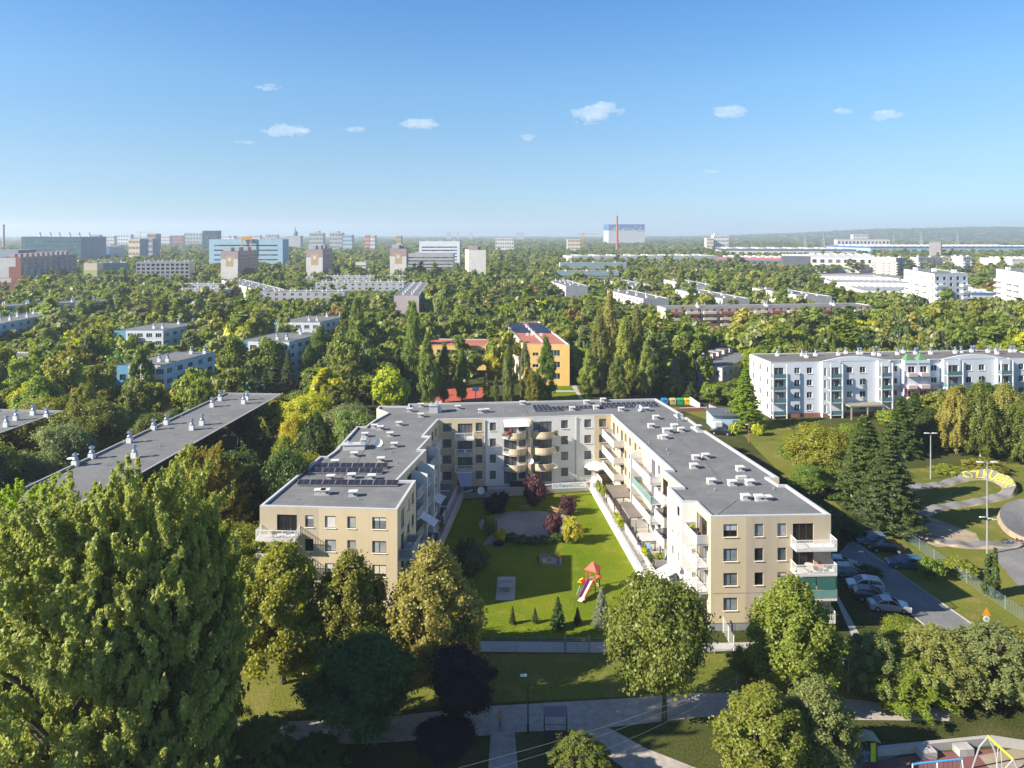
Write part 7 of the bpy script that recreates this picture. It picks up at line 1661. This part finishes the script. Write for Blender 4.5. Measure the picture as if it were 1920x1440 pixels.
# right hand side
hand('spruce', 1666, 108.5, 815, 128, 'fir', 'front spruce beside the cycle track with a bare lower trunk', seed=1)
hand('spruce', 1622, 118, 776, 120, 'fir', 'spruce behind and left of the front one at the cycle track', seed=2)
hand('broad', 1543, 130, 788, 130, 'olive', 'yellow green round tree between the meadow and the spruces', seed=1)
hand('broad', 1500, 136, 815, 90, 'mid', 'greyer green tree left of the yellow green round one', seed=2)
hand('broad', 1578, 127, 835, 90, 'mid', 'mid green round tree between the yellow green tree and the spruces', seed=3)
hand('broad', 1602, 142, 792, 80, 'olive', 'olive tree crown behind the yellow green round tree', seed=1)
hand('broad', 1522, 121, 868, 80, 'mid', 'low round tree in front of the yellow green round tree', seed=2)
hand('spruce', 1397, 166, 690, 70, 'fresh', 'broad green conifer at the white block\'s left gable', seed=1, lod='hi')
hand('column', 1860, 88.5, 1038, 36, 'fir', 'multi stemmed columnar cypress by the right edge', seed=1)
for k, (u, d, vt, w, cl, sd, lb) in enumerate(((1792,146,726,64,'willow',1,'birch before the pink tower of the white block'), (1838,143,712,76,'mid',2,'tallest birch right of the pink tower'), (1885,150,716,78,'willow',1,'birch near the right edge in front of the white block'), (1745,150,762,70,'dark',2,'darker birch left of the first tall lamp mast'), (1920,140,740,84,'mid',2,'birch cut by the right edge before the white block'))):
    hand('birch', u, d, vt, w, cl, lb, seed=sd)
for u, d, vt, w, cl, lb in ((1690,145,745,80,'dark','dark blue green conifer behind the spruces'), (1715,152,735,70,'fir','second dark conifer, right of the blue green one behind the spruces')): hand('spruce', u, d, vt, w, cl, lb, seed=2, lod='mid')
for u, d, vt, w, cl, lb in ((1478,118,905,70,'dark','dark shrub along the outer wall of the right wing, farthest one'), (1508,112,925,80,'dark','dark shrub along the outer wall of the right wing, second from far'), (1530,107,945,80,'mid','dark shrub along the outer wall of the right wing, third from far'), (1555,104,962,70,'dark','dark shrub at the far end of the parked cars'), (1590,106,968,70,'dark','dark shrub beside the fence above the blue hatchback'), (1560,122,880,80,'mid','green shrub below the yellow green round tree'), (1590,125,868,80,'mid','green shrub left of the spruce trunks'), (1800,94,1045,70,'olive','low shrub inside the fence left of the cypress'), (1730,140,880,80,'mid','low undergrowth shrub left of the first lamp mast'), (1780,134,872,70,'fresh','sunlit undergrowth shrub above the cycle track'), (1850,135,860,90,'olive','yellowish undergrowth shrub behind the second lamp mast'), (1630,93,1058,50,'dark','dark shrub between the parked wagon and the fence'), (1745,93,1040,50,'mid','shrub outside the fence behind the blue wagon'), (1850,77,1195,120,'fresh','sunlit shrub patch under the road sign'), (1905,75,1185,110,'olive','sunlit shrub patch at the right edge by the fence')): hand('bush', u, d, vt, w, cl, lb, lod='hi')
for u, d, vt, w, lb in ((1378,160.5,792,26,'yellow flowering bush left of the red lamp post'), (1421,159,791,26,'yellow flowering bush right of the red lamp post')): hand('bush', u, d, vt, w, 'yellow', lb, lod='mid')
# courtyard plants
hand('bush', 1003, 118.5, 884, 52, 'plum', 'purple leaved plum in front of the blue lettered banner', lod='hi', cat='tree')
hand('bush', 1064, 114.5, 924, 40, 'plum', 'brownish purple shrub on the sunny lawn near the banner', lod='hi')
hand('bush', 1038, 106.5, 957, 40, 'plum', 'pinkish purple shrub at the right edge of the gravel circle', lod='hi')
hand('bush', 930, 115, 924, 52, 'darkplum', 'dark purple shrub left of the garden bench', lod='hi')
hand('bush', 943, 119, 918, 24, 'darkplum', 'small dark purple shrub just behind the bigger dark one', lod='hi')
hand('bush', 1073, 104, 965, 46, 'lime', 'yellow green shrub right of the pinkish purple one', lod='hi')
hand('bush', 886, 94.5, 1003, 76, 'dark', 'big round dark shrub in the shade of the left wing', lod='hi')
hand('bush', 918, 107, 962, 36, 'mid', 'upright green shrub left of the gravel circle', lod='hi')
hand('bush', 940, 104.5, 990, 30, 'lime', 'small shrub with a yellow top at the lower left of the gravel circle', lod='hi')
hand('bush', 934, 103, 1016, 24, 'darkplum', 'low dark shrub under the small yellow topped one', lod='hi')
for k, (u, v) in enumerate(((958,1010),(978,1014),(1000,1016),(1022,1015),(1042,1011))):
    d = 60300/(v-VH+4); hand('bush', u, d, v-12, 30, 'dark', 'low dark hedge bush along the front edge of the gravel circle', 'hedge bushes round the gravel circle', lod='mid')
for u, vb, vt, w, lb in ((961,1170,1136,13,'very thin young conifer, leftmost of the row at the lawn\'s front edge'), (1003,1168,1139,13,'thin young conifer, second from the left at the lawn\'s front edge'), (1046,1178,1119,30,'widest young conifer in the row at the lawn\'s front edge'), (1083,1170,1139,17,'young conifer between the widest one and the blue spruce')):
    d = 60300/(vb-VH); hand('spruce', u, d, vt, w, 'fir', lb, lod='mid', seed=2)
hand('spruce', 1128, 60300/(1177-VH), 1100, 38, 'blue', 'silvery blue spruce beside the slide tower', lod='hi', seed=1)
# poplars and other trees that stand out in the middle distance
for u, d, vt, w, cl, lb in ((803,186,624,38,'pop','Lombardy poplar left of the red court, broad one of the front row'), (832,189,642,26,'mid','dark Lombardy poplar directly right of the broad front one'), (775,205,568,34,'pop','tall Lombardy poplar left of the red court, thin and behind'), (866,192,655,26,'mid','Lombardy poplar before the red court, left of the basketball board'), (912,190,700,14,'mid','short slim poplar right of the basketball board'), (930,189,705,12,'mid','shortest slim poplar between the court and the school lawn'), (953,188,648,24,'pop','Lombardy poplar before the school\'s left side'), (985,192,642,26,'grey','pale poplar in front of the school\'s front left corner'), (1022,187,632,40,'mid','broad poplar in front of the yellow school front'), (1000,184,695,34,'olive','low bushy tree at the foot of the school poplars'),
        (1145,206,545,38,'willow','tallest poplar of the dense group right of the school'), (1104,196,655,34,'willow','poplar at the left edge of the dense group right of the school'), (1126,200,580,38,'pop','tall poplar left of the tallest one in the dense group'), (1172,198,596,38,'willow','poplar in the middle of the dense group right of the school'), (1212,195,640,34,'willow','poplar at the right edge of the dense group right of the school'), (1158,191,668,32,'pop','low front poplar of the dense group right of the school'), (1194,203,572,36,'pop','tall poplar right of the middle in the dense group'), (1230,200,660,30,'mid','dark slim poplar closing the dense group on the right'),
        (602,215,612,52,'pop','wide poplar at the right side of the white block with the pine'), (578,206,650,30,'mid','slim poplar touching the white block with the pine'), (668,232,560,36,'pop','tall slim poplar between the stepped blocks and the school'), (645,245,580,34,'mid','poplar left behind the tall slim one'), (400,275,560,46,'pop','dark poplar beside the street at left'), (305,285,555,40,'mid','poplar at the low zigzag slab'), (760,255,600,34,'mid','poplar under the pink gable slab'), (770,300,560,30,'pop','narrow poplar hiding the corner of the pink gable slab')):
    hand('poplar', u, d, vt, w*1.08, cl, lb, lod='hi' if d < 240 else 'mid', seed=1+int(u) % 3)
for u, d, vt, w, cl, lb in ((515,196,640,40,'fir','dark pine before the white block with horizontal windows'), (540,193,655,34,'fir','second pine at the right half of the white block'), (497,190,690,30,'dark','small dark conifer at the white block\'s foot'), (1266,204,668,32,'blue','silvery spruce left of the row house'), (470,135,775,50,'dark','dark spruce beside the right facade of the long slab, nearest'), (505,128,800,60,'dark','dark spruce between the long slab and the left wing')):
    hand('spruce', u, d, vt, w, cl, lb, lod='mid', seed=1+int(u) % 2)
for u, d, vt, w, cl, lb in ((575,142,733,120,'yellow','yellowing tree behind the left wing\'s roof, left of the grey green one'), (650,135,752,120,'grey','grey green round tree directly behind the left wing\'s roof'), (548,125,770,60,'lime','bright yellow green tree at the outer side of the left wing'), (735,170,688,80,'lime','sparse yellow brown tree behind the rear wing\'s left end'), (700,185,700,60,'fresh','green tree left of the sparse yellow brown one'), (880,225,655,70,'grey','greyish round tree in front of the red roofed school wing'), (925,222,655,44,'yellow','yellow tree at the corner between school and its wing'),
        (262,150,702,60,'mid','willow like tree before the nearest blue and white block'), (290,158,712,60,'olive','bushy tree covering the middle of the nearest blue and white block'), (356,160,688,70,'fresh','tree at the right corner of the nearest blue and white block'), (370,150,700,60,'olive','round tree right of the nearest blue and white block'), (430,158,680,90,'mid','round dense tree between the long slab and the white block'), (75,140,735,110,'olive','feathery tree behind the left edge slab'), (170,128,745,140,'mid','large leafy tree between the two left slabs'), (120,118,780,120,'grey','grey leaved tree in front of the gap between the two left slabs'), (40,165,715,120,'lime','lime green tree crown at the left edge'), (100,190,632,90,'mid','dark rounded tree group crown at far left'), (170,200,615,100,'fresh','broad bright green tree left of the lone blue block')):
    hand('broad', u, d, vt, w, cl, lb, lod='hi' if d < 150 else 'mid', seed=1+int(u) % 3)
hand('birch', 556, 118, 824, 42, 'lime', 'pale weeping willow at the outer wall of the left wing', seed=1)
# dense belt between the long slab and the left wing, plus everything further out: random placement that keeps
# clear of footprints and keeps the facades seen in the photograph free
VIS = [(184,[(705,756),(1235,750)]), (184,[(1235,748),(1290,760)]), (140,[(64,912),(190,905),(290,872),(384,822),(440,800),(529,772)]), (122,[(0,815),(44,795),(100,755)]), (170,[(215,752),(300,768),(320,760),(340,715),(408,685)]), (230,[(210,655),(300,652),(345,650),(362,662)]),
 (205,[(438,700),(475,738),(540,732),(550,695),(590,655)]), (250,[(510,628),(600,626),(625,612)]), (250,[(0,640),(60,628),(116,605)]), (312,[(142,592),(190,590),(240,588),(275,578)]), (520,[(2,545),(39,535),(60,515),(110,512),(143,508)]), (880,[(0,470),(36,475),(140,482),(164,485),(205,482)]),
 (525,[(157,515),(225,515),(240,505),(300,522),(367,527)]), (552,[(414,520),(446,515),(484,503)]), (552,[(574,500),(605,510),(623,503)]), (580,[(731,503),(765,503)]), (580,[(872,500),(911,508)]), (640,[(766,500),(850,500)]), (750,[(392,480),(536,482)]), (361,[(739,578),(786,590),(803,560)]), (390,[(416,545),(485,562)]), (384,[(520,562),(645,560)]), (458,[(592,543),(757,545)]), (518,[(560,525),(690,525)]),
 (426,[(1026,548),(1061,556),(1100,552)]), (343,[(1139,572),(1206,578),(1251,573)]), (343,[(1267,562),(1310,575),(1356,573),(1401,567)]), (425,[(1135,537),(1180,541)]), (430,[(1251,541),(1347,546)]), (355,[(1415,562),(1506,574),(1550,571)]), (300,[(1225,600),(1244,592),(1262,586),(1330,598),(1345,612),(1380,603),(1410,590),(1530,586),(1634,578)]),
 (344,[(1695,556),(1752,563),(1815,562)]), (344,[(1868,562),(1920,562)]), (760,[(1634,512),(1700,516)]), (760,[(1706,510),(1822,512)]), (210,[(942,640),(975,655),(985,705),(1040,725),(1068,723)]), (234,[(783,665),(912,655)]), (190,[(822,752),(905,755)]), (190,[(1035,752),(1100,752)]), (204,[(1272,705),(1330,716),(1385,705)]), (183,[(1410,775),(1540,787),(1560,772),(1640,770),(1680,740),(1750,722),(1830,718),(1960,724)]),
 (820,[(1072,484),(1350,488),(1475,495),(1520,497),(1605,486)]), (1000,[(1632,480),(1800,478),(1920,480)]), (470,[(1600,549),(1694,549)]), (600,[(1488,512),(1600,545)]), (408,[(1815,560),(1868,560)]), (560,[(1040,520),(1160,520)]), (2400,[(1141,446),(1209,446)]), (1300,[(1325,458),(1366,458)]), (1300,[(560,452),(660,452)]), (1300,[(380,446),(408,446)])]
VSEG = [(d, [(pl[i], pl[i+1]) for i in range(len(pl)-1)]) for d, pl in VIS]
def v_limit(uL, uR, d):
    lim = 0
    for dd, segs in VSEG:
        if d >= dd-3: continue
        for (ua, va), (ub, vb) in segs:
            a, b_ = max(uL, ua), min(uR, ub)
            if a >= b_: continue
            for u in (a, b_): lim = max(lim, va+(vb-va)*(u-ua)/(ub-ua))
    return lim
def inside(p, poly):
    x, y = p; c = False; n = len(poly); j = n-1
    for i in range(n):
        xi, yi = poly[i]; xj, yj = poly[j]
        if (yi > y) != (yj > y) and x < (xj-xi)*(y-yi)/(yj-yi)+xi: c = not c
        j = i
    return c
FB = [(min(p[0] for p in q), max(p[0] for p in q), min(p[1] for p in q), max(p[1] for p in q), q) for q in FOOT]
KEEP = [ccw(q) for q in ([(-52, 116), (-40, 116), (-37, 150), (-48, 150)], pix([(1480, 503), (1700, 503), (1700, 552), (1598, 552)], 6.0), [(18, 150), (44, 150), (44, 214), (19, 214)], [(-36, 142), (16, 142), (16, 187), (-36, 187)], [(36, 55), (56, 55), (84, 100), (116, 150), (95, 163), (60, 166), (36, 150)], [(-36, 55), (40, 55), (40, 142), (-24, 140)], [(-30, 184), (-6, 184), (-6, 216), (-30, 216)], [(-9, 186), (26, 186), (26, 214), (-9, 214)], [(34, 140), (66, 140), (62, 176), (40, 196), (30, 196)], [(-152, 258), (-140, 256), (-124, 330), (-150, 424), (-160, 424), (-140, 330)])]
def blocked(x, y):
    for a, b_, c, d, q in FB:
        if a < x < b_ and c < y < d and inside((x, y), q): return True
    return any(inside((x, y), q) for q in KEEP)
GRID = {}
def near(x, y, r):
    gx, gy = int(x//16), int(y//16)
    for i in range(gx-1, gx+2):
        for j in range(gy-1, gy+2):
            for (a, b_, q) in GRID.get((i, j), ()):
                if (a-x)**2+(b_-y)**2 < (0.62*(r+q))**2: return True
    return False
for x, y, r in TREEPOS: GRID.setdefault((int(x//16), int(y//16)), []).append((x, y, r))
rd = random.Random(5)
PAL = ['olive', 'mid', 'mid', 'fresh', 'fresh', 'grey', 'dark', 'lime', 'olive', 'mid', 'pop', 'fresh', 'olive', 'brown', 'tan', 'mid']
FAR = []
def scatter(y0, y1, n, hmin, hmax, r0, r1, xlim=None):
    out = []
    for _ in range(n):
        y = math.sqrt(rd.uniform(y0*y0, y1*y1)); u = rd.uniform(-220, 2300)
        x = xat(u, y)
        if y < 84 and -100 < u < 2000: continue
        if xlim and not (xlim[0] < x < xlim[1]): continue
        r = rd.uniform(r0, r1); h = rd.uniform(hmin, hmax)
        if blocked(x, y) or near(x, y, r): continue
        w = r*F/y*1.08; lim = v_limit(u-w, u+w, y)
        if lim and y > 215 and rd.random() < 0.08: lim -= rd.uniform(0, 0.5)*(lim-VH)*0.16
        if lim:
            hm = zat(lim, y)
            if hm < 4.0: continue
            if h > hm: r = max(2.6, r*max(0.78, hm/h)); h = hm
        GRID.setdefault((int(x//16), int(y//16)), []).append((x, y, r)); out.append((y, x, h, r))
    return out
s1 = scatter(66, 290, 11500, 10, 17.5, 3.6, 6.6)
s1.sort()
GL = 'leafy green tree of the wooded belt round the low blocks'
LAB = {'olive': 'olive green broadleaf tree in the wooded belt round the low blocks', 'mid': 'mid green broadleaf tree in the wooded belt round the low blocks', 'fresh': 'fresh green broadleaf tree in the wooded belt round the low blocks', 'grey': 'greyish green tree in the wooded belt round the low blocks', 'dark': 'dark green tree in the wooded belt round the low blocks', 'lime': 'yellow green tree in the wooded belt round the low blocks', 'brown': 'brown tinged tree in the wooded belt round the low blocks', 'tan': 'tan olive tree in the wooded belt round the low blocks', 'pop': 'pale green poplar like tree in the wooded belt round the low blocks'}
NB = 0
for i, (y, x, h, r) in enumerate(s1):
    if NTREE[0] >= 395: FAR.append((x, y, h, r)); continue
    k = rd.random(); col = rd.choice(PAL)
    if y < 250 and col in ('brown', 'tan'): col = 'olive'
    kind = 'broad' if k < 0.62 else 'linden' if k < 0.84 else 'airy' if k < 0.93 else 'spruce'
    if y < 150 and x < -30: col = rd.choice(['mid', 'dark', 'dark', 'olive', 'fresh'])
    if kind == 'spruce': col = 'fir'
    lb = LAB.get(col, 'dark conifer in the wooded belt round the low blocks') if kind != 'airy' else 'loose feathery %s tree in the wooded belt round the low blocks' % {'olive': 'olive', 'mid': 'green', 'fresh': 'bright green', 'grey': 'grey green', 'dark': 'dark', 'lime': 'lime', 'brown': 'brownish', 'tan': 'tan', 'pop': 'pale'}[col]
    lod_ = 'hi' if y < 150 else 'mid'
    tree(kind, x, y, h, r*(0.62 if kind == 'spruce' else 1), col, lb, lb+'s' if False else 'trees of the wooded belt: '+(('loose ' if kind == 'airy' else '')+col if kind != 'spruce' else 'conifers'), lod_, 1+rd.randrange(3)); NB += 1
s2 = scatter(290, 620, 26000, 10, 18, 4.2, 7.8); s3 = scatter(620, 1300, 26000, 10, 18, 5.5, 9.5)
FAR += [(x, y, h, r) for y, x, h, r in s2+s3]
print('near trees', NTREE[0], 'far trees', len(FAR))
# far-off woodland: one object that scatters whole trees with geometry nodes
src = bpy.data.collections.new('woodland_sources')
SRC = []
for i, (kind, col, sd) in enumerate((('broad','mid',1), ('broad','olive',2), ('broad','fresh',3), ('broad','dark',1), ('broad','grey',2), ('broad','lime',3), ('linden','mid',1), ('linden','tan',2), ('broad','brown',1), ('poplar','pop',1), ('poplar','mid',2), ('spruce','fir',1), ('linden','grey',3))):
    me = proto(kind, 'far', sd)[0].copy(); me.materials[0] = leaf_mat('leaves_far_'+col, True, C[col])
    o = bpy.data.objects.new('source_%02d' % i, me); o.color = (*C[col], 1); src.objects.link(o); SRC.append((o, kind))
def woods(name, pts, weights, h0=14.0, hs=1.0, label=None):
    me = bpy.data.meshes.new(name); me.from_pydata([p[:3] for p in pts], [], [])
    n = len(pts)
    def attr(nm, ty, dat, key): a = me.attributes.new(nm, ty, 'POINT'); a.data.foreach_set(key, np.asarray(dat).ravel())
    idx = rng.choice(len(SRC), n, p=np.array(weights)/sum(weights)).astype(np.int32)
    attr('pick', 'INT', idx, 'value')
    sc = np.zeros((n, 3), np.float32)
    for i, p in enumerate(pts):
        k = SRC[idx[i]][1]; rr = p[4]/RAD[k]*(0.75 if k in ('poplar',) else 0.8 if k == 'spruce' else 1.0); hh = p[3]/{'broad': 14, 'linden': 13, 'poplar': 20, 'spruce': 15}[k]*(1.25 if k == 'poplar' and len(p) < 6 else 1.0); sc[i] = (rr, rr, hh)
    attr('size', 'FLOAT_VECTOR', sc, 'vector'); attr('turn', 'FLOAT', rng.uniform(0, 6.28, n).astype(np.float32), 'value')
    o = bpy.data.objects.new(name, me); COL.objects.link(o); o['kind'] = 'stuff'
    if label: o['label'] = label; o['category'] = 'woodland'
    ng = bpy.data.node_groups.new(name, 'GeometryNodeTree')
    ng.interface.new_socket('Geometry', in_out='INPUT', socket_type='NodeSocketGeometry'); ng.interface.new_socket('Geometry', in_out='OUTPUT', socket_type='NodeSocketGeometry')
    N, L = ng.nodes, ng.links; gi = N.new('NodeGroupInput'); go = N.new('NodeGroupOutput'); ip = N.new('GeometryNodeInstanceOnPoints'); ci = N.new('GeometryNodeCollectionInfo')
    ci.inputs['Collection'].default_value = src; ci.inputs['Separate Children'].default_value = True; ci.inputs['Reset Children'].default_value = True
    def named(nm, ty): a = N.new('GeometryNodeInputNamedAttribute'); a.data_type = ty; a.inputs['Name'].default_value = nm; return a.outputs['Attribute']
    cx = N.new('ShaderNodeCombineXYZ'); L.new(named('turn', 'FLOAT'), cx.inputs['Z'])
    ip.inputs['Pick Instance'].default_value = True
    L.new(gi.outputs[0], ip.inputs['Points']); L.new(ci.outputs[0], ip.inputs['Instance']); L.new(named('pick', 'INT'), ip.inputs['Instance Index']); L.new(cx.outputs[0], ip.inputs['Rotation']); L.new(named('size', 'FLOAT_VECTOR'), ip.inputs['Scale'])
    L.new(ip.outputs[0], go.inputs[0])
    md = o.modifiers.new('scatter', 'NODES'); md.node_group = ng
    return o
rng = np.random.default_rng(3)
WT = [7, 5, 6, 4.5, 4, 1.2, 4, 0.5, 0.3, 1.6, 1.6, 1.0, 3]
woods('woodland', [(x, y, 0, h, r) for x, y, h, r in FAR], WT, label='green treetops of the wooded quarter beyond the nearer trees')
pts = []
for _ in range(24000):
    y = math.sqrt(rd.uniform(1250**2, 7200**2)) if rd.random() < 0.62 else rd.uniform(1250, 3300); u = rd.uniform(-60, 1980); x = xat(u, y)
    if blocked(x, y): continue
    r = rd.uniform(7, 12)*(1+y/5000); h = rd.uniform(9, 14)
    lim = v_limit(u-3, u+3, y)
    if lim and zat(lim, y) < h: continue
    pts.append((x, y, hill_h(x, y), h, r))
woods('distant_woodland', pts, WT, label='hazy woods running up to the horizon and over the low hills')
# ------------------------------------------------------------------ the horseshoe building's windows are placed last so that the nearest hundred stay single parts
B.finish(fine=True)
# ------------------------------------------------------------------ air and clouds
hz = MB(); hz.obox((-6900, -70, -1.0), (13800, 0, 0), (0, 7950, 0), (0, 0, 131.0))
hm, N, L, P = new_mat('haze_air'); N.remove(P); pv = N.new('ShaderNodeVolumePrincipled'); pv.inputs['Color'].default_value = (0.72, 0.84, 1.0, 1); pv.inputs['Density'].default_value = 0.00018; pv.inputs['Anisotropy'].default_value = 0.2
L.new(pv.outputs[0], N['Material Output'].inputs['Volume'])
o = hz.build('haze', hm); o['kind'] = 'stuff'
cmat, N, L, P = new_mat('cloud_vapour'); N.remove(P); pv = N.new('ShaderNodeVolumePrincipled'); pv.inputs['Color'].default_value = (1, 1, 1, 1); pv.inputs['Density'].default_value = 0.0042; pv.inputs['Anisotropy'].default_value = 0.0
L.new(pv.outputs[0], N['Material Output'].inputs['Volume'])
rc = random.Random(8)
import bmesh
def cloud(label, u, v, w, h, n=30, dens=1.0):
    d = 5200.0; cx, cz = xat(u, d), zat(v, d); W_, H_ = w*d/F, h*d/F; bm = bmesh.new()
    for i in range(n):
        t = rc.uniform(-1, 1); rr = H_*0.5*(1-0.72*t*t)*rc.uniform(0.22, 0.95)
        mt = Matrix.Translation((t*W_*0.47, rc.uniform(-0.25, 0.25)*W_*0.5, rc.uniform(-0.34, 0.34)*H_*(1-0.6*abs(t)))) @ Matrix.Diagonal((rr*rc.uniform(1.1, 2.6), rr*1.2, rr*rc.uniform(0.4, 0.85), 1))
        bmesh.ops.create_icosphere(bm, subdivisions=3, radius=1.0, matrix=mt)
    me = bpy.data.meshes.new('cloud'); bm.to_mesh(me); bm.free(); me.materials.append(cmat)
    o = place(me, 'cloud', None, (cx, d, cz)); md = o.modifiers.new('merge', 'REMESH'); md.mode = 'VOXEL'; md.voxel_size = max(2.5, H_*0.06)
    tx = bpy.data.textures.new('cloud_lumps', 'CLOUDS'); tx.noise_scale = H_*0.3; tx.noise_depth = 3; m3 = o.modifiers.new('lumps', 'DISPLACE'); m3.texture = tx; m3.strength = H_*0.45; m3.mid_level = 0.5
    dg = bpy.context.evaluated_depsgraph_get(); m2 = bpy.data.meshes.new_from_object(o.evaluated_get(dg)); o.modifiers.clear(); o.data = m2
    tag(o, label, 'cloud', 'small fair weather clouds')
for lb, u, v, w, h in (('thin flat cloud, highest at upper left', 504, 164, 56, 12), ('puffy cloud at left below the thin flat one', 536, 247, 82, 28), ('tiny cloud between the two puffier left clouds', 666, 243, 34, 13), ('flat based puffy cloud left of centre', 784, 234, 78, 24), ('very small lone cloud near the centre', 990, 258, 18, 14), ('largest cloud, right of centre', 1118, 210, 104, 36), ('thin wisp directly under the largest cloud', 1100, 231, 62, 11), ('soft cloud right of the largest one', 1370, 211, 60, 24), ('small cloud at upper right, left of the faint one', 1581, 208, 40, 13), ('faint cloud farthest right', 1663, 217, 56, 22), ('lowest small cloud at right above the horizon', 1334, 321, 30, 10), ('faint thin streak at lower left', 462, 266, 56, 8)): cloud(lb, u, v, w, h)
